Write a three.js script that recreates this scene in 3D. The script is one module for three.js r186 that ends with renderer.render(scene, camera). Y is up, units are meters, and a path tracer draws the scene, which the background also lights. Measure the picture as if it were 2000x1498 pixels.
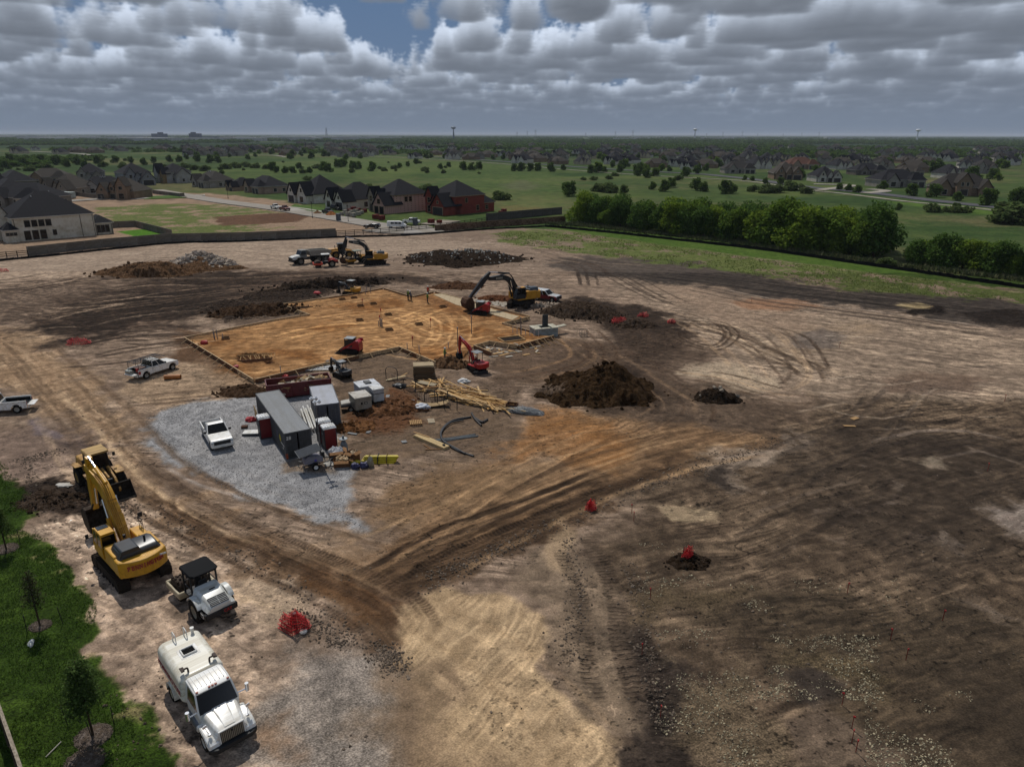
import * as THREE from 'three';
import { mergeGeometries } from 'three/addons/utils/BufferGeometryUtils.js';
import { FontLoader } from 'three/addons/loaders/FontLoader.js';
import { TextGeometry } from 'three/addons/geometries/TextGeometry.js';

// ---------- camera, sun, exposure ----------
const scene = new THREE.Scene();
const CAM_H = 28, FOCAL = 1387.6, PITCH = Math.atan(487 / FOCAL);           // photo is 2000 x 1498
const camera = new THREE.PerspectiveCamera(2 * Math.atan(749 / FOCAL) * 180 / Math.PI, 2000 / 1498,0.5,40000);
camera.position.set(0, CAM_H, 0);
camera.rotation.set(-PITCH, 0,0.0022, 'YXZ');
const renderer = new THREE.WebGLRenderer({ antialias: true });
renderer.toneMapping = THREE.LinearToneMapping;
renderer.toneMappingExposure = 1.0;
renderer.shadowMap.enabled = true;
const SUN = new THREE.Vector3(-1.75,5.9,-3.6).normalize();
const sun = new THREE.DirectionalLight(new THREE.Color(1.0,0.955,0.89), 3.0);
sun.name = 'sun';
sun.position.copy(SUN).multiplyScalar(400).add(new THREE.Vector3(0,0,-110));
sun.target.position.set(0,0,-110);
sun.castShadow = true;
sun.shadow.mapSize.set(4096,4096);
Object.assign(sun.shadow.camera, { left: -170, right: 170, top: 170, bottom: -170, near: 10, far: 900 });
scene.add(sun, sun.target);

// ---------- random numbers and noise ----------
function RNG(seed) { let a = seed >>> 0; return () => { a = (a + 0x6D2B79F5) | 0; let t = Math.imul(a ^ (a >>> 15), 1 | a); t = (t + Math.imul(t ^ (t >>> 7), 61 | t)) ^ t; return ((t ^ (t >>> 14)) >>> 0) / 4294967296; }; }
const TAB = new Float32Array(65536); { const r = RNG(77); for (let i = 0; i < 65536; i++) TAB[i] = r() * 2 - 1; }
const h2 = (x, y) => TAB[(Math.imul(x, 374761) + Math.imul(y, 668265) + Math.imul(x ^ (y << 3), 9781)) & 65535];
function noise(x, y) {
  const ix = Math.floor(x), iy = Math.floor(y); let u = x - ix, v = y - iy; u = u * u * (3 - 2 * u); v = v * v * (3 - 2 * v);
  const a = h2(ix, iy), b = h2(ix + 1, iy), c = h2(ix, iy + 1), d = h2(ix + 1, iy + 1);
  return a + (b - a) * u + (c - a) * v + (a - b - c + d) * u * v;
}
function noise3(x, y, z) { const k = Math.floor(z); let w = z - k; w = w * w * (3 - 2 * w); return noise(x + k * 37.7, y + k * 91.3) * (1 - w) + noise(x + (k + 1) * 37.7, y + (k + 1) * 91.3) * w; }
function fbm(x, y, n) { let s = 0, a = 0.5; for (let i = 0; i < n; i++) { s += a * noise(x, y); x = x * 2.03 + 17.1; y = y * 2.03 - 9.4; a *= 0.5; } return s; }
const clamp = (x, a = 0, b = 1) => x < a ? a : x > b ? b : x;
const sstep = (a, b, x) => { const t = clamp((x - a) / (b - a)); return t * t * (3 - 2 * t); };
const lerp = (a, b, t) => a + (b - a) * t;

// ---------- sky: broken cumulus over a hazy horizon, the same all round ----------
{
  const W = 4096, H = 2048, data = new Float32Array(W * H * 4), R = 6.371e6, BASE = 1700, THICK = 950;
  const dist = (s, alt) => -R * s + Math.sqrt(R * R * s * s + 2 * R * alt);
  const bil = (x, y, z) => 0.55 - Math.abs(noise3(x, y, z)) * 1.35;                            // rounded cauliflower lumps
  const cover = (x, z, oct) => -0.075 + fbm(x / 3300 + 2.3, z / 3300 + 4.4,2) * 0.6 + fbm(x / 900 - 4.2, z / 900 + 1.9, oct) * 1.3;
  function ray(az, el, out, N) {
    const s = Math.sin(el), c = Math.cos(el), dx = Math.cos(az) * c, dz = Math.sin(az) * c;
    let T = 1, r = 0, g = 0, b = 0;
    const t0 = dist(s, BASE), air = 1 - Math.exp(-Math.pow(t0 / 37000,1.7));
    const cosS = dx * SUN.x + s * SUN.y + dz * SUN.z, fwd = Math.pow(Math.max(0, cosS), 4);
    const oct = t0 > 45000 ? 3 : 4, dy = 14 / N;
    for (let i = 0; i < N && T > 0.03 && air < 0.985; i++) {
      const y = (i + 0.5) / N, t = dist(s, BASE + y * THICK), x = dx * t, z = dz * t;
      const f = cover(x, z, oct), prof = 0.62 * Math.pow(y, 1.7);
      if (f - prof + 0.3 < 0) continue;
      const puff = bil(x / 430, z / 430, y * 3.2) * 0.24 + bil(x / 175 + 5, z / 175, y * 7) * 0.19 + bil(x / 75 + 5, z / 75, y * 15) * 0.115 + (t0 < 22000 ? noise3(x / 33, z / 33, y * 30) * 0.035 : 0);
      const d = f + puff * (0.25 + 0.9 * Math.sqrt(y)) - prof;
      if (d <= 0) continue;
      const a = 1 - Math.exp(-d * (9 + 22 * y) * dy);
      const fs = cover(x + SUN.x * 330, z + SUN.z * 330,3) - 0.62 * Math.pow(y + 0.33,1.7) + puff * 0.6;    // what lies between here and the sun
      const lit = Math.exp(-Math.max(0, fs) * 3.0) * (0.06 + 0.94 * sstep(0,0.7, y)), edge = Math.exp(-d * 8);
      const L = 0.165 + 0.58 * lit + 0.12 * y + 0.2 * edge * (0.35 + fwd) + (puff - 0.12) * 0.22 * (0.3 + y);
      r += T * a * L * 0.89; g += T * a * L * 1.0; b += T * a * L * 1.18; T *= 1 - a;
    }
    const up = Math.pow(clamp(s), 0.5);
    r += T * lerp(0.155,0.030, up); g += T * lerp(0.24,0.090, up); b += T * lerp(0.37,0.235, up);
    const k = clamp(air);
    out[0] = lerp(r, 0.172, k); out[1] = lerp(g, 0.215, k); out[2] = lerp(b, 0.288, k);
  }
  const o = [0,0,0], o2 = [0,0,0], S = 4, row0 = H / 2, gw = W / S, gh = H / 2 / S + 1, grid = new Float32Array(gw * gh * 3);
  const A = (col) => ((col + 0.5) / W - 0.5) * 2 * Math.PI, E = (row) => clamp(((row + 0.5) / H - 0.5) * Math.PI, 0.0004,1.5705);
  for (let j = 0; j < gh; j++) for (let i = 0; i < gw; i++) { ray(A(i * S), E(row0 + j * S), o, 9); grid.set(o, (j * gw + i) * 3); }
  for (let row = 0; row < H; row++) for (let col = 0; col < W; col++) {
    const q = (row * W + col) * 4, az = A(col) * 180 / Math.PI;
    data[q + 3] = 1;
    if (row < row0) { data[q] = 0.11; data[q + 1] = 0.115; data[q + 2] = 0.115; continue; }
    if (row < row0 + 126 && az > -142 && az < -38) {                 // the low sky ahead is worked out at every texel, the rest on a coarser lattice
      ray(A(col), E(row - 0.25), o, 26); ray(A(col), E(row + 0.25), o2,26);
      for (let c = 0; c < 3; c++) data[q + c] = (o[c] + o2[c]) / 2;
      continue;
    }
    const y = (row - row0) / S, x = col / S, j = Math.floor(y), i = Math.floor(x), v = y - j, u = x - i, i2 = (i + 1) % gw, j2 = Math.min(gh - 1, j + 1);
    for (let c = 0; c < 3; c++) data[q + c] = lerp(lerp(grid[(j * gw + i) * 3 + c], grid[(j * gw + i2) * 3 + c], u), lerp(grid[(j2 * gw + i) * 3 + c], grid[(j2 * gw + i2) * 3 + c], u), v);
  }
  const t = new THREE.DataTexture(data, W, H, THREE.RGBAFormat, THREE.FloatType);
  t.mapping = THREE.EquirectangularReflectionMapping; t.magFilter = t.minFilter = THREE.LinearFilter; t.needsUpdate = true;
  scene.background = t; scene.environment = t;
}
scene.fog = new THREE.FogExp2(new THREE.Color(0.80,0.88,1.0), 0.00005);

// ---------- a pixel of the photograph gives a direction; the ground it touches gives the distance ----------
const SP = Math.sin(PITCH), CP = Math.cos(PITCH);
function P(px, py, h = 0) {                                        // -> [x, z] at height h
  const cr = Math.cos(-0.0022), sr = Math.sin(-0.0022), u0 = (px - 1000) / FOCAL, v0 = (py - 749) / FOCAL;
  const u = u0 * cr - v0 * sr, d = u0 * sr + v0 * cr, down = SP + d * CP, k = (CAM_H - h) / down;
  return [u * k, -(CP - d * SP) * k];
}
const PV = (px, py, h = 0) => { const [x, z] = P(px, py, h); return new THREE.Vector3(x, h, z); };
const TEXQ = 1;
// ---------- ground: soil, gravel, lawn and field painted in metres on real relief ----------
const toPts = (list, h = 0) => list.map(([x, y]) => P(x, y, h));
class Tile {
  constructor(name, x0, x1, Z0, Z1, W, H, cell) {
    W *= TEXQ; H *= TEXQ; cell /= Math.sqrt(TEXQ);
    Object.assign(this, { name, x0, x1, Z0, Z1, W, H, cell, sx: (x1 - x0) / W, sz: (Z1 - Z0) / H });
    const n = W * H;
    this.col = new Float32Array(n * 3); this.ht = new Float32Array(n); this.wx = new Float32Array(n); this.wz = new Float32Array(n);
    this.nm = new Float32Array(n); this.nf = new Float32Array(n); this.gr = new Float32Array(n); this.sp = new Float32Array(n);
    const fine = this.sx < 0.3, r = RNG(W + Z0);
    for (let j = 0, q = 0; j < H; j++) for (let i = 0; i < W; i++, q++) {
      const x = x0 + (i + 0.5) * this.sx, Z = Z0 + (j + 0.5) * this.sz;
      this.wx[q] = noise(x / 3.1, Z / 3.1) + 0.45 * noise(x / 0.9 + 9, Z / 0.9) + (fine ? 0.22 * noise(x / 0.28, Z / 0.28 + 3) : 0);
      this.wz[q] = noise(x / 3.1 + 51, Z / 3.1) + 0.45 * noise(x / 0.9 + 39, Z / 0.9) + (fine ? 0.22 * noise(x / 0.28 + 21, Z / 0.28) : 0);
      this.nm[q] = fbm(x / 5.5 + 2, Z / 5.5,4);
      this.nf[q] = fbm(x / 0.75, Z / 0.75 + 5, fine ? 4 : 2);
      this.gr[q] = r() * 2 - 1;
      if (this.sx < 0.3) { const c = noise(x / 0.23 + 7, Z / 0.21) * 0.5 + noise(x / 0.1, Z / 0.1 + 4) * 0.38 + noise(x / 0.62, Z / 0.55 + 8) * 0.3, k = sstep(-0.4,0.3, this.nm[q] + noise(x / 9, Z / 9) * 0.4); this.sp[q] = (c > 0.38 ? -sstep(0.38,0.62, c) * 0.3 : sstep(0.5,0.72,-c) * 0.2) * (0.25 + 0.75 * k); }
      this.ht[q] = noise(x / 17, Z / 17) * 0.05 + this.nm[q] * 0.04 + this.nf[q] * 0.06 - this.sp[q] * 0.07;
    }
  }
  box(pts, pad) {
    let a = 1e9, b = -1e9, c = 1e9, d = -1e9;
    for (const [x, z] of pts) { a = Math.min(a, x); b = Math.max(b, x); c = Math.min(c, -z); d = Math.max(d, -z); }
    return [Math.max(0, Math.floor((a - pad - this.x0) / this.sx)), Math.min(this.W, Math.ceil((b + pad - this.x0) / this.sx)), Math.max(0, Math.floor((c - pad - this.Z0) / this.sz)), Math.min(this.H, Math.ceil((d + pad - this.Z0) / this.sz))];
  }
  mixAt(q, x, Z, m, o) {
    const f = this.nf[q], n = this.nm[q]; let t = 0.5 + n * 0.45 + f * 0.4, line = 0;
    if (o.st) {                                                      // streaks left by blades and wheels
      const u = x * o.ca + Z * o.sa + this.wx[q] * 0.7, v = -x * o.sa + Z * o.ca + n * 1.2 + this.wz[q] * 0.13, s = noise(u / o.st[1], v / o.st[2]) * 0.4 + noise(u / o.st[1] * 1.7 + 9, v / o.st[2] * 2.6) * 0.3;
      line = noise(u / o.st[1] * 2.3 + 5, v / Math.max(0.16, this.sx * 2.2)) * (0.5 + n);
      t = 0.5 + s * 0.8 + f * 0.25 + n * 0.3 + line * 0.3; if (o.sh) this.ht[q] += m * o.sh * (s + line);
    }
    t = clamp(t); const g = 1 + this.gr[q] * (o.g ?? 0.1) + (f * 0.15 + this.sp[q]) * (o.c ?? 1) + line * 0.15, c = this.col, p = q * 3;
    for (let i = 0; i < 3; i++) c[p + i] += (o.a[i] + (o.b[i] - o.a[i]) * t) * g * m - c[p + i] * m;
  }
  poly(o) {
    const pts = o.p, e = o.e ?? 1, w = o.w ?? 1.5, pad = e + w * 1.75,[i0, i1, j0, j1] = this.box(pts, pad), n = pts.length, B = 8, reach = pad + B * 0.71 * Math.max(this.sx, this.sz);
    const sd = (x, z) => {
      let dd = 1e18, inside = false;
      for (let k = 0, l = n - 1; k < n; l = k++) {
        const ax = pts[k][0], az = pts[k][1], bx = pts[l][0], bz = pts[l][1], ex = bx - ax, ez = bz - az, px = x - ax, pz = z - az, t = clamp((px * ex + pz * ez) / (ex * ex + ez * ez + 1e-9)), u = px - ex * t, v = pz - ez * t;
        dd = Math.min(dd, u * u + v * v);
        if ((az > z) !== (bz > z) && x < (ex * (z - az)) / (bz - az) + ax) inside = !inside;
      }
      return (inside ? 1 : -1) * Math.sqrt(dd);
    };
    for (let jb = j0; jb < j1; jb += B) for (let ib = i0; ib < i1; ib += B) {
      const far = sd(this.x0 + (ib + B / 2) * this.sx, -(this.Z0 + (jb + B / 2) * this.sz));
      if (far < -reach) continue;                                    // the whole block lies outside, or inside, the outline
      for (let j = jb; j < Math.min(j1, jb + B); j++) for (let i = ib; i < Math.min(i1, ib + B); i++) {
        const q = j * this.W + i, X = this.x0 + (i + 0.5) * this.sx, Z0 = this.Z0 + (j + 0.5) * this.sz;
        let m = (far > reach ? 1 : sstep(-e, e, sd(X + this.wx[q] * w, -(Z0 + this.wz[q] * w)))) * (o.k ?? 1);
        if (m <= 0.003) continue;
        if (o.cut !== undefined) m *= sstep(o.cut - 0.12, o.cut + 0.12, this.nm[q] * 1.1 + this.nf[q] * 0.7);
        this.mixAt(q, X, Z0, m, o);
        if (o.rough) this.ht[q] += m * o.rough * (Math.abs(this.nf[q]) * 2.2 - 0.4 + noise(X / 0.33, Z0 / 0.33) * 0.5);
        if (o.flat) this.ht[q] *= 1 - m * o.flat;
        if (o.h) this.ht[q] += m * o.h;
      }
    }
  }
  stroke(o) {
    const pts = o.p, hw = o.wd / 2, e = o.e ?? 0.12, w = o.w ?? 0.15, pad = hw + e + w * 2,[i0, i1, j0, j1] = this.box(pts, pad);
    if (e + hw < this.sx * 0.35 || i1 <= i0 || j1 <= j0) return;
    const bw = i1 - i0, best = new Float32Array(bw * (j1 - j0)).fill(1e9), along = new Float32Array(best.length), hand = new Int8Array(best.length);
    let acc = 0;
    for (let k = 1; k < pts.length; k++) {                           // each stretch looks only at its own surroundings
      const ax = pts[k - 1][0], az = pts[k - 1][1], ex = pts[k][0] - ax, ez = pts[k][1] - az, L = Math.hypot(ex, ez), [a, b, c, d] = this.box([pts[k - 1], pts[k]], pad);
      for (let j = c; j < d; j++) for (let i = a; i < b; i++) {
        const q = j * this.W + i, x = this.x0 + (i + 0.5) * this.sx + this.wx[q] * w - ax, z = -(this.Z0 + (j + 0.5) * this.sz + this.wz[q] * w) - az, t = clamp((x * ex + z * ez) / (L * L + 1e-9)), u = x - ex * t, v = z - ez * t, dd = u * u + v * v, p = (j - j0) * bw + i - i0;
        if (dd < best[p]) { best[p] = dd; along[p] = acc + t * L; hand[p] = x * ez - z * ex > 0 ? 1 : -1; }
      }
      acc += L;
    }
    for (let j = j0, p = 0; j < j1; j++) for (let i = i0; i < i1; i++, p++) {
      if (best[p] > pad * pad) continue;
      const q = j * this.W + i, X = this.x0 + (i + 0.5) * this.sx, Z = this.Z0 + (j + 0.5) * this.sz, s = along[p], d = Math.sqrt(best[p]);
      let m = (1 - sstep(hw - e, hw + e, d)) * (o.k ?? 1);
      if (o.rut) { const lip = sstep(hw - e, hw, d) * (1 - sstep(hw, hw + e * 2.5, d)); this.ht[q] += lip * o.rut * 0.7; }
      if (o.fade) m *= sstep(0, o.fade, s) * sstep(0, o.fade, acc - s);
      m *= 0.55 + 0.45 * sstep(-0.35,0.25, noise(s / 1.9 + acc, hand[p] * 5 + acc * 3));
      if (m <= 0.003) continue;
      let mm = m;
      if (o.tread && this.sx < 0.14) {
        const ph = s / o.tread + (o.chev ? d * 0.9 : 0) + this.wx[q] * 0.06, bar = sstep(0.35,0.6, Math.abs(ph - Math.floor(ph) - 0.5) * 2);
        mm = m * (0.5 + 0.5 * bar); this.ht[q] -= m * (o.td ?? 0.05) * bar;
      }
      if (o.rut) this.ht[q] -= m * o.rut;
      this.mixAt(q, X, Z, mm, o);
    }
  }
  finish(mat) {
    const { W, H } = this, n = W * H, tmp = new Float32Array(n), low = new Float32Array(n);
    const rx = Math.max(1, Math.round(this.cell / this.sx * 0.5)), rz = Math.max(1, Math.round(this.cell / this.sz * 0.5));
    for (let j = 0; j < H; j++) { let s = 0, c = 0; for (let i = 0; i < Math.min(rx, W); i++) { s += this.ht[j * W + i]; c++; } for (let i = 0; i < W; i++) { if (i + rx < W) { s += this.ht[j * W + i + rx]; c++; } if (i - rx - 1 >= 0) { s -= this.ht[j * W + i - rx - 1]; c--; } tmp[j * W + i] = s / c; } }
    for (let i = 0; i < W; i++) { let s = 0, c = 0; for (let j = 0; j < Math.min(rz, H); j++) { s += tmp[j * W + i]; c++; } for (let j = 0; j < H; j++) { if (j + rz < H) { s += tmp[(j + rz) * W + i]; c++; } if (j - rz - 1 >= 0) { s -= tmp[(j - rz - 1) * W + i]; c--; } low[j * W + i] = s / c; } }
    const rgba = new Uint8Array(n * 4), bump = new Uint8Array(n * 4), RANGE = 0.24;
    for (let q = 0; q < n; q++) {
      const lum = Math.max(8, (this.col[q * 3] + this.col[q * 3 + 1] + this.col[q * 3 + 2]) / 3), k = this.Z0 < 150 ? Math.pow(lum / 122,0.5) : 0.98, sat = this.Z0 < 150 ? 1.12 : 1.06;
      for (let c = 0; c < 3; c++) rgba[q * 4 + c] = clamp((lum + (this.col[q * 3 + c] - lum) * sat) * k, 6,250);
      bump[q * 4] = bump[q * 4 + 1] = bump[q * 4 + 2] = clamp(((this.ht[q] - low[q]) / RANGE + 0.5) * 255,0,255); rgba[q * 4 + 3] = bump[q * 4 + 3] = 255;
    }
    for (let j = 0; j < H; j++) for (const Zb of [62,152,300]) { const d = Math.abs(this.Z0 + (j + 0.5) * this.sz - Zb); if (d < 2) { const w = sstep(0.25,2, d); for (let i = 0; i < W; i++) low[j * W + i] = lerp(noise((this.x0 + (i + 0.5) * this.sx) / 17, Zb / 17) * 0.05, low[j * W + i], w); } }
    this.low = low; this.ht = this.col = this.wx = this.wz = this.nf = this.nm = this.gr = this.sp = null;
    const tex = (d, srgb) => { const t = new THREE.DataTexture(d, W, H, THREE.RGBAFormat); t.magFilter = THREE.LinearFilter; t.minFilter = THREE.LinearMipmapLinearFilter; t.generateMipmaps = true; if (srgb) t.colorSpace = THREE.SRGBColorSpace; t.needsUpdate = true; return t; };
    const m = new THREE.MeshPhysicalMaterial({ map: tex(rgba, true), roughness: 1, metalness: 0, specularIntensity: 0.12 });
    if (this.sx < 0.3) { m.bumpMap = tex(bump, false); m.bumpScale = RANGE * 1.5; }
    const nx = Math.round((this.x1 - this.x0) / this.cell), nz = Math.round((this.Z1 - this.Z0) / this.cell), vs = (nx + 3) * (nz + 3), pos = new Float32Array(vs * 3), uv = new Float32Array(vs * 2), nor = new Float32Array(vs * 3), idx = new Uint32Array((nx + 2) * (nz + 2) * 6);
    let k = 0;
    for (let j = -1; j <= nz + 1; j++) for (let i = -1; i <= nx + 1; i++, k++) {      // the outermost ring is a skirt
      const ii = clamp(i, 0, nx), jj = clamp(j, 0, nz), x = this.x0 + (this.x1 - this.x0) * ii / nx, Z = this.Z0 + (this.Z1 - this.Z0) * jj / nz;
      pos[k * 3] = x; pos[k * 3 + 1] = this.at(x, Z) - (ii !== i || jj !== j ? 0.3 : 0); pos[k * 3 + 2] = -Z; uv[k * 2] = ii / nx; uv[k * 2 + 1] = jj / nz;
      const e = this.cell, ax = (this.at(x - e, Z) - this.at(x + e, Z)) / (2 * e), az = (this.at(x, Z + e) - this.at(x, Z - e)) / (2 * e), l = Math.hypot(ax, 1, az); nor[k * 3] = ax / l; nor[k * 3 + 1] = 1 / l; nor[k * 3 + 2] = az / l;
    }
    k = 0; const w = nx + 3;
    for (let j = 0; j < nz + 2; j++) for (let i = 0; i < nx + 2; i++) { const a = j * w + i; idx[k++] = a; idx[k++] = a + 1; idx[k++] = a + w; idx[k++] = a + 1; idx[k++] = a + w + 1; idx[k++] = a + w; }
    const g = new THREE.BufferGeometry(); g.setAttribute('position', new THREE.BufferAttribute(pos, 3)); g.setAttribute('uv', new THREE.BufferAttribute(uv, 2)); g.setAttribute('normal', new THREE.BufferAttribute(nor, 3)); g.setIndex(new THREE.BufferAttribute(idx, 1));
    const me = new THREE.Mesh(g, m); me.name = this.name; me.userData.kind = 'structure'; me.receiveShadow = me.castShadow = true; scene.add(me);
  }
  at(x, Z) {
    const fx = clamp((x - this.x0) / this.sx - 0.5,0, this.W - 1.001), fz = clamp((Z - this.Z0) / this.sz - 0.5,0, this.H - 1.001), i = Math.floor(fx), j = Math.floor(fz), u = fx - i, v = fz - j, q = j * this.W + i;
    return lerp(lerp(this.low[q], this.low[q + 1], u), lerp(this.low[q + this.W], this.low[q + this.W + 1], u), v);
  }
}
const tiles = [
  new Tile('site_ground', -60,60,16,62,2048,1024,0.14),
  new Tile('site_ground_001', -115,115,62,152,2048,1024,0.32),
  new Tile('meadow_ground', -240,240,152,300,1792,512,0.8),
  new Tile('meadow_ground_001', -1050,1050,300,1500,1024,512,14),
];
function groundY(x, z) { const t = tiles.find((t) => x >= t.x0 && x <= t.x1 && -z >= t.Z0 && -z <= t.Z1); return t ? t.at(x, -z) : 0; }

const ops = [];
const prep = (o, h) => { o.p = toPts(o.p, h); if (o.st) { o.ca = Math.cos(o.st[0] * Math.PI / 180); o.sa = Math.sin(o.st[0] * Math.PI / 180); } return o; };
const poly = (p, a, b, o = {}) => ops.push(['poly', prep({ p, a, b, ...o })]);
const stroke = (p, wd, a, b, o = {}) => ops.push(['stroke', prep({ p, wd, a, b: b ?? a, ...o })]);
const smooth = (pts, n = 5) => { const out = [], c = new THREE.CatmullRomCurve3(pts.map(([x, z]) => new THREE.Vector3(x, 0, z)), false, 'centripetal'), k = n * (pts.length - 1); for (let i = 0; i <= k; i++) { const v = c.getPoint(i / k); out.push([v.x, v.z]); } return out; };
function tracks(p, n, spread, o = {}) {                            // n wheel paths wandering along one way
  const base = smooth(toPts(p)), r = RNG(Math.round(p[0][0] * 7 + p[0][1] + n));
  for (let i = 0; i < n; i++) {
    const off = (n > 1 ? i / (n - 1) - 0.5 : 0) * spread + (r() - 0.5) * spread / n, off2 = off + (r() - 0.5) * spread * 0.35, L = base.length, a0 = Math.floor(r() * L * 0.25 * (o.cutEnds ?? 1)), a1 = L - Math.floor(r() * L * 0.25 * (o.cutEnds ?? 1));
    const path = [];
    for (let k = a0; k < a1; k++) { const u = base[Math.min(L - 1, k + 1)], v = base[Math.max(0, k - 1)], dx = u[0] - v[0], dz = u[1] - v[1], l = Math.hypot(dx, dz) || 1, q = lerp(off, off2, k / L) + Math.sin(k * 0.7 + i) * 0.1; path.push([base[k][0] - dz / l * q, base[k][1] + dx / l * q]); }
    if (path.length < 2) continue;
    const dark = r() < (o.dark ?? 0.6), c = dark ? (o.a ?? [80,64,52]) : (o.b ?? [150,128,104]);
    ops.push(['stroke', { p: path, wd: (o.wd ?? 0.55) * (0.7 + r() * 0.6), a: c, b: c.map((v) => v * 1.12), k: (o.k ?? 0.6) * (0.6 + r() * 0.4), e: o.e ?? 0.16, rut: o.rut ?? 0.04, tread: o.tread && r() < 0.75 ? o.tread : 0, td: o.td, fade: 3, w: 0.12, chev: o.chev }]);
  }
}
// fields beyond the site
for (const t of tiles) for (let j = 0, q = 0; j < t.H; j++) for (let i = 0; i < t.W; i++, q++) {
  const x = t.x0 + (i + 0.5) * t.sx, Z = t.Z0 + (j + 0.5) * t.sz, far = t.Z0 >= 300;
  const n = clamp(0.35 + fbm(x / 46, Z / 46 + 3,4) * 0.9 + t.nm[q] * 0.35), b = clamp((fbm(x / 90 + 8, Z / 60,3) + t.nm[q] * 0.3 - 0.05) * 2.2) * 0.7, g = 1 + t.nf[q] * 0.25 + t.gr[q] * 0.06;
  t.col[q * 3] = lerp(lerp(50,86, n), 104, b) * g; t.col[q * 3 + 1] = lerp(lerp(68,95, n), 94, b) * g; t.col[q * 3 + 2] = lerp(lerp(34,52, n), 68, b) * g;
  if (far) { const w = clamp(fbm(x / 160 + 3, Z / 210,4) * 2.4 + (Z - 850) / 900); for (let c = 0; c < 3; c++) t.col[q * 3 + c] = lerp(t.col[q * 3 + c],[38,54,28][c] * g, w * 0.75); }
}
const TAN = [142,124,107], LIGHT = [164,146,127], MID = [114,97,83], DK = [78,64,53], DARK = [56,46,39], ORANGE = [142,102,66], GRASS = [62,84,34];
// the stripped site itself
poly([[-60,506],[60,490],[225,481],[420,459],[560,450],[740,452],[950,446],[1090,447],[1300,478],[1500,505],[1750,535],[2050,572],[2700,640],[2700,1900],[-1200,1900],[-900,600]], MID, TAN, { e: 2, w: 2.5, st: [-12,7,0.9] });
poly([[-60,515],[200,490],[420,466],[740,462],[900,470],[1000,480],[800,500],[540,530],[330,500],[200,530],[60,560],[-60,600]], TAN, LIGHT, { e: 5, w: 4, k: 0.8, st: [10,9,1.2] });
// dark worked band on the far side, streaked by the machines
poly([[90,690],[20,640],[60,600],[200,560],[330,545],[520,530],[720,528],[900,545],[870,560],[700,552],[560,580],[500,618],[420,610],[330,640],[220,655]],[66,54,45],[100,83,70], { e: 4, w: 4, k: 0.97, st: [20,10,0.5], rough: 0.08, c: 1.6 });
poly([[60,650],[130,600],[280,575],[480,570],[430,600],[250,640],[140,665]],[48,40,34],[74,61,51], { e: 4, w: 4, k: 0.8, st: [24,8,0.5], rough: 0.06, c: 1.6 });
poly([[180,545],[260,520],[360,530],[450,530],[560,540],[470,556],[300,552]], DARK, DK, { e: 2, w: 3, k: 0.8, rough: 0.1 });
poly([[395,610],[470,585],[560,570],[640,555],[760,545],[760,556],[660,566],[600,588],[520,612],[440,632]], DARK, DK, { e: 1.3, w: 2.2, k: 0.9, rough: 0.3, h: 0.75 });
poly([[480,590],[560,605],[600,600],[560,632],[470,640]],[92,78,66], MID, { e: 2, w: 2, k: 0.7, rough: 0.1 });
// black soil strip along the right and the flat grey pan in front of it
poly([[1080,520],[1120,500],[1350,508],[1600,560],[1800,575],[2050,590],[2300,620],[2200,680],[2000,645],[1830,622],[1650,596],[1480,585],[1300,560],[1150,540]],[70,62,56],[92,82,73], { e: 2.5, w: 3, st: [-32,12,0.7], rough: 0.03, sh: 0.03 });
poly([[1180,545],[1330,555],[1480,585],[1650,598],[1830,625],[2010,655],[2400,720],[2500,860],[2000,850],[1600,790],[1420,720],[1330,640]],[116,101,87],[152,134,115], { e: 4, w: 3, k: 0.95, st: [-25,6,0.9] });
poly([[1250,550],[1420,560],[1560,600],[1600,640],[1480,650],[1380,620]],[150,128,108],[128,110,94], { e: 3, w: 3, k: 0.6, st: [-30,7,0.8] });
poly([[1440,588],[1500,583],[1590,588],[1610,600],[1540,608],[1460,606]],[150,110,82],[132,104,84], { e: 1.2, w: 1.5, k: 0.7 });
poly([[1500,690],[1560,645],[1680,628],[1720,640],[1660,672],[1590,690]],[160,138,112],[128,112,96], { e: 2, w: 1.5, k: 0.65, st: [30,5,0.6] });
poly([[1540,660],[1600,640],[1650,655],[1640,680],[1560,682]],[98,88,82],[112,102,94], { e: 1.2, w: 1.2, k: 0.7 });
poly([[1330,712],[1420,706],[1500,735],[1510,770],[1450,770],[1380,740],[1335,728]],[168,152,130],[140,124,106], { e: 0.8, w: 1.6, k: 0.9 });
poly([[1740,596],[1800,590],[1830,600],[1790,610]],[136,120,90],[150,134,104], { e: 0.6, w: 0.8, flat: 0.9 });
poly([[1760,612],[1830,598],[1860,604],[1840,612],[1780,618]], DARK, [54,46,40], { e: 0.8, w: 1, rough: 0.15, h: 0.2 });
poly([[1875,612],[1990,605],[2080,640],[1990,640],[1900,628]], DARK, [66,58,52], { e: 1, w: 1.2, rough: 0.12, h: 0.1 });
poly([[1720,735],[1800,728],[1940,742],[1900,760],[1800,768],[1740,760]],[118,98,82],[104,88,76], { e: 1, w: 1.5, k: 0.8 });
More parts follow.
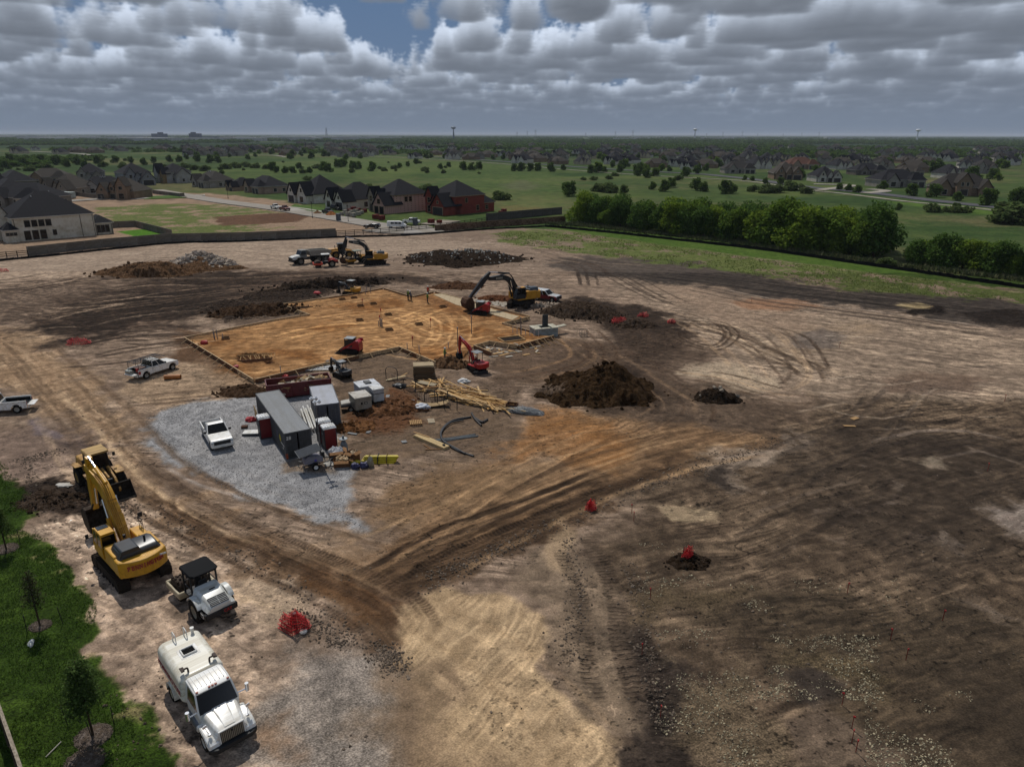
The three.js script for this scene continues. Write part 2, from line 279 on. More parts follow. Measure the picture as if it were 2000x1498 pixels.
// dark lower right
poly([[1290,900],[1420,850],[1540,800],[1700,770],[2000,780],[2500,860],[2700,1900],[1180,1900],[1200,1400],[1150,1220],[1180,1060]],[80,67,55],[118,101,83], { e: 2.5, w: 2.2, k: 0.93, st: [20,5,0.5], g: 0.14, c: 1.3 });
poly([[1560,900],[1700,830],[1900,840],[2100,900],[2000,1100],[1800,1150],[1650,1050]],[66,57,49],[92,79,66], { e: 3, w: 2.5, k: 0.75, st: [26,4,0.5] });
poly([[1400,1180],[1560,1120],[1700,1180],[2050,1180],[2300,1400],[2000,1560],[1620,1400],[1440,1290]],[70,61,51],[90,77,62], { e: 2, w: 2, k: 0.85, st: [15,3,0.5], g: 0.15 });
poly([[-60,560],[60,545],[180,545],[240,560],[160,600],[60,620],[-60,650]],[84,70,59],[124,107,92], { e: 5, w: 5, k: 0.75, st: [-20,6,0.5], c: 1.8, rough: 0.06 });
poly([[1240,1160],[1340,1130],[1480,1140],[1420,1180],[1300,1200],[1260,1240]],[104,90,68],[88,76,60], { e: 1, w: 1.2, k: 0.7, g: 0.2 });
poly([[1150,1230],[1270,1210],[1330,1300],[1330,1500],[1260,1560],[1200,1430],[1220,1330]],[58,50,46],[78,68,60], { e: 0.8, w: 1.2, k: 0.85, rough: 0.1 });
poly([[1290,1260],[1400,1280],[1460,1380],[1560,1480],[1480,1600],[1340,1560],[1320,1400]],[118,104,82],[96,84,68], { e: 1, w: 1.6, k: 0.6, cut: -0.1, g: 0.3 });
poly([[1480,1250],[1620,1265],[1720,1340],[1690,1370],[1560,1330]],[120,106,76],[92,80,62], { e: 0.8, w: 1.2, k: 0.55, g: 0.35 });
poly([[1560,1440],[1660,1400],[1720,1430],[1700,1500],[1600,1560]],[124,108,92],[106,92,80], { e: 0.7, w: 1.2, k: 0.6 });
poly([[1500,1310],[1560,1300],[1640,1350],[1600,1400],[1540,1360]],[66,58,52],[76,67,60], { e: 0.5, w: 0.7, k: 0.9 });
poly([[1270,985],[1330,980],[1420,1000],[1400,1022],[1310,1016]],[158,140,114],[128,112,92], { e: 0.4, w: 0.8, k: 0.9, st: [-10,2,0.3] });
poly([[1370,890],[1440,870],[1540,868],[1530,910],[1460,920],[1460,955],[1400,950]],[156,140,122],[128,113,100], { e: 0.6, w: 1.2, k: 0.85, st: [28,3,0.5] });
poly([[1370,925],[1410,908],[1450,925],[1430,955],[1385,948]],[64,56,50],[76,66,58], { e: 0.8, w: 1, k: 0.9, rough: 0.1 });
poly([[1900,990],[2060,980],[2100,1060],[1960,1040]],[160,148,136],[118,106,98], { e: 1, w: 1.6, k: 0.8, st: [30,3,0.3] });
poly([[1760,895],[1820,888],[1850,905],[1790,912]],[158,144,124],[122,108,96], { e: 0.6, w: 1, k: 0.7 });
for (const [x, y, s] of [[1620,1010,40],[1700,985,60],[1760,960,40],[1600,1060,50],[1500,940,60],[1850,1060,50],[1560,860,60],[1880,890,70],[1690,900,40],[1940,1180,50]]) poly([[x - s, y],[x, y - s * 0.35],[x + s, y + 4],[x + s * 0.2, y + s * 0.4]],[132,120,109],[98,87,79], { e: 1, w: 1.5, k: 0.5, st: [25,3,0.3], cut: -0.05 });
// spoil and rough dark ground round the heaps
poly([[1070,590],[1160,580],[1290,610],[1350,640],[1330,690],[1260,720],[1180,640],[1090,610]], DARK, DK, { e: 2, w: 2.4, k: 0.9, rough: 0.14 });
poly([[1230,640],[1340,650],[1400,690],[1330,720],[1330,790],[1240,800],[1180,690]], DK, [98,82,69], { e: 2, w: 2.2, k: 0.8, rough: 0.06 });
poly([[1180,790],[1330,740],[1460,770],[1560,800],[1510,860],[1380,860],[1260,870],[1150,850]],[86,72,60],[108,91,76], { e: 2, w: 2, k: 0.85, rough: 0.06 });
poly([[1060,770],[1100,690],[1180,670],[1270,760],[1280,800],[1180,800],[1090,790]],[66,54,45], DK, { e: 1.5, w: 1.6, k: 0.9, rough: 0.08 });
// haul roads
poly([[660,1110],[760,1040],[900,985],[1060,930],[1150,870],[1050,830],[1150,800],[1300,830],[1520,850],[1420,880],[1280,930],[1180,985],[1000,1060],[860,1130],[770,1175]],[112,88,66],[136,110,84], { e: 1.6, w: 1.6, k: 0.95, st: [33,7,0.35], sh: 0.03 });
poly([[740,1135],[900,1060],[1100,985],[1230,925],[1330,890],[1250,955],[1120,1030],[960,1100],[800,1160]],[70,55,43],[94,75,58], { e: 0.9, w: 1.1, k: 0.85, st: [33,4,0.3], rough: 0.07 });
poly([[1010,830],[1080,800],[1180,820],[1230,870],[1150,920],[1040,900],[960,900]],[150,106,66],[128,96,66], { e: 2, w: 1.8, k: 0.8, st: [28,4,0.5] });
poly([[830,920],[980,900],[1080,920],[980,970],[840,1010],[720,1010],[760,960]],[132,106,78],[116,93,70], { e: 1.6, w: 1.6, k: 0.8, st: [30,4,0.4] });
poly([[-300,680],[-80,640],[60,650],[160,720],[240,830],[300,940],[420,1010],[560,1050],[700,1070],[740,1150],[620,1160],[480,1100],[330,1050],[240,970],[170,870],[60,770],[-100,740]],[136,112,88],[152,130,106], { e: 1.6, w: 1.8, k: 0.9, st: [-47,8,0.4], sh: 0.03 });
poly([[280,950],[360,990],[500,1050],[640,1110],[760,1180],[790,1280],[770,1300],[690,1230],[560,1140],[400,1080],[310,1020]],[92,72,55],[116,92,70], { e: 0.9, w: 1.2, k: 0.85, st: [-44,5,0.3], rough: 0.05 });
poly([[580,1100],[700,1130],[770,1200],[700,1220],[610,1160]],[118,84,56],[100,76,56], { e: 0.8, w: 1, k: 0.7, rough: 0.05 });
// sandy way at the bottom
poly([[765,1185],[880,1140],[990,1170],[1090,1240],[1060,1300],[1110,1350],[1180,1430],[1300,1580],[1340,1800],[780,1800],[820,1500],[830,1380],[770,1310]],[150,128,101],[164,142,114], { e: 0.35, w: 0.6, k: 0.97, st: [62,5,0.4], c: 0.6 });
poly([[760,1300],[860,1290],[900,1400],[960,1560],[700,1700],[560,1520],[640,1380]],[132,112,90],[116,98,80], { e: 1.2, w: 1.4, k: 0.75 });
poly([[480,1310],[600,1260],[720,1290],[760,1380],[790,1560],[560,1640],[470,1440]],[122,115,108],[140,131,121], { e: 1.6, w: 1.6, k: 0.85, g: 0.22 });
poly([[520,1400],[580,1380],[600,1440],[560,1470]],[138,106,80],[124,100,78], { e: 0.8, w: 1, k: 0.6 });
poly([[1040,1080],[1110,1040],[1180,1100],[1240,1240],[1220,1420],[1150,1420],[1090,1260],[1020,1170]],[112,97,82],[134,117,98], { e: 1, w: 1.2, k: 0.8, rough: 0.05 });
poly([[1065,1045],[1095,1010],[1120,1040],[1110,1130],[1080,1110]],[158,138,112],[138,118,96], { e: 0.5, w: 0.7, k: 0.8 });
// pale trampled ground by the machines and the lawn edge
poly([[60,900],[170,880],[240,960],[330,1040],[420,1080],[560,1150],[580,1220],[500,1250],[520,1330],[470,1400],[560,1560],[300,1600],[240,1400],[180,1250],[110,1080],[60,1030]],[138,120,104],[168,149,130], { e: 1.4, w: 1.6, k: 0.85, rough: 0.09, st: [-30,3,0.5], c: 2.2 });
poly([[480,1110],[560,1150],[590,1200],[520,1230],[450,1170]],[166,148,126],[146,126,104], { e: 0.8, w: 1, k: 0.6, rough: 0.04 });
poly([[20,950],[110,925],[190,950],[170,1000],[90,1015],[40,990]],[64,54,47], DK, { e: 0.8, w: 1.1, k: 0.9, rough: 0.16, h: 0.05 });
poly([[-60,860],[60,830],[160,850],[150,900],[60,930],[-60,930]],[112,96,86],[136,117,104], { e: 1.4, w: 1.6, k: 0.7, rough: 0.07 });
poly([[55,818],[75,812],[80,838],[120,848],[110,858],[62,850]],[112,100,98],[120,107,103], { e: 0.35, w: 0.5, flat: 0.9 });
poly([[90,862],[200,868],[260,866],[200,876],[110,874]],[84,72,66],[100,86,78], { e: 0.5, w: 0.8, k: 0.8, rough: 0.1 });
// round the pad
poly([[340,640],[380,660],[450,715],[500,755],[430,765],[380,720],[335,690]],[112,82,58],[96,76,60], { e: 1, w: 1.2, k: 0.85, rough: 0.08 });
poly([[320,700],[400,712],[500,745],[500,765],[380,785],[270,800],[230,770]],[140,120,98],[156,134,110], { e: 1.6, w: 1.6, k: 0.7, st: [8,4,0.4], rough: 0.05 });
poly([[660,690],[780,680],[860,720],[840,760],[900,760],[1010,750],[1000,800],[1010,850],[930,900],[800,900],[700,900],[650,800],[650,730]],[118,99,80],[100,85,72], { e: 1.6, w: 1.8, k: 0.9, rough: 0.04, st: [30,3,0.5] });
poly([[660,840],[690,800],[760,760],[800,770],[830,830],[780,850],[700,850]],[122,80,52],[98,72,54], { e: 1, w: 1.4, k: 0.85, rough: 0.22, h: 0.25 });
poly([[950,690],[1050,670],[1140,660],[1250,690],[1180,720],[1060,740],[960,760]],[112,92,74],[96,80,68], { e: 1.4, w: 1.6, k: 0.85, st: [12,6,0.4], rough: 0.04 });
poly([[700,560],[860,575],[1040,640],[1100,660],[1060,670],[940,640],[800,590]],[112,92,74],[94,80,68], { e: 1.2, w: 1.4, k: 0.6, rough: 0.05 });
// the raised building pad of orange select fill
const PADH = 0.45, PAD = [[362,660],[531,627],[606,615],[551,595],[686,576],[748,564],[794,578],[808,580],[848,571],[888,581],[959,600],[1033,619],[979,632],[990,635],[1046,651],[1080,656],[1010,675],[956,667],[923,676],[900,700],[870,712],[853,708],[780,678],[700,695],[600,718],[497,742]];
ops.push(['poly', prep({ p: PAD, a: [132,97,64], b: [160,126,90], e: 0.16, w: 0, flat: 0.85, h: PADH, st: [22,4,0.5], g: 0.05 }, PADH)]);
for (const [x, y, s] of [[560,690,60],[470,720,40],[640,640,50],[700,600,50],[600,700,40],[420,670,40],[900,640,60],[990,660,50],[860,690,50],[880,600,40],[940,612,50],[760,590,40]]) ops.push(['poly', prep({ p: [[x - s, y],[x - s * 0.2, y - s * 0.22],[x + s, y - s * 0.05],[x + s * 0.3, y + s * 0.22]], a: [122,82,48], b: [140,98,60], e: 1.2, w: 1.8, k: 0.75 }, PADH)]);
ops.push(['poly', prep({ p: [[815,582],[860,578],[900,600],[960,612],[990,632],[940,628],[880,606]], a: [112,78,50], b: [136,98,66], e: 1, w: 1.4, k: 0.7 }, PADH)]);
tracks([[520,680],[640,650],[760,640],[880,600]],6,7, { a: [128,88,52], b: [184,146,102], dark: 0.35, k: 0.55, rut: 0.02 });
tracks([[600,640],[760,620],[880,660],[960,640]],6,7, { a: [132,92,56], b: [184,148,106], dark: 0.3, k: 0.55, rut: 0.02 });
tracks([[700,660],[840,690],[880,640],[820,600]],5,5, { a: [128,88,52], b: [184,148,106], dark: 0.3, k: 0.5, rut: 0.02 });
ops.push(['poly', prep({ p: [[464,693],[480,688],[497,688],[528,697],[524,704],[480,709],[466,704]], a: [84,56,36], b: [104,70,44], e: 0.25, w: 0.3, h: -0.55 }, PADH)]);
ops.push(['poly', prep({ p: [[515,703],[528,702],[532,709],[518,711]], a: [92,62,40], b: [104,70,44], e: 0.25, w: 0.3, h: -0.4 }, PADH)]);
// gravel apron
poly([[278,818],[300,800],[350,788],[430,784],[500,768],[600,765],[655,800],[660,880],[690,915],[702,925],[668,950],[676,990],[712,1035],[690,1042],[620,1005],[560,985],[480,980],[420,945],[350,900],[296,862]],[122,121,121],[140,138,136], { e: 0.6, w: 1.0, g: 0.12, flat: 0.5, c: 0.6 });
poly([[540,905],[600,885],[650,895],[650,925],[600,930],[548,925]],[118,99,80],[132,112,92], { e: 0.6, w: 0.8, k: 0.7 });
tracks([[300,850],[400,920],[520,960],[660,1000]],4,4, { a: [128,124,120], b: [166,165,164], k: 0.4, rut: 0.01 });
// greens: strip along the silt fence, lots and lawns across the wall
poly([[960,452],[1090,449],[1300,480],[1500,508],[1750,538],[2050,575],[2400,610],[2300,618],[2050,588],[1900,586],[1700,570],[1500,540],[1300,515],[1100,490],[980,475]],[72,90,38],[96,100,58], { e: 1.6, w: 3, k: 0.9, cut: -0.22 });
poly([[1060,441],[1120,436],[1400,470],[1800,530],[2100,560],[2300,590],[2100,578],[1750,538],[1300,480],[1090,448]],[60,82,30],[82,98,46], { e: 1.6, w: 1.4 });
poly([[1900,548],[2100,560],[2400,600],[2400,615],[2050,572],[1850,548]],[110,112,86],[82,96,54], { e: 1.6, w: 2, k: 0.6, cut: -0.05 });
poly([[130,372],[420,378],[560,392],[640,420],[760,440],[740,452],[420,459],[225,481],[-60,506],[-200,500],[-200,400]],[150,128,106],[128,108,90], { e: 2, w: 3, st: [8,10,1.6] });
poly([[175,405],[330,398],[430,400],[520,410],[540,416],[420,424],[380,436],[480,440],[560,444],[420,457],[330,460],[220,430]],[70,92,40],[98,100,58], { e: 2, w: 4, k: 0.9, cut: -0.25 });
poly([[415,424],[560,416],[610,420],[580,434],[440,441]],[84,62,48],[100,76,58], { e: 0.8, w: 1.4 });
poly([[228,452],[290,446],[318,458],[262,462]],[66,104,28],[78,112,36], { e: 0.6, w: 0.4 });
poly([[700,300],[1000,320],[1100,345],[1110,400],[1000,425],[980,405],[840,340],[560,340],[420,330]],[72,92,46],[92,98,56], { e: 8, w: 6, k: 0.5 });
poly([[980,360],[1020,350],[1060,362],[1040,372],[990,370]],[104,96,84],[84,88,60], { e: 3, w: 5, k: 0.6 });
poly([[975,400],[1060,406],[1095,412],[1080,418],[990,412]],[116,92,62],[88,92,54], { e: 1.5, w: 2.5, k: 0.8 });
poly([[1720,392],[1800,396],[1900,402],[2050,410],[2050,425],[1900,418],[1780,402]],[74,98,38],[84,102,46], { e: 3, w: 3, k: 0.8 });
// the lawn in the near corner
poly([[-400,900],[-10,905],[36,940],[52,1000],[30,1030],[95,1058],[115,1105],[168,1175],[186,1225],[150,1250],[180,1290],[200,1345],[262,1390],[300,1450],[350,1560],[200,1900],[-700,1900]],[54,76,26],[74,92,38], { e: 0.25, w: 0.8, g: 0.25, rough: 0.03 });
for (const [x, y, s] of [[75,1080,26],[110,1120,22],[150,1190,30],[190,1330,22],[245,1400,30],[280,1450,22],[170,1270,18],[30,1040,20]]) poly([[x - s, y],[x, y - s * 0.5],[x + s, y],[x, y + s * 0.6]],[150,132,110],[116,104,76], { e: 0.3, w: 0.7, k: 0.8, cut: 0.02, g: 0.2 });
// wheel and crawler marks
tracks([[1500,850],[1300,880],[1100,950],[900,1040],[740,1120]],9,8, { a: [76,60,46], b: [156,130,100], k: 0.55 });
tracks([[1180,830],[1060,890],[900,980],[780,1080]],6,5, { a: [84,66,50], b: [152,124,94], k: 0.5 });
tracks([[700,1150],[860,1060],[1010,1000],[1200,930]],3,2.4, { a: [58,46,37], dark: 1, k: 0.8, wd: 0.6, tread: 0.34, rut: 0.06, cutEnds: 0.2 });
tracks([[20,660],[160,800],[300,950],[520,1070],[720,1140]],10,8, { a: [96,78,62], b: [172,150,122], k: 0.55, tread: 0.3 });
tracks([[240,900],[360,1000],[560,1090],[760,1190],[820,1280]],6,4, { a: [74,58,46], k: 0.6, tread: 0.3, rut: 0.06 });
tracks([[760,1200],[900,1280],[1060,1420],[1140,1540]],5,5, { a: [136,114,88], b: [174,151,121], k: 0.4, dark: 0.4, rut: 0.02 });
tracks([[1090,1060],[1130,1160],[1150,1280],[1175,1420]],1,0, { a: [92,79,66], dark: 1, k: 0.85, wd: 0.95, tread: 0.36, td: 0.09, cutEnds: 0, rut: 0.03 });
tracks([[1140,1030],[1190,1130],[1215,1260],[1270,1430]],1,0, { a: [78,66,56], dark: 1, k: 0.85, wd: 0.95, tread: 0.36, td: 0.09, cutEnds: 0, rut: 0.03 });
tracks([[1240,1220],[1280,1320],[1310,1450],[1340,1560]],1,0, { a: [48,41,37], dark: 1, k: 0.85, wd: 1.3, tread: 0.4, td: 0.1, cutEnds: 0 });
tracks([[1200,1040],[1290,1140],[1330,1260]],2,1.8, { a: [80,68,56], dark: 1, k: 0.6, wd: 0.8, tread: 0.36, td: 0.07 });
tracks([[1300,640],[1400,640],[1500,690],[1580,720],[1600,760]],6,5, { a: [88,72,58], b: [162,142,118], k: 0.8, tread: 0.5, rut: 0.07, wd: 0.7 });
tracks([[1330,620],[1440,660],[1540,700],[1590,740]],3,2, { a: [80,66,54], dark: 1, k: 0.65, rut: 0.07, wd: 0.6 });
tracks([[1480,640],[1540,650],[1590,690],[1604,725]],2,2, { a: [76,62,51], dark: 1, k: 0.75, rut: 0.08, wd: 0.6, cutEnds: 0.2 });
tracks([[1290,720],[1420,740],[1530,770],[1590,770]],5,4, { a: [84,68,54], k: 0.75, wd: 0.6 });
tracks([[1350,620],[1330,660],[1390,680],[1430,660],[1400,630],[1350,625]],3,2, { a: [72,58,47], dark: 1, k: 0.75, rut: 0.08 });
tracks([[1420,610],[1500,640],[1560,690],[1580,740],[1540,770]],4,4, { a: [84,69,57], dark: 0.7, k: 0.55, rut: 0.06, wd: 0.6 });
tracks([[1280,600],[1380,640],[1460,700],[1500,760]],4,5, { a: [84,69,57], dark: 0.7, k: 0.55, rut: 0.05, wd: 0.6 });
tracks([[1350,560],[1500,590],[1700,615],[1950,650]],5,7, { a: [70,60,53], b: [150,136,122], dark: 0.7, k: 0.65, wd: 0.7 });
tracks([[1200,525],[1500,560],[1750,590],[2050,620]],6,9, { a: [48,42,37], b: [104,94,84], dark: 0.7, k: 0.7, wd: 0.8 });
tracks([[1080,505],[1140,520],[1160,560]],4,5, { a: [66,55,47], dark: 1, k: 0.85, wd: 0.7, rut: 0.08 });
tracks([[1090,500],[1200,535],[1290,580],[1340,600]],5,6, { a: [70,58,49], dark: 0.8, k: 0.75, wd: 0.6 });
tracks([[1010,470],[1100,500],[1180,515],[1300,520]],4,6, { a: [72,60,50], dark: 0.8, k: 0.6, wd: 0.7 });
tracks([[1100,650],[1200,700],[1290,760],[1330,800],[1240,850]],7,8, { a: [84,68,55], b: [138,114,90], k: 0.6 });
tracks([[960,745],[1060,735],[1160,700],[1120,640]],6,5, { a: [84,66,52], b: [140,112,84], k: 0.6 });
tracks([[60,620],[260,600],[480,570],[700,560]],9,10, { a: [70,57,48], b: [136,116,97], k: 0.6, wd: 0.7 });
tracks([[0,560],[200,545],[500,540],[760,530],[960,560]],8,10, { a: [84,69,58], b: [150,130,110], k: 0.55, wd: 0.8 });
tracks([[420,480],[560,500],[780,490],[980,480],[1200,500]],5,9, { a: [96,80,68], b: [164,144,124], k: 0.5, wd: 0.8 });
tracks([[230,790],[340,780],[440,770],[500,755],[420,740]],5,4, { a: [84,68,56], k: 0.65 });
tracks([[330,1180],[420,1260],[520,1250]],3,3, { a: [104,87,72], k: 0.5, tread: 0.3 });
tracks([[1600,780],[1700,800],[1760,760],[1800,740]],4,5, { a: [98,85,75], b: [152,138,122], k: 0.5 });
tracks([[1480,960],[1560,900],[1690,840],[1760,760]],4,6, { a: [62,54,48], b: [140,126,112], k: 0.5 });
tracks([[1700,900],[1800,870],[1900,860],[2050,900]],5,6, { a: [66,57,51], b: [136,123,112], k: 0.55 });
tracks([[1400,1060],[1500,1010],[1620,960],[1750,940]],4,6, { a: [60,52,46], b: [124,110,98], k: 0.5 });
tracks([[1820,1160],[1900,1190],[1960,1220]],2,1, { a: [48,42,38], dark: 1, k: 0.7, wd: 0.3 });
tracks([[1430,1180],[1400,1240],[1370,1330]],3,2.4, { a: [84,72,58], b: [110,97,82], k: 0.6, wd: 0.5 });
for (let i = 0; i < 22; i++) { const r = RNG(3100 + i), x = -40 + r() * 420, y = 520 + r() * 200; tracks([[x - 110, y + r() * 26],[x, y + r() * 8 - 4],[x + 130, y - r() * 26]],2,2.2, { a: [58,47,39], b: [150,131,112], dark: 0.75, k: 0.75, wd: 0.7, rut: 0.06 }); }
for (let i = 0; i < 26; i++) { const r = RNG(900 + i), x = 1350 + r() * 680, y = 600 + r() * 240, a = (r() - 0.3) * 60; tracks([[x - 70, y + a * 0.4],[x, y + r() * 10],[x + 80, y - a * 0.3]],1 + (r() < 0.5), 1.9, { a: [98,86,77], b: [162,148,130], dark: 0.55, k: 0.5, wd: 0.45, rut: 0.03 }); }
for (let i = 0; i < 34; i++) { const r = RNG(1700 + i), x = r() * 900 - 40, y = 475 + r() * 190; if (x > 350 && y > 560) continue; tracks([[x - 90, y + r() * 20],[x, y + r() * 8 - 4],[x + 110, y - r() * 18]],2,2.2, { a: [84,70,59], b: [164,145,125], dark: 0.5, k: 0.5, wd: 0.6, rut: 0.03 }); }
// bare ground where the pad stands is held level
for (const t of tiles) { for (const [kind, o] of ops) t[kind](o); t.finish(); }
// far country to the horizon
{
  const W = 2048, H = 512, d = new Uint8Array(W * H * 4), X = 14000, Z0 = 1400, Z1 = 24000, r = RNG(5);
  for (let j = 0, q = 0; j < H; j++) for (let i = 0; i < W; i++, q++) {
    const x = (i / W - 0.5) * 2 * X, Z = lerp(Z0, Z1, (j / H) ** 2), n = fbm(x / 420, Z / 700,5), m = clamp(0.55 + n * 1.4), f = clamp((fbm(x / 900 + 4, Z / 1300,3) - 0.12) * 4), pale = clamp((noise(x / 190, Z / 420) * 0.6 + r() * 0.5 - 0.62) * 4) * (x < -200 ? 1 : 0.45) * clamp((Z - 2600) / 1500);
    for (let c = 0; c < 3; c++) d[q * 4 + c] = clamp(lerp(lerp(lerp([30,46,26][c],[52,68,36][c], m), [94,104,60][c], f * 0.6), [168,166,162][c], pale), 0,255);
    d[q * 4 + 3] = 255;
  }
  const t = new THREE.DataTexture(d, W, H, THREE.RGBAFormat); t.colorSpace = THREE.SRGBColorSpace; t.magFilter = t.minFilter = THREE.LinearFilter; t.needsUpdate = true;
  const nz = 24, pos = [], uv = [], idx = [];
  for (let j = 0; j <= nz; j++) for (let i = 0; i <= 1; i++) { const v = j / nz, Z = j === 0 ? Z0 : lerp(Z0, Z1, v * v); pos.push((i - 0.5) * 2 * X, -0.45,-Z); uv.push(i, v); }
  for (let j = 0; j < nz; j++) { const a = j * 2; idx.push(a, a + 1, a + 2, a + 1, a + 3, a + 2); }
  const g = new THREE.BufferGeometry(); g.setAttribute('position', new THREE.Float32BufferAttribute(pos, 3)); g.setAttribute('uv', new THREE.Float32BufferAttribute(uv, 2)); g.setIndex(idx); g.computeVertexNormals();
  const m = new THREE.Mesh(g, new THREE.MeshPhysicalMaterial({ map: t, roughness: 1, specularIntensity: 0.1 })); m.name = 'far_terrain'; m.userData.kind = 'structure'; m.receiveShadow = true; scene.add(m);
  const b = new THREE.Mesh(new THREE.PlaneGeometry(60000,60000), new THREE.MeshPhysicalMaterial({ color: new THREE.Color(0.05,0.07,0.03), roughness: 1, specularIntensity: 0.1 }));
  b.rotation.x = -Math.PI / 2; b.position.y = -0.6; b.name = 'terrain'; b.userData.kind = 'structure'; b.receiveShadow = true; scene.add(b);
}
// ---------- small modelling kit ----------
const V = (x, y, z) => new THREE.Vector3(x, y, z);
function noiseTex(fn, size = 256, srgb = true) {
  const d = new Uint8Array(size * size * 4); for (let j = 0, q = 0; j < size; j++) for (let i = 0; i < size; i++, q += 4) { const c = fn(i / size, j / size); for (let k = 0; k < 3; k++) d[q + k] = clamp((c.length ? c[k] : c) * 255,0,255); d[q + 3] = 255; }
  const t = new THREE.DataTexture(d, size, size, THREE.RGBAFormat); t.wrapS = t.wrapT = THREE.RepeatWrapping; t.magFilter = THREE.LinearFilter; t.minFilter = THREE.LinearMipmapLinearFilter; t.generateMipmaps = true; if (srgb) t.colorSpace = THREE.SRGBColorSpace; t.needsUpdate = true; return t;
}
const GRIME = noiseTex((u, v) => { const n = fbm(u * 6, v * 6,5), s = fbm(u * 40, v * 9,3); return [0.96 + n * 0.14 + s * 0.10,0.95 + n * 0.16 + s * 0.12,0.93 + n * 0.2 + s * 0.14]; });
const MUDDY = noiseTex((u, v) => { const n = clamp(0.5 + fbm(u * 9, v * 9,5) * 1.5); return [lerp(1,0.72, n), lerp(1,0.68, n), lerp(1,0.62, n)]; });
const SHINGLE = noiseTex((u, v) => { const n = fbm(u * 5, v * 5,4), row = Math.floor(v * 40), k = h2(Math.floor(u * 28 + row * 0.5), row); const g = 0.9 + n * 0.16 + k * 0.09; return [g, g, g]; });
const WOODT = noiseTex((u, v) => { const n = fbm(u * 3, v * 60,4); const g = 0.9 + n * 0.3; return [g, g * 0.97, g * 0.92]; });
const CLODS = noiseTex((u, v) => 0.5 + fbm(u * 24, v * 24,4) * 0.9,256, false);
const mats = {};
function M(hex, rough = 0.6, metal = 0, map = GRIME, extra) {
  const key = hex + '|' + rough + '|' + metal + '|' + (map ? map.id : 0) + '|' + JSON.stringify(extra ?? 0);
  return mats[key] ??= new THREE.MeshPhysicalMaterial({ color: hex, roughness: rough, metalness: metal, map, specularIntensity: rough >= 0.8 ? 0.3 : 1, ...extra });
}
const GLASS = new THREE.MeshPhysicalMaterial({ color: 0x07090b, roughness: 0.08, metalness: 0, specularIntensity: 0.7 });
const CHROME = M(0xd8dade, 0.18,0.9, null), BLACK = M(0x17181a, 0.65), TYRE = M(0x26231f, 0.9,0, MUDDY), RUBBER = M(0x1c1a18,0.85), DKGREY = M(0x303235,0.6), STEEL = M(0x6b6d70,0.45,0.6), WHITE = M(0xe4e4e1,0.35), WHITE2 = M(0xdddcd4,0.5), YEL = M(0xc9951c, 0.45), DEERE = M(0xb98416,0.5), TRACKM = M(0x3a332c, 0.9,0.1, MUDDY), LUMBER = M(0xb4946a, 0.8,0, WOODT), LUMBERD = M(0x8a6a4a, 0.85,0, WOODT), CONC = M(0x9c968c, 0.9), REDP = M(0x8c1018,0.4), ORNG = M(0xb8301c, 0.5);
function clean(g) { if (g.index) g = g.toNonIndexed(); for (const k of Object.keys(g.attributes)) if (!['position', 'normal', 'uv'].includes(k)) g.deleteAttribute(k); if (!g.attributes.normal) g.computeVertexNormals(); if (!g.attributes.uv) g.setAttribute('uv', new THREE.BufferAttribute(new Float32Array(g.attributes.position.count * 2), 2)); return g; }
function put(g, x = 0, y = 0, z = 0, rx = 0, ry = 0, rz = 0) { if (rx || ry || rz) g.applyMatrix4(new THREE.Matrix4().makeRotationFromEuler(new THREE.Euler(rx, ry, rz))); g.translate(x, y, z); return g; }
function raw(tri, uv) { const g = new THREE.BufferGeometry(), p = []; for (const t of tri) for (const v of t) p.push(v[0], v[1], v[2]); g.setAttribute('position', new THREE.Float32BufferAttribute(p, 3)); g.computeVertexNormals(); g.setAttribute('uv', new THREE.Float32BufferAttribute(uv ?? p.filter((_, i) => i % 3 < 2), 2)); return g; }
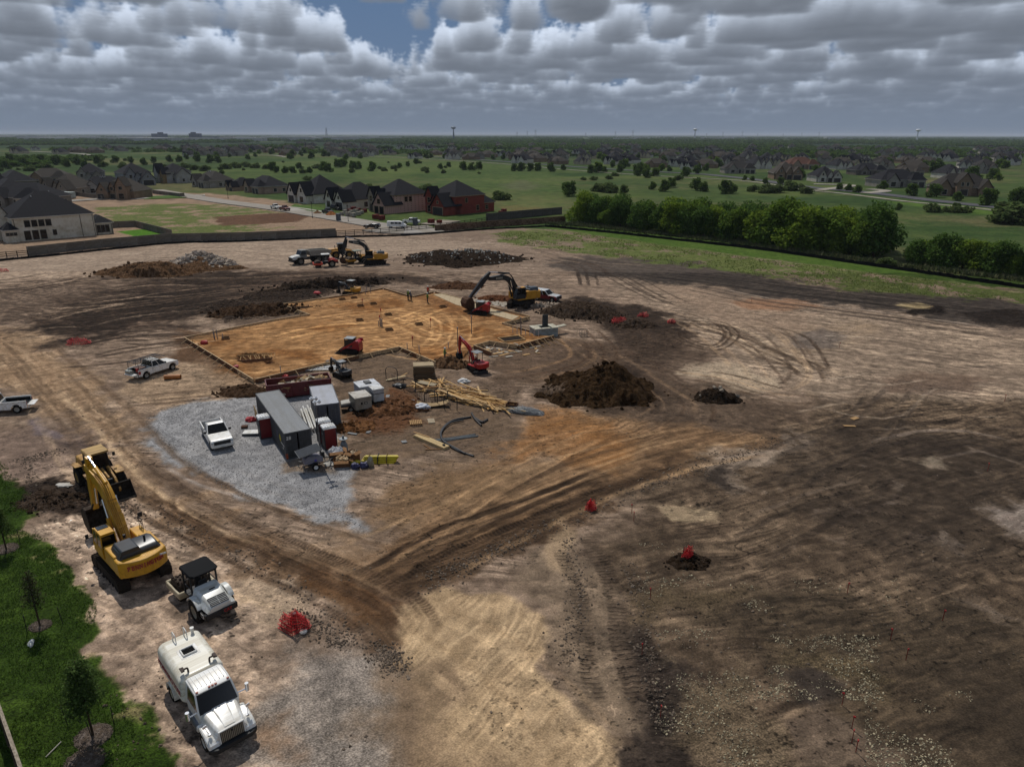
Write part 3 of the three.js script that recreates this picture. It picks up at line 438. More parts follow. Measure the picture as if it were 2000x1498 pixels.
// box with chamfered edges; x, y, z is its centre
function box(w, h, d, x = 0, y = 0, z = 0, rx = 0, ry = 0, rz = 0, c = 0.02) {
  c = Math.min(c, w * 0.25, h * 0.25, d * 0.25);
  if (c < 0.004) return put(clean(new THREE.BoxGeometry(w, h, d)), x, y, z, rx, ry, rz);
  const tri = [], uv = [], H = [w / 2, h / 2, d / 2];
  const quad = (a, b, e, f, n) => { const ab = [b[0] - a[0], b[1] - a[1], b[2] - a[2]], ae = [e[0] - a[0], e[1] - a[1], e[2] - a[2]], cr = [ab[1] * ae[2] - ab[2] * ae[1], ab[2] * ae[0] - ab[0] * ae[2], ab[0] * ae[1] - ab[1] * ae[0]], fl = cr[0] * n[0] + cr[1] * n[1] + cr[2] * n[2] < 0; tri.push(fl ? [a, e, b] : [a, b, e], fl ? [a, f, e] : [a, e, f]); const T = (p) => { const m = n.map(Math.abs), k = m.indexOf(Math.max(...m)); return k === 0 ? [p[2], p[1]] : k === 1 ? [p[0], p[2]] : [p[0], p[1]]; }; for (const t of tri.slice(-2)) for (const p of t) uv.push(...T(p).map((q) => q * 0.3)); };
  for (let a = 0; a < 3; a++) { const b = (a + 1) % 3, e = (a + 2) % 3; for (const s of [-1,1]) { const mk = (i, j) => { const p = []; p[a] = s * H[a]; p[b] = i * (H[b] - c); p[e] = j * (H[e] - c); return p; }, n = [0,0,0]; n[a] = s; quad(mk(-1,-1), mk(1,-1), mk(1,1), mk(-1,1), n);
    for (const t of [-1,1]) { const e1 = (l, i) => { const p = []; p[a] = s * (i ? H[a] - c : H[a]); p[b] = t * (i ? H[b] : H[b] - c); p[e] = l * (H[e] - c); return p; }, n2 = [0,0,0]; n2[a] = s; n2[b] = t; quad(e1(-1,0), e1(1,0), e1(1,1), e1(-1,1), n2); } } }
  for (const i of [-1,1]) for (const j of [-1,1]) for (const k of [-1,1]) { const p = [[i * H[0], j * (H[1] - c), k * (H[2] - c)],[i * (H[0] - c), j * H[1], k * (H[2] - c)],[i * (H[0] - c), j * (H[1] - c), k * H[2]]]; tri.push(i * j * k > 0 ? p : [p[0], p[2], p[1]]); uv.push(0,0,0.01,0,0,0.01); }
  return put(raw(tri, uv), x, y, z, rx, ry, rz);
}
const cyl = (r1, r2, h, x = 0, y = 0, z = 0, axis = 'y', seg = 14, open = false) => { const g = clean(new THREE.CylinderGeometry(r2, r1, h, seg, 1, open)); return put(g, x, y, z, axis === 'z' ? Math.PI / 2 : 0,0, axis === 'x' ? -Math.PI / 2 : 0); };
function bar(a, b, w, h = 0, seg = 8) {                            // round when h = 0, else a w x h timber
  const A = Array.isArray(a) ? V(...a) : a, B = Array.isArray(b) ? V(...b) : b, d = B.clone().sub(A), L = d.length();
  const g = h ? box(w, L, h, 0,0,0,0,0,0,0) : clean(new THREE.CylinderGeometry(w, w, L, seg));
  d.normalize(); let m;
  if (h) { const side = Math.abs(d.y) > 0.99 ? V(1,0,0) : V(0,1,0).cross(d).normalize(), up = d.clone().cross(side).normalize(); m = new THREE.Matrix4().makeBasis(side, d, up.negate()); if (m.determinant() < 0) m = new THREE.Matrix4().makeBasis(side, d, up.negate()); }
  else m = new THREE.Matrix4().makeRotationFromQuaternion(new THREE.Quaternion().setFromUnitVectors(V(0,1,0), d));
  g.applyMatrix4(m); g.translate((A.x + B.x) / 2, (A.y + B.y) / 2, (A.z + B.z) / 2); return g;
}
function prof(pts, width, z = 0, bevel = 0.03, holes) {            // side outline in x, y given a width along z
  const s = pts instanceof THREE.Shape ? pts : new THREE.Shape(pts.map(([x, y]) => new THREE.Vector2(x, y)));
  if (holes) s.holes.push(...holes);
  const b = Math.min(bevel, width * 0.4), g = clean(new THREE.ExtrudeGeometry(s, { depth: width - 2 * b, bevelEnabled: b > 0, bevelThickness: b, bevelSize: b, bevelOffset: -b, bevelSegments: 2, curveSegments: 10 }));
  g.translate(0,0, z - width / 2 + b); return g;
}
const tube = (pts, r, seg = 0, rs = 6, closed = false) => clean(new THREE.TubeGeometry(new THREE.CatmullRomCurve3(pts.map((p) => Array.isArray(p) ? V(...p) : p), closed, 'centripetal'), seg || pts.length * 5, r, rs, closed));
const lathe = (pts, seg = 20) => clean(new THREE.LatheGeometry(pts.map(([r, y]) => new THREE.Vector2(r, y)), seg));
// skin over rounded cross-sections along x: [x, y0, y1, half width below, half width above, corner radius]
function loft(secs, k = 4) {
  const ring = ([x, y0, y1, wb, wt, r]) => { const out = [], cs = [[1,1],[-1,1],[-1,-1],[1,-1]]; for (let q = 0; q < 4; q++) { const [sz, sy] = cs[q], w = sy > 0 ? wt : wb, rr = Math.min(r, w * 0.95, (y1 - y0) * 0.48), cz = sz * (w - rr), cy = sy > 0 ? y1 - rr : y0 + rr; for (let i = 0; i <= k; i++) { const t = (q + i / k) * Math.PI / 2; out.push([x, cy + Math.sin(t) * rr, cz + Math.cos(t) * rr]); } } return out; };
  const R = secs.map(ring), n = R[0].length, pos = [], uv = [], idx = []; 
  R.forEach((rg) => rg.forEach((p, i) => { pos.push(...p); uv.push(p[0] * 0.3, i / n * 2); }));
  for (let s = 0; s + 1 < R.length; s++) for (let i = 0; i < n; i++) { const a = s * n + i, b = s * n + (i + 1) % n, c = a + n, d = b + n; idx.push(a, b, c, b, d, c); }
  const g = new THREE.BufferGeometry(); g.setAttribute('position', new THREE.Float32BufferAttribute(pos, 3)); g.setAttribute('uv', new THREE.Float32BufferAttribute(uv, 2)); g.setIndex(idx); g.computeVertexNormals();
  const caps = [R[0], R[R.length - 1]].map((rg, e) => { const c = rg.reduce((s, p) => [s[0] + p[0] / n, s[1] + p[1] / n, s[2] + p[2] / n],[0,0,0]); return raw(rg.map((p, i) => e ? [c, p, rg[(i + 1) % n]] : [c, rg[(i + 1) % n], p])); });
  const out = clean(g); return flipIfInward(mergeGeometries([out, ...caps]));
}
function flipIfInward(g) { const p = g.attributes.position; let v = 0; for (let i = 0; i < p.count; i += 3) v += p.getX(i) * (p.getY(i + 1) * p.getZ(i + 2) - p.getZ(i + 1) * p.getY(i + 2)) + p.getY(i) * (p.getZ(i + 1) * p.getX(i + 2) - p.getX(i + 1) * p.getZ(i + 2)) + p.getZ(i) * (p.getX(i + 1) * p.getY(i + 2) - p.getY(i + 1) * p.getX(i + 2)); if (v < 0) { for (const k of ['position', 'normal', 'uv']) { const a = g.attributes[k], s = a.itemSize; for (let i = 0; i < a.count; i += 3) for (let c = 0; c < s; c++) { const t = a.array[(i + 1) * s + c]; a.array[(i + 1) * s + c] = a.array[(i + 2) * s + c]; a.array[(i + 2) * s + c] = t; } } const n = g.attributes.normal; for (let i = 0; i < n.array.length; i++) n.array[i] *= -1; } return g; }
// six-sided block from four lower and four upper corners
function hexa(b, t) { const q = (a, c, d, e) => [[a, c, d],[a, d, e]]; return flipIfInward(raw([...q(b[0], b[1], b[2], b[3]), ...q(t[3], t[2], t[1], t[0]), ...[0,1,2,3].flatMap((i) => { const j = (i + 1) % 4; return q(b[i], t[i], t[j], b[j]); })])); }
// thin pane over four corners, standing proud of the face it lies on
function plate(p, t = 0.012, shrink = 0) { const c = p.reduce((s, q) => s.add(V(...q).multiplyScalar(1 / p.length)), V(0,0,0)), n = V(...p[1]).sub(V(...p[0])).cross(V(...p[2]).sub(V(...p[0]))).normalize().multiplyScalar(t), S = p.map((q) => V(...q).lerp(c, shrink)); return hexa(S.map((q) => q.clone().sub(n).toArray()), S.map((q) => q.clone().add(n).toArray())); }
const counts = {};
function nm(name) { const n = counts[name] ?? 0; counts[name] = n + 1; return n ? name + '_' + String(n).padStart(3, '0') : name; }
function mesh(name, geoms, mat, parent) { const list = [].concat(geoms).filter(Boolean), g = list.length === 1 ? list[0] : mergeGeometries(list); const m = new THREE.Mesh(g, mat); m.name = parent ? name : nm(name); m.castShadow = m.receiveShadow = true; (parent ?? scene).add(m); return m; }
function tag(o, label, category, group, kind) { o.userData.label = label; o.userData.category = category; if (group) o.userData.group = group; if (kind) o.userData.kind = kind; return o; }
function thing(name, label, category, [x, y, z] = [0,0,0], yaw = 0, group) { const o = new THREE.Group(); o.name = nm(name); o.position.set(x, y, z); o.rotation.y = yaw; scene.add(o); return tag(o, label, category, group); }
function copyOf(src, label, [x, y, z], yaw = 0, s = 1, group) { const o = src.clone(); o.name = nm(src.name.replace(/_\d{3}$/, '')); o.userData = { ...src.userData }; if (label) o.userData.label = label; if (group) o.userData.group = group; o.position.set(x, y, z); o.rotation.set(0, yaw, 0); if (typeof s === 'number') o.scale.setScalar(s); else o.scale.set(...s); scene.add(o); return o; }
const struct = (name, geoms, mat) => { const m = mesh(name, geoms, mat); m.userData.kind = 'structure'; return m; };
// place from two ground pixels: where the rear and the front touch the ground -> [position of the middle, yaw, length]
function between(rear, front, h = 0) { const a = P(...rear, h), b = P(...front, h), x = (a[0] + b[0]) / 2, z = (a[1] + b[1]) / 2; return { pos: [x, groundY(x, z) - 0.02 + h, z], yaw: Math.atan2(-(b[1] - a[1]), b[0] - a[0]), len: Math.hypot(b[0] - a[0], b[1] - a[1]) }; }
const spot = (px, py, h = 0) => { const [x, z] = P(px, py, h); return [x, groundY(x, z) + h, z]; };
const font = await new FontLoader().loadAsync('fonts/droid/droid_serif_bold.typeface.json'), sans = await new FontLoader().loadAsync('fonts/droid/droid_sans_bold.typeface.json');
function text(str, size, f = font, depth = 0.012) { const g = clean(new TextGeometry(str, { font: f, size, depth, curveSegments: 3, bevelEnabled: false })); g.computeBoundingBox(); const b = g.boundingBox; g.translate(-(b.max.x + b.min.x) / 2,-(b.max.y + b.min.y) / 2,0); return g; }
// ---------- running gear ----------
function wheel(parent, r, w, x, z, o = {}) {
  const g = new THREE.Group(); g.name = 'wheel'; g.position.set(x, r - (o.sink ?? 0.02), z); parent.add(g);
  const t = lathe([[r * 0.58,-w / 2],[r * 0.9,-w / 2],[r * 0.98,-w * 0.36],[r, -w * 0.2],[r, w * 0.2],[r * 0.98, w * 0.36],[r * 0.9, w / 2],[r * 0.58, w / 2]],26), list = [t];
  if (o.lug) for (let i = 0, n = o.lug; i < n; i++) for (const s of [-1,1]) { const a = (i + (s > 0 ? 0.5 : 0)) / n * 2 * Math.PI; list.push(put(box(r * 0.09, w * 0.5, r * 0.1, r, s * w * 0.23,0,0.55 * s, 0,0,0).rotateY(a))); }
  mesh('tyre', put(mergeGeometries(list), 0,0,0, Math.PI / 2), o.tyre ?? TYRE, g);
  const s = z < 0 ? -1 : 1, rim = lathe([[0, w * 0.30],[r * 0.16, w * 0.32],[r * 0.2, w * 0.22],[r * 0.5, w * 0.24],[r * 0.56, w * 0.44],[r * 0.6, w * 0.44],[r * 0.6,-w * 0.4],[0,-w * 0.4]],20);
  const extra = o.spokes ? Array.from({ length: o.spokes }, (_, i) => put(box(r * 0.42,0.02, r * 0.11, r * 0.34, w * 0.33,0,0,0,0,0)).rotateY(i / o.spokes * 2 * Math.PI)) : [];
  mesh('rim', put(mergeGeometries([rim, ...extra]), 0,0,0, s * Math.PI / 2), o.rim ?? M(0xa9a7a0,0.5,0.3), g);
  return g;
}
function crawler(parent, L, H, W, z, o = {}) {                      // one belt of shoes round its frame
  const r = H / 2, straight = L - H, per = 2 * straight + 2 * Math.PI * r, n = Math.round(per / (o.pitch ?? 0.2)), shoes = [], rot = o.rot ?? 0;
  for (let i = 0; i < n; i++) {
    let s = i / n * per, x, y, a;
    if (s < straight) { x = -straight / 2 + s; y = H; a = 0; } else if ((s -= straight) < Math.PI * r) { const t = s / r; x = straight / 2 + Math.sin(t) * r; y = r + Math.cos(t) * r; a = -t; } else if ((s -= Math.PI * r) < straight) { x = straight / 2 - s; y = 0; a = Math.PI; } else { const t = (s - straight) / r; x = -straight / 2 - Math.sin(t) * r; y = r - Math.cos(t) * r; a = Math.PI - t; }
    shoes.push(box(per / n * 0.93,0.05, W, x, y, z, 0,0, a, 0), box(0.03,0.05, W, x - Math.sin(a) * 0.04, y + Math.cos(a) * 0.04, z, 0,0, a, 0));
  }
  const R = (g) => rot ? g.rotateY(rot) : g;
  mesh('track', R(mergeGeometries(shoes)), o.mat ?? TRACKM, parent);
  const f = [prof([[-straight / 2, H * 0.2],[straight / 2, H * 0.2],[straight / 2 + r * 0.4, r],[straight / 2, H * 0.82],[-straight / 2, H * 0.82],[-straight / 2 - r * 0.4, r]], W * 0.8, z, 0.02), cyl(r * 0.8, r * 0.8, W * 0.9, straight / 2, r, z, 'z', 18), cyl(r * 0.8, r * 0.8, W * 0.9,-straight / 2, r, z, 'z', 18)];
  for (let i = 0; i < 7; i++) f.push(cyl(H * 0.13, H * 0.13, W * 0.86, lerp(-straight / 2, straight / 2, (i + 0.5) / 7), H * 0.2, z, 'z', 10));
  mesh('track_frame', R(mergeGeometries(f)), o.frame ?? M(0x2a2622,0.85,0, MUDDY), parent);
}
// ---------- machines and vehicles; every one points along its own +x ----------
function ram(list, rods, a, b, r) { const A = V(...a), B = V(...b), m = A.clone().lerp(B, 0.58); list.push(bar(A, m, r)); rods.push(bar(m, B, r * 0.55)); }
function excavator(o) {
  const k = o.k ?? 1, t = thing(o.name, o.label, 'excavator', o.pos, o.yaw), S = (g) => (k === 1 ? g : g.scale(k, k, k)), paint = o.paint, boomM = o.boomM ?? paint;
  const part = (n, gs, m, p = t) => mesh(n, S([].concat(gs).length > 1 ? mergeGeometries([].concat(gs)) : [].concat(gs)[0]), m, p);
  const tl = o.trackL ?? 5.0, gz = o.gauge ?? 1.32, tr = o.trackYaw ?? 0;
  for (const s of [-1,1]) crawler(t, tl * k, (o.trackH ?? 1.0) * k, 0.75 * k, s * gz * k, { rot: tr, pitch: 0.21 * k });
  part('undercarriage', [box(2.6,0.5,2 * gz - 0.6,0,0.7,0).rotateY(tr), cyl(0.75,0.75,0.3,0,1.1,0, 'y', 20)], BLACK);
  part('deck', [box(4.2,0.25,2.9,-0.6,1.36,0,0,0,0,0.05)], o.deck ?? paint);
  // counterweight with a rounded back
  const cw = new THREE.Shape(); cw.moveTo(-1.9,-1.5); cw.lineTo(-1.9,1.5); cw.lineTo(-2.65,1.5); cw.quadraticCurveTo(-3.25,0.9,-3.3,0); cw.quadraticCurveTo(-3.25,-0.9,-2.65,-1.5); cw.closePath();
  part('counterweight', put(prof(cw, 1.15,0,0.1), 0,1.85,0, Math.PI / 2), paint);
  if (!o.mini) {
    part('engine_hood', [loft([[-2.5,2.3,2.62,1.28,1.1,0.1],[-2.3,2.3,2.82,1.32,1.18,0.14],[-1.2,2.3,2.86,1.32,1.2,0.14],[-0.75,2.3,2.74,1.3,1.15,0.12]])], o.hoodM ?? DKGREY);
    part('engine_hood', [loft([[-2.45,2.4,2.98,0.7,0.55,0.12],[-1.0,2.4,2.98,0.7,0.55,0.12]]).translate(0,0,-0.55)], o.hoodM ?? DKGREY);
    part('body_panel', [box(1.9,1.1,0.75,-1.05,1.98,1.08,0,0,0,0.05), box(1.9,1.1,0.75,-1.05,1.98,-1.08,0,0,0,0.05), box(1.6,0.85,0.75,0.75,1.88,1.05,0,0,0,0.05)], paint);
    part('exhaust', [cyl(0.07,0.07,0.4,-1.7,3.0,0.6)], BLACK); part('air_intake', [cyl(0.09,0.09,0.25,-0.4,2.9,-0.2)], BLACK);
    const rail = []; for (const [x, z] of [[1.45,1.35],[1.1,1.35],[0.75,1.35]]) rail.push(bar([x, 2.3, z],[x, 3.05, z],0.025)); rail.push(bar([1.45,3.05,1.35],[0.75,3.05,1.35],0.03), bar([1.45,2.7,1.35],[0.75,2.7,1.35],0.025), box(0.06,0.34,0.3,1.45,3.1,1.5));
    part('handrail', rail, BLACK);
    // cab: posts, roof and panes
    const x0 = 0.15, x1 = 1.95, z0 = -1.5, z1 = -0.52, b = [[x0,1.5, z0],[x1,1.5, z0],[x1,1.5, z1],[x0,1.5, z1]], tp = [[x0,3.2, z0 + 0.06],[x1 - 0.35,3.2, z0 + 0.06],[x1 - 0.35,3.2, z1 - 0.06],[x0,3.2, z1 - 0.06]], mid = (i, f) => b[i].map((v, c) => lerp(v, tp[i][c], f));
    part('cab', [hexa(b, tp.map((p, i) => mid(i, 0.4))), hexa([mid(0,0.93), mid(1,0.93), mid(2,0.93), mid(3,0.93)], tp), ...[0,1,2,3].map((i) => bar(mid(i, 0.2), tp[i],0.06,0.06)), bar([1.0,2.1, z0 + 0.02],[0.95,3.15, z0 + 0.06],0.06,0.06)], o.cabM ?? paint);
    part('cab_roof', [box(1.35,0.06,0.85,0.78,3.23,-1.01,0,0,0,0.03)], o.roofM ?? paint);
    part('window', [plate([mid(0,0.42), mid(1,0.42), mid(1,0.92), mid(0,0.92)])], GLASS); part('window', [plate([mid(1,0.42), mid(2,0.42), mid(2,0.92), mid(1,0.92)])], GLASS);
    part('window', [plate([mid(2,0.42), mid(3,0.42), mid(3,0.92), mid(2,0.92)])], GLASS); part('window', [plate([mid(3,0.42), mid(0,0.42), mid(0,0.92), mid(3,0.92)])], GLASS);
    part('roof_hatch', [box(0.5,0.05,0.66,1.15,3.28,-1.01)], M(0x394450,0.2));
    part('mirror', [box(0.06,0.32,0.2,1.7,2.7,-1.85), bar([1.7,2.7,-1.5],[1.7,2.7,-1.8],0.02)], BLACK);
  } else {
    part('engine_hood', [loft([[-2.0,1.5,2.5,1.3,1.15,0.3],[-0.6,1.5,2.55,1.3,1.15,0.3]])], paint);
    part('canopy', [box(2.1,0.12,1.9,-0.3,4.5,-0.1,0,0,0,0.06)], o.roofM ?? M(0x7b7f82,0.5));
    const c = []; for (const [x, z] of [[0.6,-0.95],[0.6,0.75],[-1.2,-0.95],[-1.2,0.75]]) c.push(bar([x, 1.4, z],[x * 0.95,4.5, z],0.07)); part('canopy_post', c, BLACK);
    part('seat', [box(0.7,0.2,0.8,-0.5,2.0,-0.1), box(0.2,0.9,0.8,-0.85,2.4,-0.1)], BLACK);
    part('control_console', [box(0.5,0.7,1.1,0.5,1.9,-0.1,0,0,0,0.08), bar([0.4,2.2,-0.4],[0.35,2.7,-0.4],0.03), bar([0.4,2.2,0.3],[0.35,2.7,0.3],0.03)], BLACK);
    if (o.blade) part('dozer_blade', [box(0.2,0.75,3.3,-3.1,0.5,0), box(1.6,0.2,0.25,-2.2,0.6,0.8), box(1.6,0.2,0.25,-2.2,0.6,-0.8)].map((g) => g.rotateY(tr)), BLACK);
  }
  if (o.lettering) { const L = []; const n = o.lettering.length; [...o.lettering].forEach((ch, i) => { const zz = lerp(-1.02,1.02, i / (n - 1)), g = text(ch, 0.23, font, 0.05).scale(0.92,1.3,1), bx = -3.31 + 0.2 * zz * zz; L.push(put(g, bx, 2.0, zz, 0,-Math.PI / 2 + zz * 0.28,0)); }); part('lettering', L, M(0xa01438,0.5)); part('badge', [box(0.03,0.12,0.4,-3.12,2.18,1.12,0,-0.25,0,0.02)], WHITE); }
  // boom, arm and bucket in the plane z = 0.12
  const j = o.joints, z = 0.12, F = j.foot, K = j.knee, T = j.tip, A = j.back, W = j.wrist;
  const nrm = (a, b) => { const dx = b[0] - a[0], dy = b[1] - a[1], l = Math.hypot(dx, dy); return [-dy / l, dx / l]; }, off = (p, n, d) => [p[0] + n[0] * d, p[1] + n[1] * d], n1 = nrm(F, K), n2 = nrm(K, T), nk = [(n1[0] + n2[0]) / 2, (n1[1] + n2[1]) / 2], th = o.boomT ?? 0.42;
  const q1 = [lerp(F[0], K[0],0.6), lerp(F[1], K[1],0.6)], q2 = [lerp(K[0], T[0],0.4), lerp(K[1], T[1],0.4)];
  const sh = new THREE.Shape(); const mv = (p, f) => sh[f](...p);
  mv(off(F, n1,0.26), 'moveTo'); mv(off(q1, n1, th), 'lineTo'); sh.quadraticCurveTo(...off(K, nk, th * 1.25), ...off(q2, n2, th)); mv(off(T, n2,0.26), 'lineTo'); mv(off(T, n2,-0.24), 'lineTo'); mv(off(q2, n2,-th * 0.95), 'lineTo'); sh.quadraticCurveTo(...off(K, nk, -th * 1.0), ...off(q1, n1,-th)); mv(off(F, n1,-0.26), 'lineTo');
  part('boom', prof(sh, 0.62, z, 0.03), boomM);
  const na = nrm(A, W), am = [lerp(A[0], W[0],0.3), lerp(A[1], W[1],0.3)];
  part('stick', prof([off(A, na, 0.18), off(am, na, 0.42), off(W, na, 0.17), off(W, na, -0.17), off(am, na, -0.3), off(A, na, -0.18)],0.42, z, 0.03), boomM);
  const body = [], rods = [];
  for (const s of [-1,1]) ram(body, rods, [F[0] + 0.9, F[1] - 0.35, z + s * 0.42],[...off([lerp(F[0], K[0],0.85), lerp(F[1], K[1],0.85)], nk, -0.1), z + s * 0.42],0.13);
  ram(body, rods, [...off(K, nk, th + 0.25), z],[A[0], A[1], z],0.14);
  const lk = [W[0] + (A[0] - W[0]) * 0.16 + na[0] * -0.45, W[1] + (A[1] - W[1]) * 0.16 + na[1] * -0.45];
  ram(body, rods, [A[0] + (W[0] - A[0]) * 0.1 - na[0] * 0.35, A[1] + (W[1] - A[1]) * 0.1 - na[1] * 0.35, z],[lk[0], lk[1], z],0.12);
  for (const g of body) part('hydraulic_cylinder', g, o.ramM ?? boomM); for (const g of rods) part('piston_rod', g, CHROME);
  if (!o.mini) { const hs = []; for (let i = -1; i < 3; i++) { const zz = z - 0.2 + i * 0.11; hs.push(tube([[...off(F, n1, th + 0.05), zz],[...off(q1, n1, th + 0.1), zz],[...off(K, nk, th * 1.25 + 0.02), zz],[...off(q2, n2, th + 0.07), zz]],0.035,16,5)); } for (const f of [0.25,0.5,0.75]) { const p = off([lerp(F[0], K[0], f), lerp(F[1], K[1], f)], n1, th + 0.06); hs.push(box(0.08,0.1,0.56, p[0], p[1], z, 0,0, Math.atan2(K[1] - F[1], K[0] - F[0]), 0)); } part('hydraulic_hose', hs, o.hoseM ?? BLACK); }
  part('bucket_link', [bar([lk[0], lk[1], z - 0.24],[W[0], W[1], z - 0.24],0.1,0.07), bar([lk[0], lk[1], z + 0.24],[W[0], W[1], z + 0.24],0.1,0.07)], BLACK);
  const bs = o.bucket ?? 1, ba = j.curl ?? 0, bw = 1.35 * bs, P2 = (x, y) => { const c = Math.cos(ba), s = Math.sin(ba); return [W[0] + (x * c - y * s) * bs, W[1] + (x * s + y * c) * bs]; };
  const out = [[-0.1,0.1],[0.28,0.12],[0.62,-0.2],[0.7,-0.7],[0.4,-1.2],[-0.2,-1.42],[-0.75,-1.3]], inn = [[-0.7,-1.22],[-0.2,-1.32],[0.34,-1.12],[0.6,-0.68],[0.53,-0.25],[0.24,0.02],[-0.1,0.02]];
  part('bucket', [prof([...out, ...inn].map((p) => P2(...p)), bw, z, 0.01), ...[-1,1].map((s) => prof([...out, [-0.55,-0.5]].map((p) => P2(...p)), 0.06, z + s * (bw / 2 - 0.03), 0)), ...Array.from({ length: 5 }, (_, i) => { const a = P2(-0.72,-1.27), b = P2(-1.02,-1.2), zz = z + lerp(-bw / 2 + 0.1, bw / 2 - 0.1, i / 4); return bar([...a, zz],[...b, zz],0.09,0.12); })], o.bucketM ?? M(0x4a4038,0.8,0.2, MUDDY));
  if (o.boomText) { const p = off([lerp(K[0], T[0],0.5), lerp(K[1], T[1],0.5)], n2,0), a = Math.atan2(T[1] - K[1], T[0] - K[0]); for (const s of [-1,1]) { const g = text(o.boomText, 0.3, sans, 0.012); part('lettering', [s > 0 ? put(put(g, 0,0,0,0,0,0), p[0], p[1], z + 0.312,0,0, a) : put(put(g, 0,0,0,0, Math.PI, 0), p[0], p[1], z - 0.312,0,0, a)], M(0xb8b4a8,0.6)); } }
  return t;
}
// the yellow excavator with its arm down behind the loader
{ const c = spot(258,1112), a = between([258,1112],[190,1040]);
  excavator({ name: 'crawler_excavator', label: 'big yellow excavator with red lettering on its rounded counterweight beside the lawn', pos: [c[0], c[1] - 0.03, c[2]], yaw: a.yaw, paint: YEL, lettering: 'PENNINGTON', hoodM: M(0x2c3036,0.35), bucket: 1.15, hoseM: M(0xa87a18,0.5), joints: { foot: [0.55,1.95], knee: [2.9,5.1], tip: [6.0,5.75], back: [5.55,6.6], wrist: [6.55,2.2], curl: 0.1 } }); }
// the dark-armed excavator digging at the pad
{ const c = spot(1018,597), q = between([1018,597],[918,612]);
  excavator({ name: 'crawler_excavator', label: 'yellow excavator with long black boom digging at the orange pad edge', pos: [c[0], c[1], c[2]], yaw: q.yaw, k: 1.08, paint: DEERE, boomM: M(0x1b1c1e, 0.45), cabM: BLACK, trackYaw: 0.72 , roofM: DEERE, hoodM: M(0x343b42,0.4), bucket: 1.25, boomText: 'DEERE', bucketM: M(0x5a4334,0.85,0.1, MUDDY), joints: { foot: [0.6,1.95], knee: [2.5,4.9], tip: [6.0,4.95], back: [5.8,5.95], wrist: [9.5,2.35], curl: 0.3 } }); }
{ const c = spot(730,516), q = between([730,516],[668,518]);
  excavator({ name: 'crawler_excavator', label: 'yellow excavator with black boom resting its bucket behind the orange roller', pos: c, yaw: q.yaw, k: 1.0, paint: DEERE, boomM: M(0x1b1c1e, 0.45), cabM: BLACK, roofM: DEERE, hoodM: M(0x2c3036,0.4), trackYaw: 0.12, boomText: 'DEERE', joints: { foot: [0.6,1.95], knee: [2.1,4.7], tip: [5.3,5.2], back: [5.75,6.2], wrist: [6.9,1.7], curl: -0.1 }, bucketM: M(0x5a4334,0.85,0.1, MUDDY) }); }
// small excavators
const kub = M(0xa81c14,0.4), mini = { mini: true, trackL: 4.4, gauge: 1.25, k: 0.5, boomT: 0.34 };
{ const c = spot(931,724), q = between([931,724],[886,706]);
  excavator({ ...mini, name: 'mini_excavator', label: 'red mini excavator with grey canopy digging beside the lumber', pos: [c[0], c[1] + 0.02, c[2]], yaw: q.yaw, k: 0.56, paint: kub, boomM: kub, bucket: 0.9, blade: true, trackYaw: -0.35, bucketM: BLACK, joints: { foot: [1.2,1.8], knee: [2.6,4.6], tip: [5.6,6.0], back: [6.2,6.7], wrist: [6.6,2.6], curl: 0.2 } }); }
{ const c = spot(668,737), q = between([668,737],[648,728]);
  excavator({ ...mini, name: 'mini_excavator', label: 'black mini excavator with grey canopy between dumpster and form boards', pos: c, yaw: q.yaw, k: 0.46, paint: M(0x22262a, 0.5), boomM: M(0x22262a, 0.5), roofM: M(0x80858a, 0.5), bucket: 0.8, joints: { foot: [1.2,1.6], knee: [2.4,3.4], tip: [4.6,3.6], back: [5.2,4.2], wrist: [5.6,1.4], curl: 0.4 } }); }
{ const c = spot(686,575), q = between([686,575],[660,572]);
  excavator({ ...mini, name: 'mini_excavator', label: 'black and yellow mini excavator on the dark berm behind the pad', pos: [c[0], c[1], c[2]], yaw: q.yaw, k: 0.6, paint: DEERE, boomM: M(0x1b1c1e, 0.5), roofM: M(0x9ea2a2,0.5), bucket: 0.8, joints: { foot: [1.2,1.6], knee: [2.2,3.0], tip: [4.0,3.0], back: [4.5,3.6], wrist: [4.8,1.0], curl: 0.4 } }); }

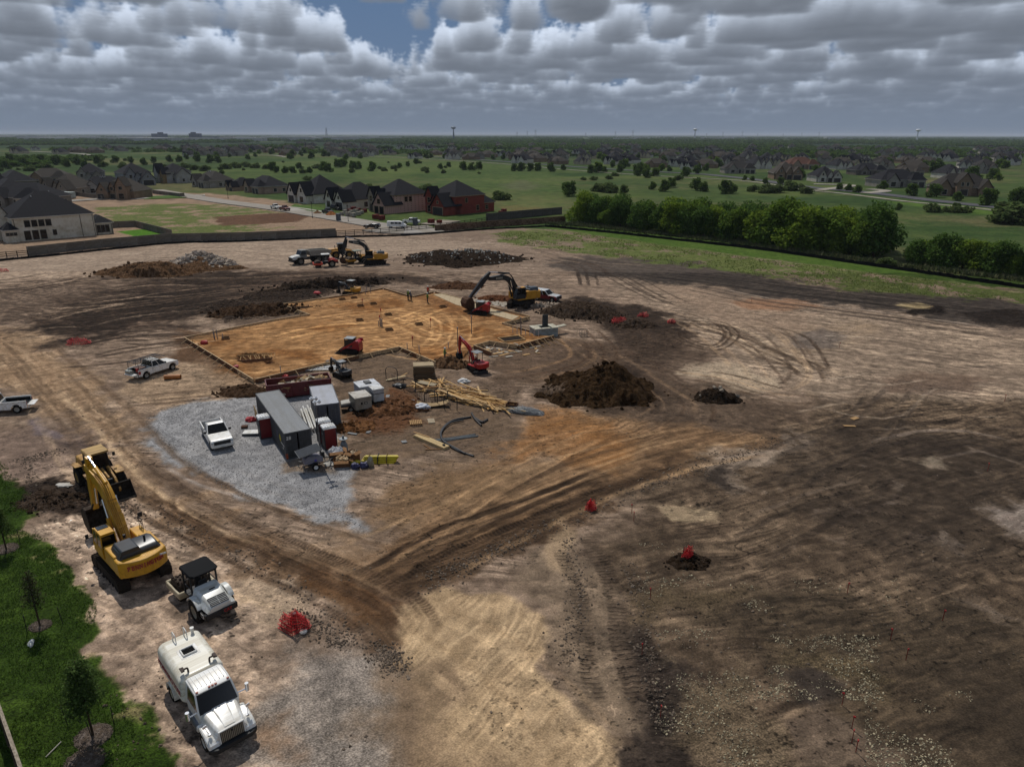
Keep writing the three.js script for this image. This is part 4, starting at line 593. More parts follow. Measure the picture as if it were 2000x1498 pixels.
// ---------- white water truck ----------
{ const f = P(392,1448), r = P(338,1362), dx = f[0] - r[0], dz = f[1] - r[1], yaw = Math.atan2(-dz, dx), L = Math.hypot(dx, dz), ux = dx / L, uz = dz / L;
  // both pixels mark the wheels on the lawn side; the centre line lies half a track further in
  const cx = r[0] + uz * 1.0, cz = r[1] - ux * 1.0;
  const t = thing('water_truck', 'white water tank truck with open square hatch and chrome mirrors', 'truck', [cx + ux * 0.35, groundY(cx, cz) - 0.02, cz + uz * 0.35], yaw), p = (n, g, m, q = t) => mesh(n, g, m, q);
  t.scale.setScalar(0.96);
  const fx = 4.5;
  for (const s of [-1,1]) { wheel(t, 0.5,0.3, fx, s * 1.0, { rim: M(0xc9c7c0,0.4,0.2) }); wheel(t, 0.5,0.56,0, s * 0.92, { rim: M(0xc4b89c, 0.5) }); }
  p('chassis', [box(7.2,0.22,0.9,1.7,0.78,0), cyl(0.14,0.14,1.7, fx, 0.5,0, 'z'), cyl(0.14,0.14,1.6,0,0.5,0, 'z')], BLACK);
  p('tank', [loft([[-1.75,1.12,2.42,0.9,0.88,0.4],[-1.68,1.02,2.58,1.1,1.08,0.38],[-1.5,0.98,2.66,1.17,1.15,0.4],[1.75,0.98,2.66,1.17,1.15,0.4],[1.93,1.02,2.58,1.1,1.08,0.38],[2.0,1.12,2.42,0.9,0.88,0.4]],7), box(3.4,0.2,1.6,0.1,0.95,0)], M(0xe2dfd2,0.35));
  p('tank_hatch', [[0.3,0,0.07,0.74],[-0.3,0,0.07,0.74],[0,0.335,0.53,0.07],[0,-0.335,0.53,0.07]].map(([x, z, w, d]) => box(w, 0.16, d, 0.05 + x, 2.69, z)).concat([box(0.95,0.03,1.0,0.05,2.655,0,0,0,0,0.01)]), WHITE);
  p('hatch_opening', [box(0.52,0.02,0.6,0.05,2.69,0,0,0,0,0)], M(0x060606,0.9,0, null));
  for (const z of [-0.35,0.25]) p('grab_rail', tube([[-1.62,2.55, z],[-1.66,2.95, z],[-1.6,3.08, z],[-1.2,3.08, z],[-1.12,2.98, z],[-1.1,2.66, z]],0.028), WHITE);
  p('vent_pipe', [cyl(0.08,0.08,0.32,-1.35,2.75,-0.72), cyl(0.11,0.11,0.14,-1.35,2.95,-0.72), cyl(0.15,0.15,0.04,-1.35,2.62,-0.72)], WHITE);
  for (const s of [-1,1]) p('spray_nozzle', [cyl(0.05,0.05,0.24,1.62,2.66, s * 0.55), tube([[1.62,2.78, s * 0.55],[1.62,2.9, s * 0.58],[1.62,2.92, s * 0.72]],0.05), hexa([[1.5,2.86, s * 0.74],[1.74,2.86, s * 0.74],[1.74,3.0, s * 0.74],[1.5,3.0, s * 0.74]],[[1.42,2.9, s * 0.92],[1.82,2.9, s * 0.92],[1.82,2.96, s * 0.92],[1.42,2.96, s * 0.92]])], M(0x3a2a22,0.7));
  for (const s of [-1,1]) p('lettering', [put(text('PENNINGTON', 0.36, font, 0.012), 0.1,1.72, s * 1.165,0, s > 0 ? 0 : Math.PI, 0)], M(0x9c2434,0.6));
  // cab
  const R = (x0, x1, y, w) => [[x0, y, -w],[x1, y, -w],[x1, y, w],[x0, y, w]], cb = R(2.15,3.95,0.95,0.98), cm = R(2.15,3.98,1.72,1.02), ct = R(2.2,3.42,2.62,0.9);
  p('cab', [hexa(cb, cm), hexa(R(2.17,3.5,2.5,0.915), R(2.2,3.42,2.62,0.9)), loft([[2.15,2.58,2.7,0.9,0.84,0.08],[2.4,2.6,2.78,0.92,0.86,0.1],[3.2,2.6,2.74,0.92,0.86,0.1],[3.52,2.56,2.62,0.9,0.86,0.05]]), hexa(R(2.15,2.3,1.72,1.02), R(2.2,2.32,2.6,0.9)), ...[-1,1].flatMap((s) => [bar([3.96,1.72, s * 1.0],[3.45,2.6, s * 0.88],0.09,0.07), bar([2.35,1.72, s * 1.0],[2.35,2.6, s * 0.89],0.16,0.05)])], WHITE);
  for (let i = 0; i < 7; i++) p('roof_rib', [box(0.95,0.03,0.035,2.78,2.775,-0.66 + i * 0.22,0,0,-0.04,0.01)], WHITE);
  p('windscreen', plate([[4.0,1.7,-0.97],[4.0,1.7,0.97],[3.47,2.58,0.86],[3.47,2.58,-0.86]],0.02,0.02), GLASS);
  for (const s of [-1,1]) { p('side_window', plate([[2.45,1.76, s * 1.0],[3.86,1.76, s * 1.0],[3.42,2.5, s * 0.91],[2.45,2.5, s * 0.91]],0.014,0.02), GLASS); }
  for (const z of [-0.78,-0.16,0,0.16,0.78]) p('marker_light', [box(0.1,0.06,0.12,3.46,2.69, z, 0,0,0,0.02)], M(0xa0421c, 0.4));
  // bonnet with its raised middle, fenders, grille
  p('bonnet', [loft([[3.85,1.0,1.75,1.0,0.9,0.2],[4.4,0.95,1.7,0.96,0.84,0.2],[5.1,0.92,1.57,0.88,0.74,0.2],[5.42,0.92,1.46,0.78,0.64,0.16]]), loft([[3.97,1.6,1.78,0.66,0.4,0.09],[4.6,1.5,1.72,0.62,0.34,0.09],[5.3,1.38,1.53,0.54,0.3,0.07]])], WHITE);
  for (const s of [-1,1]) { const sh = new THREE.Shape(); sh.moveTo(3.75,0.75); sh.quadraticCurveTo(3.8,1.3,4.3,1.34); sh.quadraticCurveTo(5.1,1.32,5.5,0.98); sh.lineTo(5.52,0.72); sh.lineTo(5.1,0.72); sh.absarc(fx, 0.55,0.6,0.25, Math.PI - 0.28, false); sh.closePath(); p('fender', prof(sh, 0.6, s * 0.9,0.1), WHITE);
    p('headlight', plate([[5.36,1.04, s * 0.66],[5.3,1.04, s * 1.1],[5.45,0.86, s * 1.12],[5.5,0.86, s * 0.66]],0.02), M(0x8c9298,0.15,0.4));
    p('door_mirror', [cyl(0.1,0.1,0.46,3.95,2.0, s * 1.5, 'y', 12), bar([3.85,1.85, s * 1.0],[3.95,1.9, s * 1.42],0.04)], CHROME);
    p('hood_mirror', [box(0.05,0.16,0.22,4.95,1.78, s * 1.08,0,0.2,0,0.03), bar([5.1,1.3, s * 0.95],[4.95,1.72, s * 1.08],0.015), cyl(0.09,0.07,0.06,5.12,1.36, s * 0.95)], CHROME);
    p('step_tank', [cyl(0.28,0.28,1.3,3.0,0.72, s * 0.9, 'x', 16)], STEEL); p('mud_flap', [box(0.03,0.5,0.55,-0.75,0.5, s * 0.92)], BLACK);
    p('rear_fender', [prof((() => { const q = new THREE.Shape(); q.absarc(0,0.5,0.66,0, Math.PI, false); q.absarc(0,0.5,0.6, Math.PI, 0, true); return q; })(), 0.62, s * 0.92,0)], WHITE2); }
  p('grille', [box(0.06,0.62,1.12,5.44,1.14,0,0,0,0.12,0.02)], M(0x24221e, 0.5));
  for (let i = 0; i < 13; i++) p('grille_bar', [box(0.03,0.58,0.035,5.485,1.14,-0.51 + i * 0.085,0,0,0.12,0)], M(0x85867f, 0.3,0.6, null));
  p('grille_surround', [box(0.1,0.06,1.28,5.42,1.47,0,0,0,0.12), box(0.1,0.66,0.07,5.45,1.14,0.61,0,0,0.12), box(0.1,0.66,0.07,5.45,1.14,-0.61,0,0,0.12)], WHITE);
  p('badge', [cyl(0.07,0.07,0.03,5.53,1.35,0, 'x', 4)], BLACK);
  p('bumper', [loft([[5.45,0.5,0.78,1.22,1.22,0.05],[5.62,0.5,0.78,1.1,1.1,0.06],[5.72,0.52,0.76,0.9,0.9,0.06]])], BLACK);
}
// ---------- compactors ----------
function roller(o) {
  const t = thing(o.name, o.label, 'roller', o.pos, o.yaw), p = (n, g, m, q = t) => mesh(n, g, m, q), z0 = 0.95;
  const drum = [cyl(0.74,0.74,1.9,1.55,0.74,0, 'z', 30)];
  if (o.pads) for (let i = 0; i < 14; i++) for (let k = 0; k < 9; k++) { const a = (i + (k % 2) * 0.5) / 14 * Math.PI * 2; drum.push(put(box(0.14,0.1,0.13,0,0.78,0,0,0,0,0.02).rotateZ(a), 1.55,0.74,-0.86 + k * 0.215)); }
  p('drum', drum, o.drumM ?? M(0x4a4038,0.8,0.2, MUDDY));
  p('drum_frame', [box(0.18,0.5,2.3,2.5,0.78,0,0,0,0,0.04), box(0.16,0.45,2.3,0.62,0.78,0,0,0,0,0.04), box(2.0,0.42,0.14,1.56,0.78,1.09,0,0,0,0.03), box(2.0,0.42,0.14,1.56,0.78,-1.09,0,0,0,0.03)], o.frameM ?? o.paint);
  for (const s of [-1,1]) wheel(t, 0.74,0.56,-1.45, s * 0.86, { lug: 16, rim: M(0x8f8877,0.7) });
  p('articulation', [box(0.9,0.5,0.6,0.2,0.85,0), cyl(0.16,0.16,0.9,0.15,0.9,0)], BLACK);
  p('rear_frame', [box(2.5,0.35,1.1,-1.4,0.9,0), box(0.3,0.42,2.0,-2.75,0.9,0,0,0,0,0.06)], BLACK);
  p('engine_cover', [loft([[-2.85,1.05,1.42,0.86,0.62,0.16],[-2.6,1.05,1.62,0.9,0.68,0.2],[-1.6,1.05,1.86,0.9,0.74,0.22],[-0.85,1.05,1.92,0.86,0.74,0.2]])], o.paint);
  for (const s of [-1,1]) p('wheel_guard', prof((() => { const q = new THREE.Shape(); q.absarc(-1.45,0.74,0.92,0.5, Math.PI - 0.55, false); q.absarc(-1.45,0.74,0.84, Math.PI - 0.55,0.5, true); return q; })(), 0.34, s * 0.98,0.02), o.paint);
  const gr = [box(0.62,0.03,1.1,-2.55,1.62,0,0,0,0.42,0)]; p('radiator_grille', gr, M(0x101112,0.6)); for (let i = 0; i < 6; i++) p('grille_bar', [box(0.02,0.02,1.08,-2.8 + i * 0.1,1.535 + i * 0.045,0,0,0,0.42,0)], M(0xaeb0b0,0.5)); p('grille_bar', [box(0.62,0.02,0.025,-2.55,1.645,0,0,0,0.42,0)], M(0xaeb0b0,0.5));
  p('hood_slot', [box(0.1,0.02,0.36,-1.6,1.875,0.1)], M(0x0a0a0a, 0.8,0, null));
  p('platform', [box(1.2,0.12,1.7,-0.2,1.15,0)], BLACK); p('seat', [box(0.45,0.12,0.5,-0.3,1.5,0), box(0.12,0.6,0.5,-0.55,1.75,0)], BLACK); p('console', [box(0.2,0.7,0.4,0.25,1.5,0), cyl(0.2,0.2,0.03,0.15,1.95,0, 'x', 16)], BLACK);
  const posts = []; for (const [x, z] of [[0.35,0.78],[0.35,-0.78],[-0.75,0.78],[-0.75,-0.78]]) posts.push(bar([x, 1.15, z],[x, 2.75, z],0.09,0.09)); posts.push(bar([0.35,1.75,0.78],[-0.75,1.75,0.78],0.03), bar([0.35,1.75,-0.78],[-0.75,1.75,-0.78],0.03), bar([0.35,1.9,-0.78],[0.35,1.9,0.78],0.03)); p('canopy_post', posts, BLACK);
  p('canopy', [loft([[-1.15,2.72,2.82,0.7,0.66,0.03],[-0.9,2.72,2.86,0.9,0.86,0.04],[0.5,2.72,2.86,0.9,0.86,0.04],[0.68,2.72,2.82,0.8,0.76,0.03]])], o.canopyM ?? M(0x0e0f12,0.8));
  if (o.plate) { p('rear_panel', [box(0.06,0.34,0.7,-2.92,0.95,0.35)], BLACK); p('lettering', [put(text('CAT', 0.2, sans, 0.015), -2.95,0.95,0.35,0,-Math.PI / 2,0)], M(0xa01418,0.6)); p('sign_plate', [box(0.42,0.26,0.02,-2.45,0.93,-1.02)], WHITE); p('lettering', [put(text('CMC', 0.13, sans, 0.01), -2.45,0.93,-1.035,0, Math.PI, 0)], BLACK); p('side_panel', [box(0.9,0.36,0.04,-2.45,0.93,-0.99)], BLACK); }
  return t;
}
{ const q = between([402,1210],[352,1160]);
  roller({ name: 'padfoot_roller', label: 'white padfoot soil compactor with black canopy beside the big yellow excavator', pos: [q.pos[0] + 0.5, q.pos[1], q.pos[2] - 0.3], yaw: q.yaw, paint: M(0xc9ccca, 0.35), frameM: M(0xb0a488,0.6), pads: true, plate: true }); }
{ const q = between([651,520],[618,522]);
  roller({ name: 'drum_roller', label: 'orange red drum roller with white canopy in front of grey dump truck', pos: q.pos, yaw: q.yaw, paint: M(0xb53a22,0.45), frameM: M(0xc4442a, 0.45), canopyM: M(0xcfcfca, 0.5) }); }
{ const q = between([710,512],[682,515]);
  roller({ name: 'drum_roller', label: 'yellow drum roller behind the raised black excavator arm', pos: q.pos, yaw: q.yaw, paint: DEERE, canopyM: M(0x66705f, 0.5) }); }
// ---------- wheel loaders ----------
function loader(o) {
  const t = thing(o.name, o.label, 'loader', o.pos, o.yaw), p = (n, g, m, q = t) => mesh(n, g, m, q);
  for (const [x, s] of [[1.5,1],[1.5,-1],[-1.6,1],[-1.6,-1]]) wheel(t, 0.82,0.62, x, s * 1.05, { lug: 16, rim: M(0x8a6c2a, 0.6) });
  p('frame', [box(2.4,0.6,1.0,-1.4,1.15,0), box(1.8,0.6,0.9,1.2,1.1,0), cyl(0.2,0.2,1.1,-0.05,1.1,0)], BLACK);
  p('engine_cover', [loft([[-3.3,0.95,1.9,0.85,0.75,0.15],[-3.0,0.95,2.2,0.9,0.8,0.18],[-1.0,0.95,2.35,0.9,0.82,0.18]])], o.paint);
  p('counterweight', [box(0.5,0.7,2.1,-3.3,1.1,0,0,0,0,0.08)], o.paint);
  for (const x of [1.5,-1.6]) for (const s of [-1,1]) p('mudguard', [box(1.3,0.08,0.7, x - 0.2,1.78, s * 1.05,0,0, x > 0 ? -0.1 : 0.1,0.03)], o.paint);
  const b = [[-0.95,1.6,-0.75],[0.55,1.6,-0.75],[0.55,1.6,0.75],[-0.95,1.6,0.75]], tp = [[-0.9,3.25,-0.68],[0.4,3.25,-0.68],[0.4,3.25,0.68],[-0.9,3.25,0.68]], mid = (i, f) => b[i].map((v, c) => lerp(v, tp[i][c], f));
  p('cab', [hexa(b, [0,1,2,3].map((i) => mid(i, 0.22))), ...[0,1,2,3].map((i) => bar(mid(i, 0.15), tp[i],0.08,0.08))], o.cabM ?? BLACK);
  for (let i = 0; i < 4; i++) { const j = (i + 1) % 4; p('window', plate([mid(i, 0.24), mid(j, 0.24), mid(j, 0.97), mid(i, 0.97)],0.012), GLASS); }
  p('cab_roof', [loft([[-1.05,3.22,3.36,0.78,0.74,0.06],[-0.9,3.22,3.42,0.84,0.8,0.08],[0.5,3.22,3.42,0.84,0.8,0.08],[0.66,3.22,3.36,0.8,0.76,0.06]])], o.roofM ?? o.paint);
  p('exhaust', [cyl(0.08,0.08,0.7,-1.6,2.65,0.3)], BLACK);
  for (const s of [-1,1]) { p('lift_arm', prof([[0.5,1.9],[0.9,2.1],[2.3,1.5],[3.1,0.75],[2.95,0.5],[2.1,1.15],[0.8,1.6]],0.16, s * 0.48,0.02), o.paint); p('mirror', [box(0.08,0.34,0.22,0.6,2.9, s * 1.15), bar([0.45,3.1, s * 0.7],[0.6,3.0, s * 1.1],0.02)], BLACK); }
  p('lift_cylinder', [bar([0.6,1.2,0.3],[2.0,1.2,0.3],0.1), bar([0.6,1.2,-0.3],[2.0,1.2,-0.3],0.1), bar([0.9,2.0,0],[2.4,1.7,0],0.1)], o.paint);
  const u = o.tilt ?? 0; p('bucket', [prof([[2.8,0.25],[2.75,1.1],[2.95,1.35],[3.05,1.3],[2.92,1.05],[2.95,0.4],[3.2,0.2],[3.9,0.12],[3.9,0.04],[3.1,0.06]],2.7,0,0.01), ...[-1,1].map((s) => prof([[2.8,0.25],[2.75,1.1],[2.95,1.35],[3.5,0.5],[3.9,0.12],[3.1,0.06]],0.05, s * 1.33,0))], o.bucketM ?? M(0x2e2a26,0.8,0.2, MUDDY));
  return t;
}
{ const q = between([186,940],[243,992]); const c = spot(199,950);
  loader({ name: 'wheel_loader', label: 'dusty yellow wheel loader with lowered bucket behind the lettered yellow excavator', pos: [c[0], c[1], c[2]], yaw: q.yaw, paint: M(0xb58a42,0.65,0, MUDDY), roofM: M(0xb08f52,0.7,0, MUDDY) }); }
{ const q = between([672,502],[640,504]); const c = spot(668,503);
  loader({ name: 'wheel_loader', label: 'yellow wheel loader parked between dump truck and far excavator', pos: c, yaw: q.yaw + Math.PI, paint: DEERE, roofM: M(0x24262a, 0.5) }); }
// ---------- grey articulated dump truck ----------
{ const q = between([640,508],[575,516]), c = spot(600,514), t = thing('dump_truck', 'grey articulated dump truck with white bonnet parked behind orange roller', 'truck', c, q.yaw), p = (n, g, m) => mesh(n, g, m, t), gy = M(0x6e6f6c, 0.55), wh = M(0xc6c6c2,0.45);
  for (const s of [-1,1]) for (const x of [2.2,-2.2,-4.1]) wheel(t, 0.85,0.65, x, s * 1.15, { lug: 14, rim: M(0x6a675f, 0.6) });
  p('chassis', [box(9,0.5,1.1,-0.9,1.15,0)], BLACK);
  p('bonnet', [loft([[2.0,1.1,2.15,1.2,1.05,0.2],[3.4,1.1,1.95,1.1,0.95,0.25],[4.0,1.1,1.75,0.95,0.85,0.25]])], wh);
  p('front_grille', [box(0.12,0.75,1.9,4.0,1.25,0,0,0,0,0.05), box(0.5,0.3,2.4,3.8,0.85,0)], BLACK);
  for (const s of [-1,1]) p('mudguard', prof([[1.1,1.1],[1.3,1.8],[2.9,1.8],[3.3,1.4],[3.3,1.2],[2.8,1.65],[1.5,1.65]],0.7, s * 1.1,0.03), gy);
  const R = (x0, x1, y, w) => [[x0, y, -w],[x1, y, -w],[x1, y, w],[x0, y, w]];
  p('cab', [hexa(R(0.5,2.1,1.3,1.1), R(0.5,2.1,2.15,1.1)), hexa(R(0.5,1.75,2.95,0.98), R(0.5,1.7,3.15,0.95)), ...[-1,1].flatMap((s) => [bar([2.05,2.1, s * 1.05],[1.7,3.0, s * 0.95],0.1,0.1), bar([0.6,2.1, s * 1.05],[0.6,3.0, s * 0.95],0.12,0.12)])], gy);
  p('windscreen', plate([[2.1,2.16,-1.02],[2.1,2.16,1.02],[1.74,2.95,0.93],[1.74,2.95,-0.93]],0.02), GLASS); for (const s of [-1,1]) p('side_window', plate([[0.65,2.16, s * 1.09],[2.0,2.16, s * 1.09],[1.7,2.95, s * 0.98],[0.65,2.95, s * 0.98]],0.015), GLASS);
  p('dump_body', [prof([[-0.1,2.5],[0.0,3.0],[-0.25,3.0],[-0.45,2.2],[-4.6,1.75],[-5.6,2.3],[-5.6,2.05],[-4.7,1.5],[-0.3,1.8]],2.7,0,0.02), ...[-1,1].map((s) => prof([[-0.1,3.0],[-0.3,1.8],[-4.7,1.5],[-5.6,2.1],[-5.5,2.75],[-4.4,2.8]],0.1, s * 1.35,0.02)), ...[-1,1].map((s) => box(4.6,0.1,0.2,-2.6,2.88, s * 1.38,0,0,0.03))], M(0x8b8880,0.6));
}
// ---------- red compact track loaders ----------
function trackLoader(o) {
  const t = thing('track_loader', o.label, 'loader', o.pos, o.yaw), p = (n, g, m) => mesh(n, g, m, t), red = M(0x9c1a1c, 0.4);
  for (const s of [-1,1]) { crawler(t, 2.3,0.66,0.42, s * 0.78, { pitch: 0.12, mat: RUBBER }); }
  p('body', [loft([[-1.3,0.45,1.6,0.62,0.6,0.12],[-0.95,0.42,1.85,0.72,0.66,0.16],[-0.45,0.42,1.7,0.7,0.62,0.14],[-0.3,0.42,0.95,0.6,0.55,0.1],[0.7,0.42,0.8,0.6,0.55,0.08]])], red);
  p('rear_door', [box(0.1,0.85,1.3,-1.3,0.95,0,0,0,0,0.05)], red);
  for (const s of [-1,1]) { p('lift_arm', prof([[-1.4,1.45],[-1.3,1.92],[-0.95,1.92],[0.85,0.9],[1.3,0.45],[1.2,0.25],[0.75,0.68],[-0.85,1.58]],0.15, s * 0.86,0.02), red); p('side_window', [plate([[-0.4,1.0, s * 0.57],[0.65,0.9, s * 0.57],[0.62,1.9, s * 0.55],[-0.4,1.9, s * 0.55]],0.01)], M(0x1d2022,0.3)); }
  p('cab_frame', [...[[0.72,1],[0.72,-1],[-0.45,1],[-0.45,-1]].map(([x, s]) => bar([x, 0.8, s * 0.58],[x - 0.05,2.02, s * 0.55],0.08,0.08)), box(0.3,0.5,0.5,-0.4,1.1,0)], BLACK);
  p('cab_roof', [box(1.3,0.1,1.25,0.12,2.06,0,0,0,0,0.04)], M(0x8b9093,0.5));
  p('bucket', [prof([[1.25,0.1],[1.2,0.6],[1.3,0.72],[1.36,0.62],[1.33,0.2],[1.5,0.08],[2.0,0.06],[2.0,0.0],[1.35,0.0]],1.9,0,0.01), ...[-1,1].map((s) => prof([[1.25,0.1],[1.2,0.6],[1.3,0.72],[1.95,0.1],[1.35,0.0]],0.04, s * 0.93,0)), ...Array.from({ length: 8 }, (_, i) => box(0.18,0.04,0.06,2.06,0.03,-0.85 + i * 0.243,0,0,0,0))], BLACK);
  return t;
}
{ const q = between([700,692],[664,690], PADH), c = spot(688,690,0);
  trackLoader({ label: 'red track loader with toothed bucket driving on the orange pad', pos: [...P(687,689, PADH)].reduce((a, v, i) => (i ? [a[0], groundY(a[0], v) , v] : [v]), []), yaw: q.yaw }); }
{ const p = P(940,613, PADH); trackLoader({ label: 'red track loader seen from behind under the black excavator bucket', pos: [p[0], groundY(p[0], p[1]), p[1]], yaw: between([950,614],[905,611], PADH).yaw }); }
// ---------- pickups and cars: local +x forward ----------
function pickup(o) {
  const t = thing(o.name ?? 'pickup_truck', o.label, o.cat ?? 'pickup', o.pos, o.yaw, o.group), p = (n, g, m) => mesh(n, g, m, t), pt = o.paint ?? WHITE, crew = o.cab ?? 1.0;   // cab: length of the rear cab half
  const W = o.w ?? 1.0, fx = 1.85, rx = o.suv ? -1.2 : -1.85, back = o.suv ? -2.3 : -2.85, cabB = o.suv ? -2.25 : -0.05 - crew * 0.65, wr = o.wr ?? 0.43, bt = o.suv ? 1.16 : 1.24;
  for (const s of [-1,1]) { wheel(t, wr, 0.27, fx, s * (W - 0.15), { spokes: 5, rim: o.rim }); wheel(t, wr, 0.27, rx, s * (W - 0.15), { spokes: 5, rim: o.rim }); }
  const arch = (sh, x) => { sh.lineTo(x + wr + 0.09,0.42); sh.absarc(x, wr, wr + 0.09,0, Math.PI, false); sh.lineTo(x - wr - 0.09,0.42); };
  const sh = new THREE.Shape(); sh.moveTo(2.72,0.42); arch(sh, fx); if (o.suv) arch(sh, rx); sh.lineTo(o.suv ? back : cabB, 0.42); sh.lineTo(o.suv ? back : cabB, bt); sh.lineTo(0.95, bt); sh.quadraticCurveTo(2.2, bt - 0.02,2.62, bt - 0.14); sh.quadraticCurveTo(2.8, bt - 0.3,2.76,0.7); sh.closePath();
  p('body', prof(sh, 2 * W, 0,0.09), pt);
  if (!o.suv) {
    const bs = new THREE.Shape(); bs.moveTo(cabB - 0.03,0.45); arch(bs, rx); bs.lineTo(back, 0.5); bs.lineTo(back, bt + 0.06); bs.lineTo(cabB - 0.03, bt + 0.06); bs.closePath();
    p('bed', [...[-1,1].map((s) => prof(bs.clone(), 0.1, s * (W - 0.05), 0.03)), box(cabB - back - 0.1,0.06,2 * W - 0.18, (cabB + back) / 2,0.72,0), box(0.08,0.6,2 * W - 0.2, cabB - 0.1,0.95,0)], pt);
    p('bed_liner', [box(cabB - back - 0.2,0.02,2 * W - 0.34, (cabB + back) / 2 - 0.02,0.765,0), ...[-1,1].map((s) => box(cabB - back - 0.2,0.36,0.03, (cabB + back) / 2,0.97, s * (W - 0.12)))], M(0x1a1b1d, 0.8));
    p('tailgate', o.gateDown ? [box(0.62,0.06,1.6, back - 0.32,0.76,0)] : [box(0.07,0.52,1.72, back + 0.02,0.93,0,0,0,0,0.03)], pt);
  }
  const x0 = o.suv ? -2.2 : cabB + 0.02, x1 = 1.05, t0 = x0 + (o.suv ? 0.25 : 0.16), t1 = 0.22, h0 = bt - 0.04, h1 = o.roofH ?? 1.94, wb = W - 0.06, wt = W - 0.24;
  const B = [[x0, h0,-wb],[x1, h0,-wb],[x1, h0, wb],[x0, h0, wb]], T = [[t0, h1,-wt],[t1, h1,-wt],[t1, h1, wt],[t0, h1, wt]], mid = (i, f) => B[i].map((v, c) => lerp(v, T[i][c], f)), nb = o.suv ? 3 : crew > 0.5 ? 2 : 1;
  const pill = []; for (let i = 0; i <= nb; i++) { const f = i / nb; for (const [a, b] of [[0,1],[3,2]]) { const lo = B[a].map((v, c) => lerp(v, B[b][c], f)), hi = T[a].map((v, c) => lerp(v, T[b][c], f)); pill.push(bar(lo, hi, 0.1,0.06)); } }
  p('cab', [...pill, loft([[t0 - 0.06, h1 - 0.1, h1 - 0.02, wt + 0.03, wt - 0.05,0.03],[t0 + 0.1, h1 - 0.1, h1 + 0.03, wt + 0.03, wt - 0.05,0.05],[t1 - 0.15, h1 - 0.1, h1 + 0.03, wt + 0.03, wt - 0.05,0.05],[t1 + 0.06, h1 - 0.1, h1 - 0.03, wt + 0.03, wt - 0.05,0.03]])], o.roofM ?? pt);
  p('cabin_interior', [hexa(B.map(([x, y, z]) => [x * 0.96, y, z * 0.93]), T.map(([x, y, z]) => [x * 0.9, y - 0.1, z * 0.9]))], M(0x0d0e10,0.8,0, null));
  p('windscreen', plate([mid(1,0.06), mid(2,0.06), mid(2,0.92), mid(1,0.92)],0.012), GLASS); p('rear_window', plate([mid(0,0.1), mid(3,0.1), mid(3,0.9), mid(0,0.9)],0.012), GLASS);
  for (const [a, b] of [[0,1],[3,2]]) for (let i = 0; i < nb; i++) { const f0 = (i + 0.05) / nb, f1 = (i + 0.95) / nb, at = (f, g) => B[a].map((v, c) => lerp(lerp(v, B[b][c], f), lerp(T[a][c], T[b][c], f), g)); p('side_window', plate([at(f0,0.08), at(f1,0.08), at(f1,0.9), at(f0,0.9)],0.01), GLASS); }
  if (o.hoodM) p('bonnet', [loft([[1.0, bt - 0.1, bt + 0.02, W - 0.06, W - 0.12,0.05],[2.0, bt - 0.14, bt + 0.01, W - 0.08, W - 0.14,0.05],[2.62, bt - 0.25, bt - 0.11, W - 0.1, W - 0.18,0.05]])], o.hoodM);
  p('grille', [box(0.06,0.34,1.5,2.74,0.86,0,0,0,0,0.02), box(0.05,0.12,1.4,2.77,0.5,0)], BLACK);
  p('bumper', [loft([[2.62,0.42,0.66, W - 0.02, W - 0.02,0.06],[2.82,0.44,0.64, W - 0.14, W - 0.14,0.07]]), ...(o.suv ? [] : [box(0.14,0.18,1.8, back - 0.08,0.52,0,0,0,0,0.03)])], o.bumperM ?? pt);
  for (const s of [-1,1]) { p('headlight', [box(0.16,0.16,0.32,2.68,0.93, s * (W - 0.2), 0, s * 0.25,0,0.03)], M(0x9aa2a8,0.12,0.3, null)); p('tail_light', [box(0.06,0.34,0.12, back - 0.01,0.95, s * (W - 0.09), 0,0,0,0.02)], M(0x7a1014,0.3)); p('mirror', [box(0.12,0.2,0.26,0.82, bt + 0.14, s * (W + 0.12), 0,0,0,0.04)], o.mirrorM ?? BLACK); for (let i = 0; i < Math.min(2, nb); i++) p('door_handle', [box(0.18,0.03,0.03,-0.25 + (nb > 1 ? i * -0.85 + 0.25 : 0), bt - 0.14, s * (W + 0.005))], BLACK); }
  p('licence_plate', [box(0.02,0.12,0.3,2.83,0.52,0)], M(0xbfc3c4,0.6));
  return t;
}
{ const f = P(414,880), r = P(397,850), dx = f[0] - r[0], dz = f[1] - r[1], L = Math.hypot(dx, dz), ux = dx / L, uz = dz / L, cx = (f[0] + r[0]) / 2 + uz * 0.88, cz = (f[1] + r[1]) / 2 - ux * 0.88;
  pickup({ label: 'white pickup parked on the grey gravel with empty black bed', pos: [cx, groundY(cx, cz), cz], yaw: Math.atan2(-dz, dx), cab: 0.75 }); }
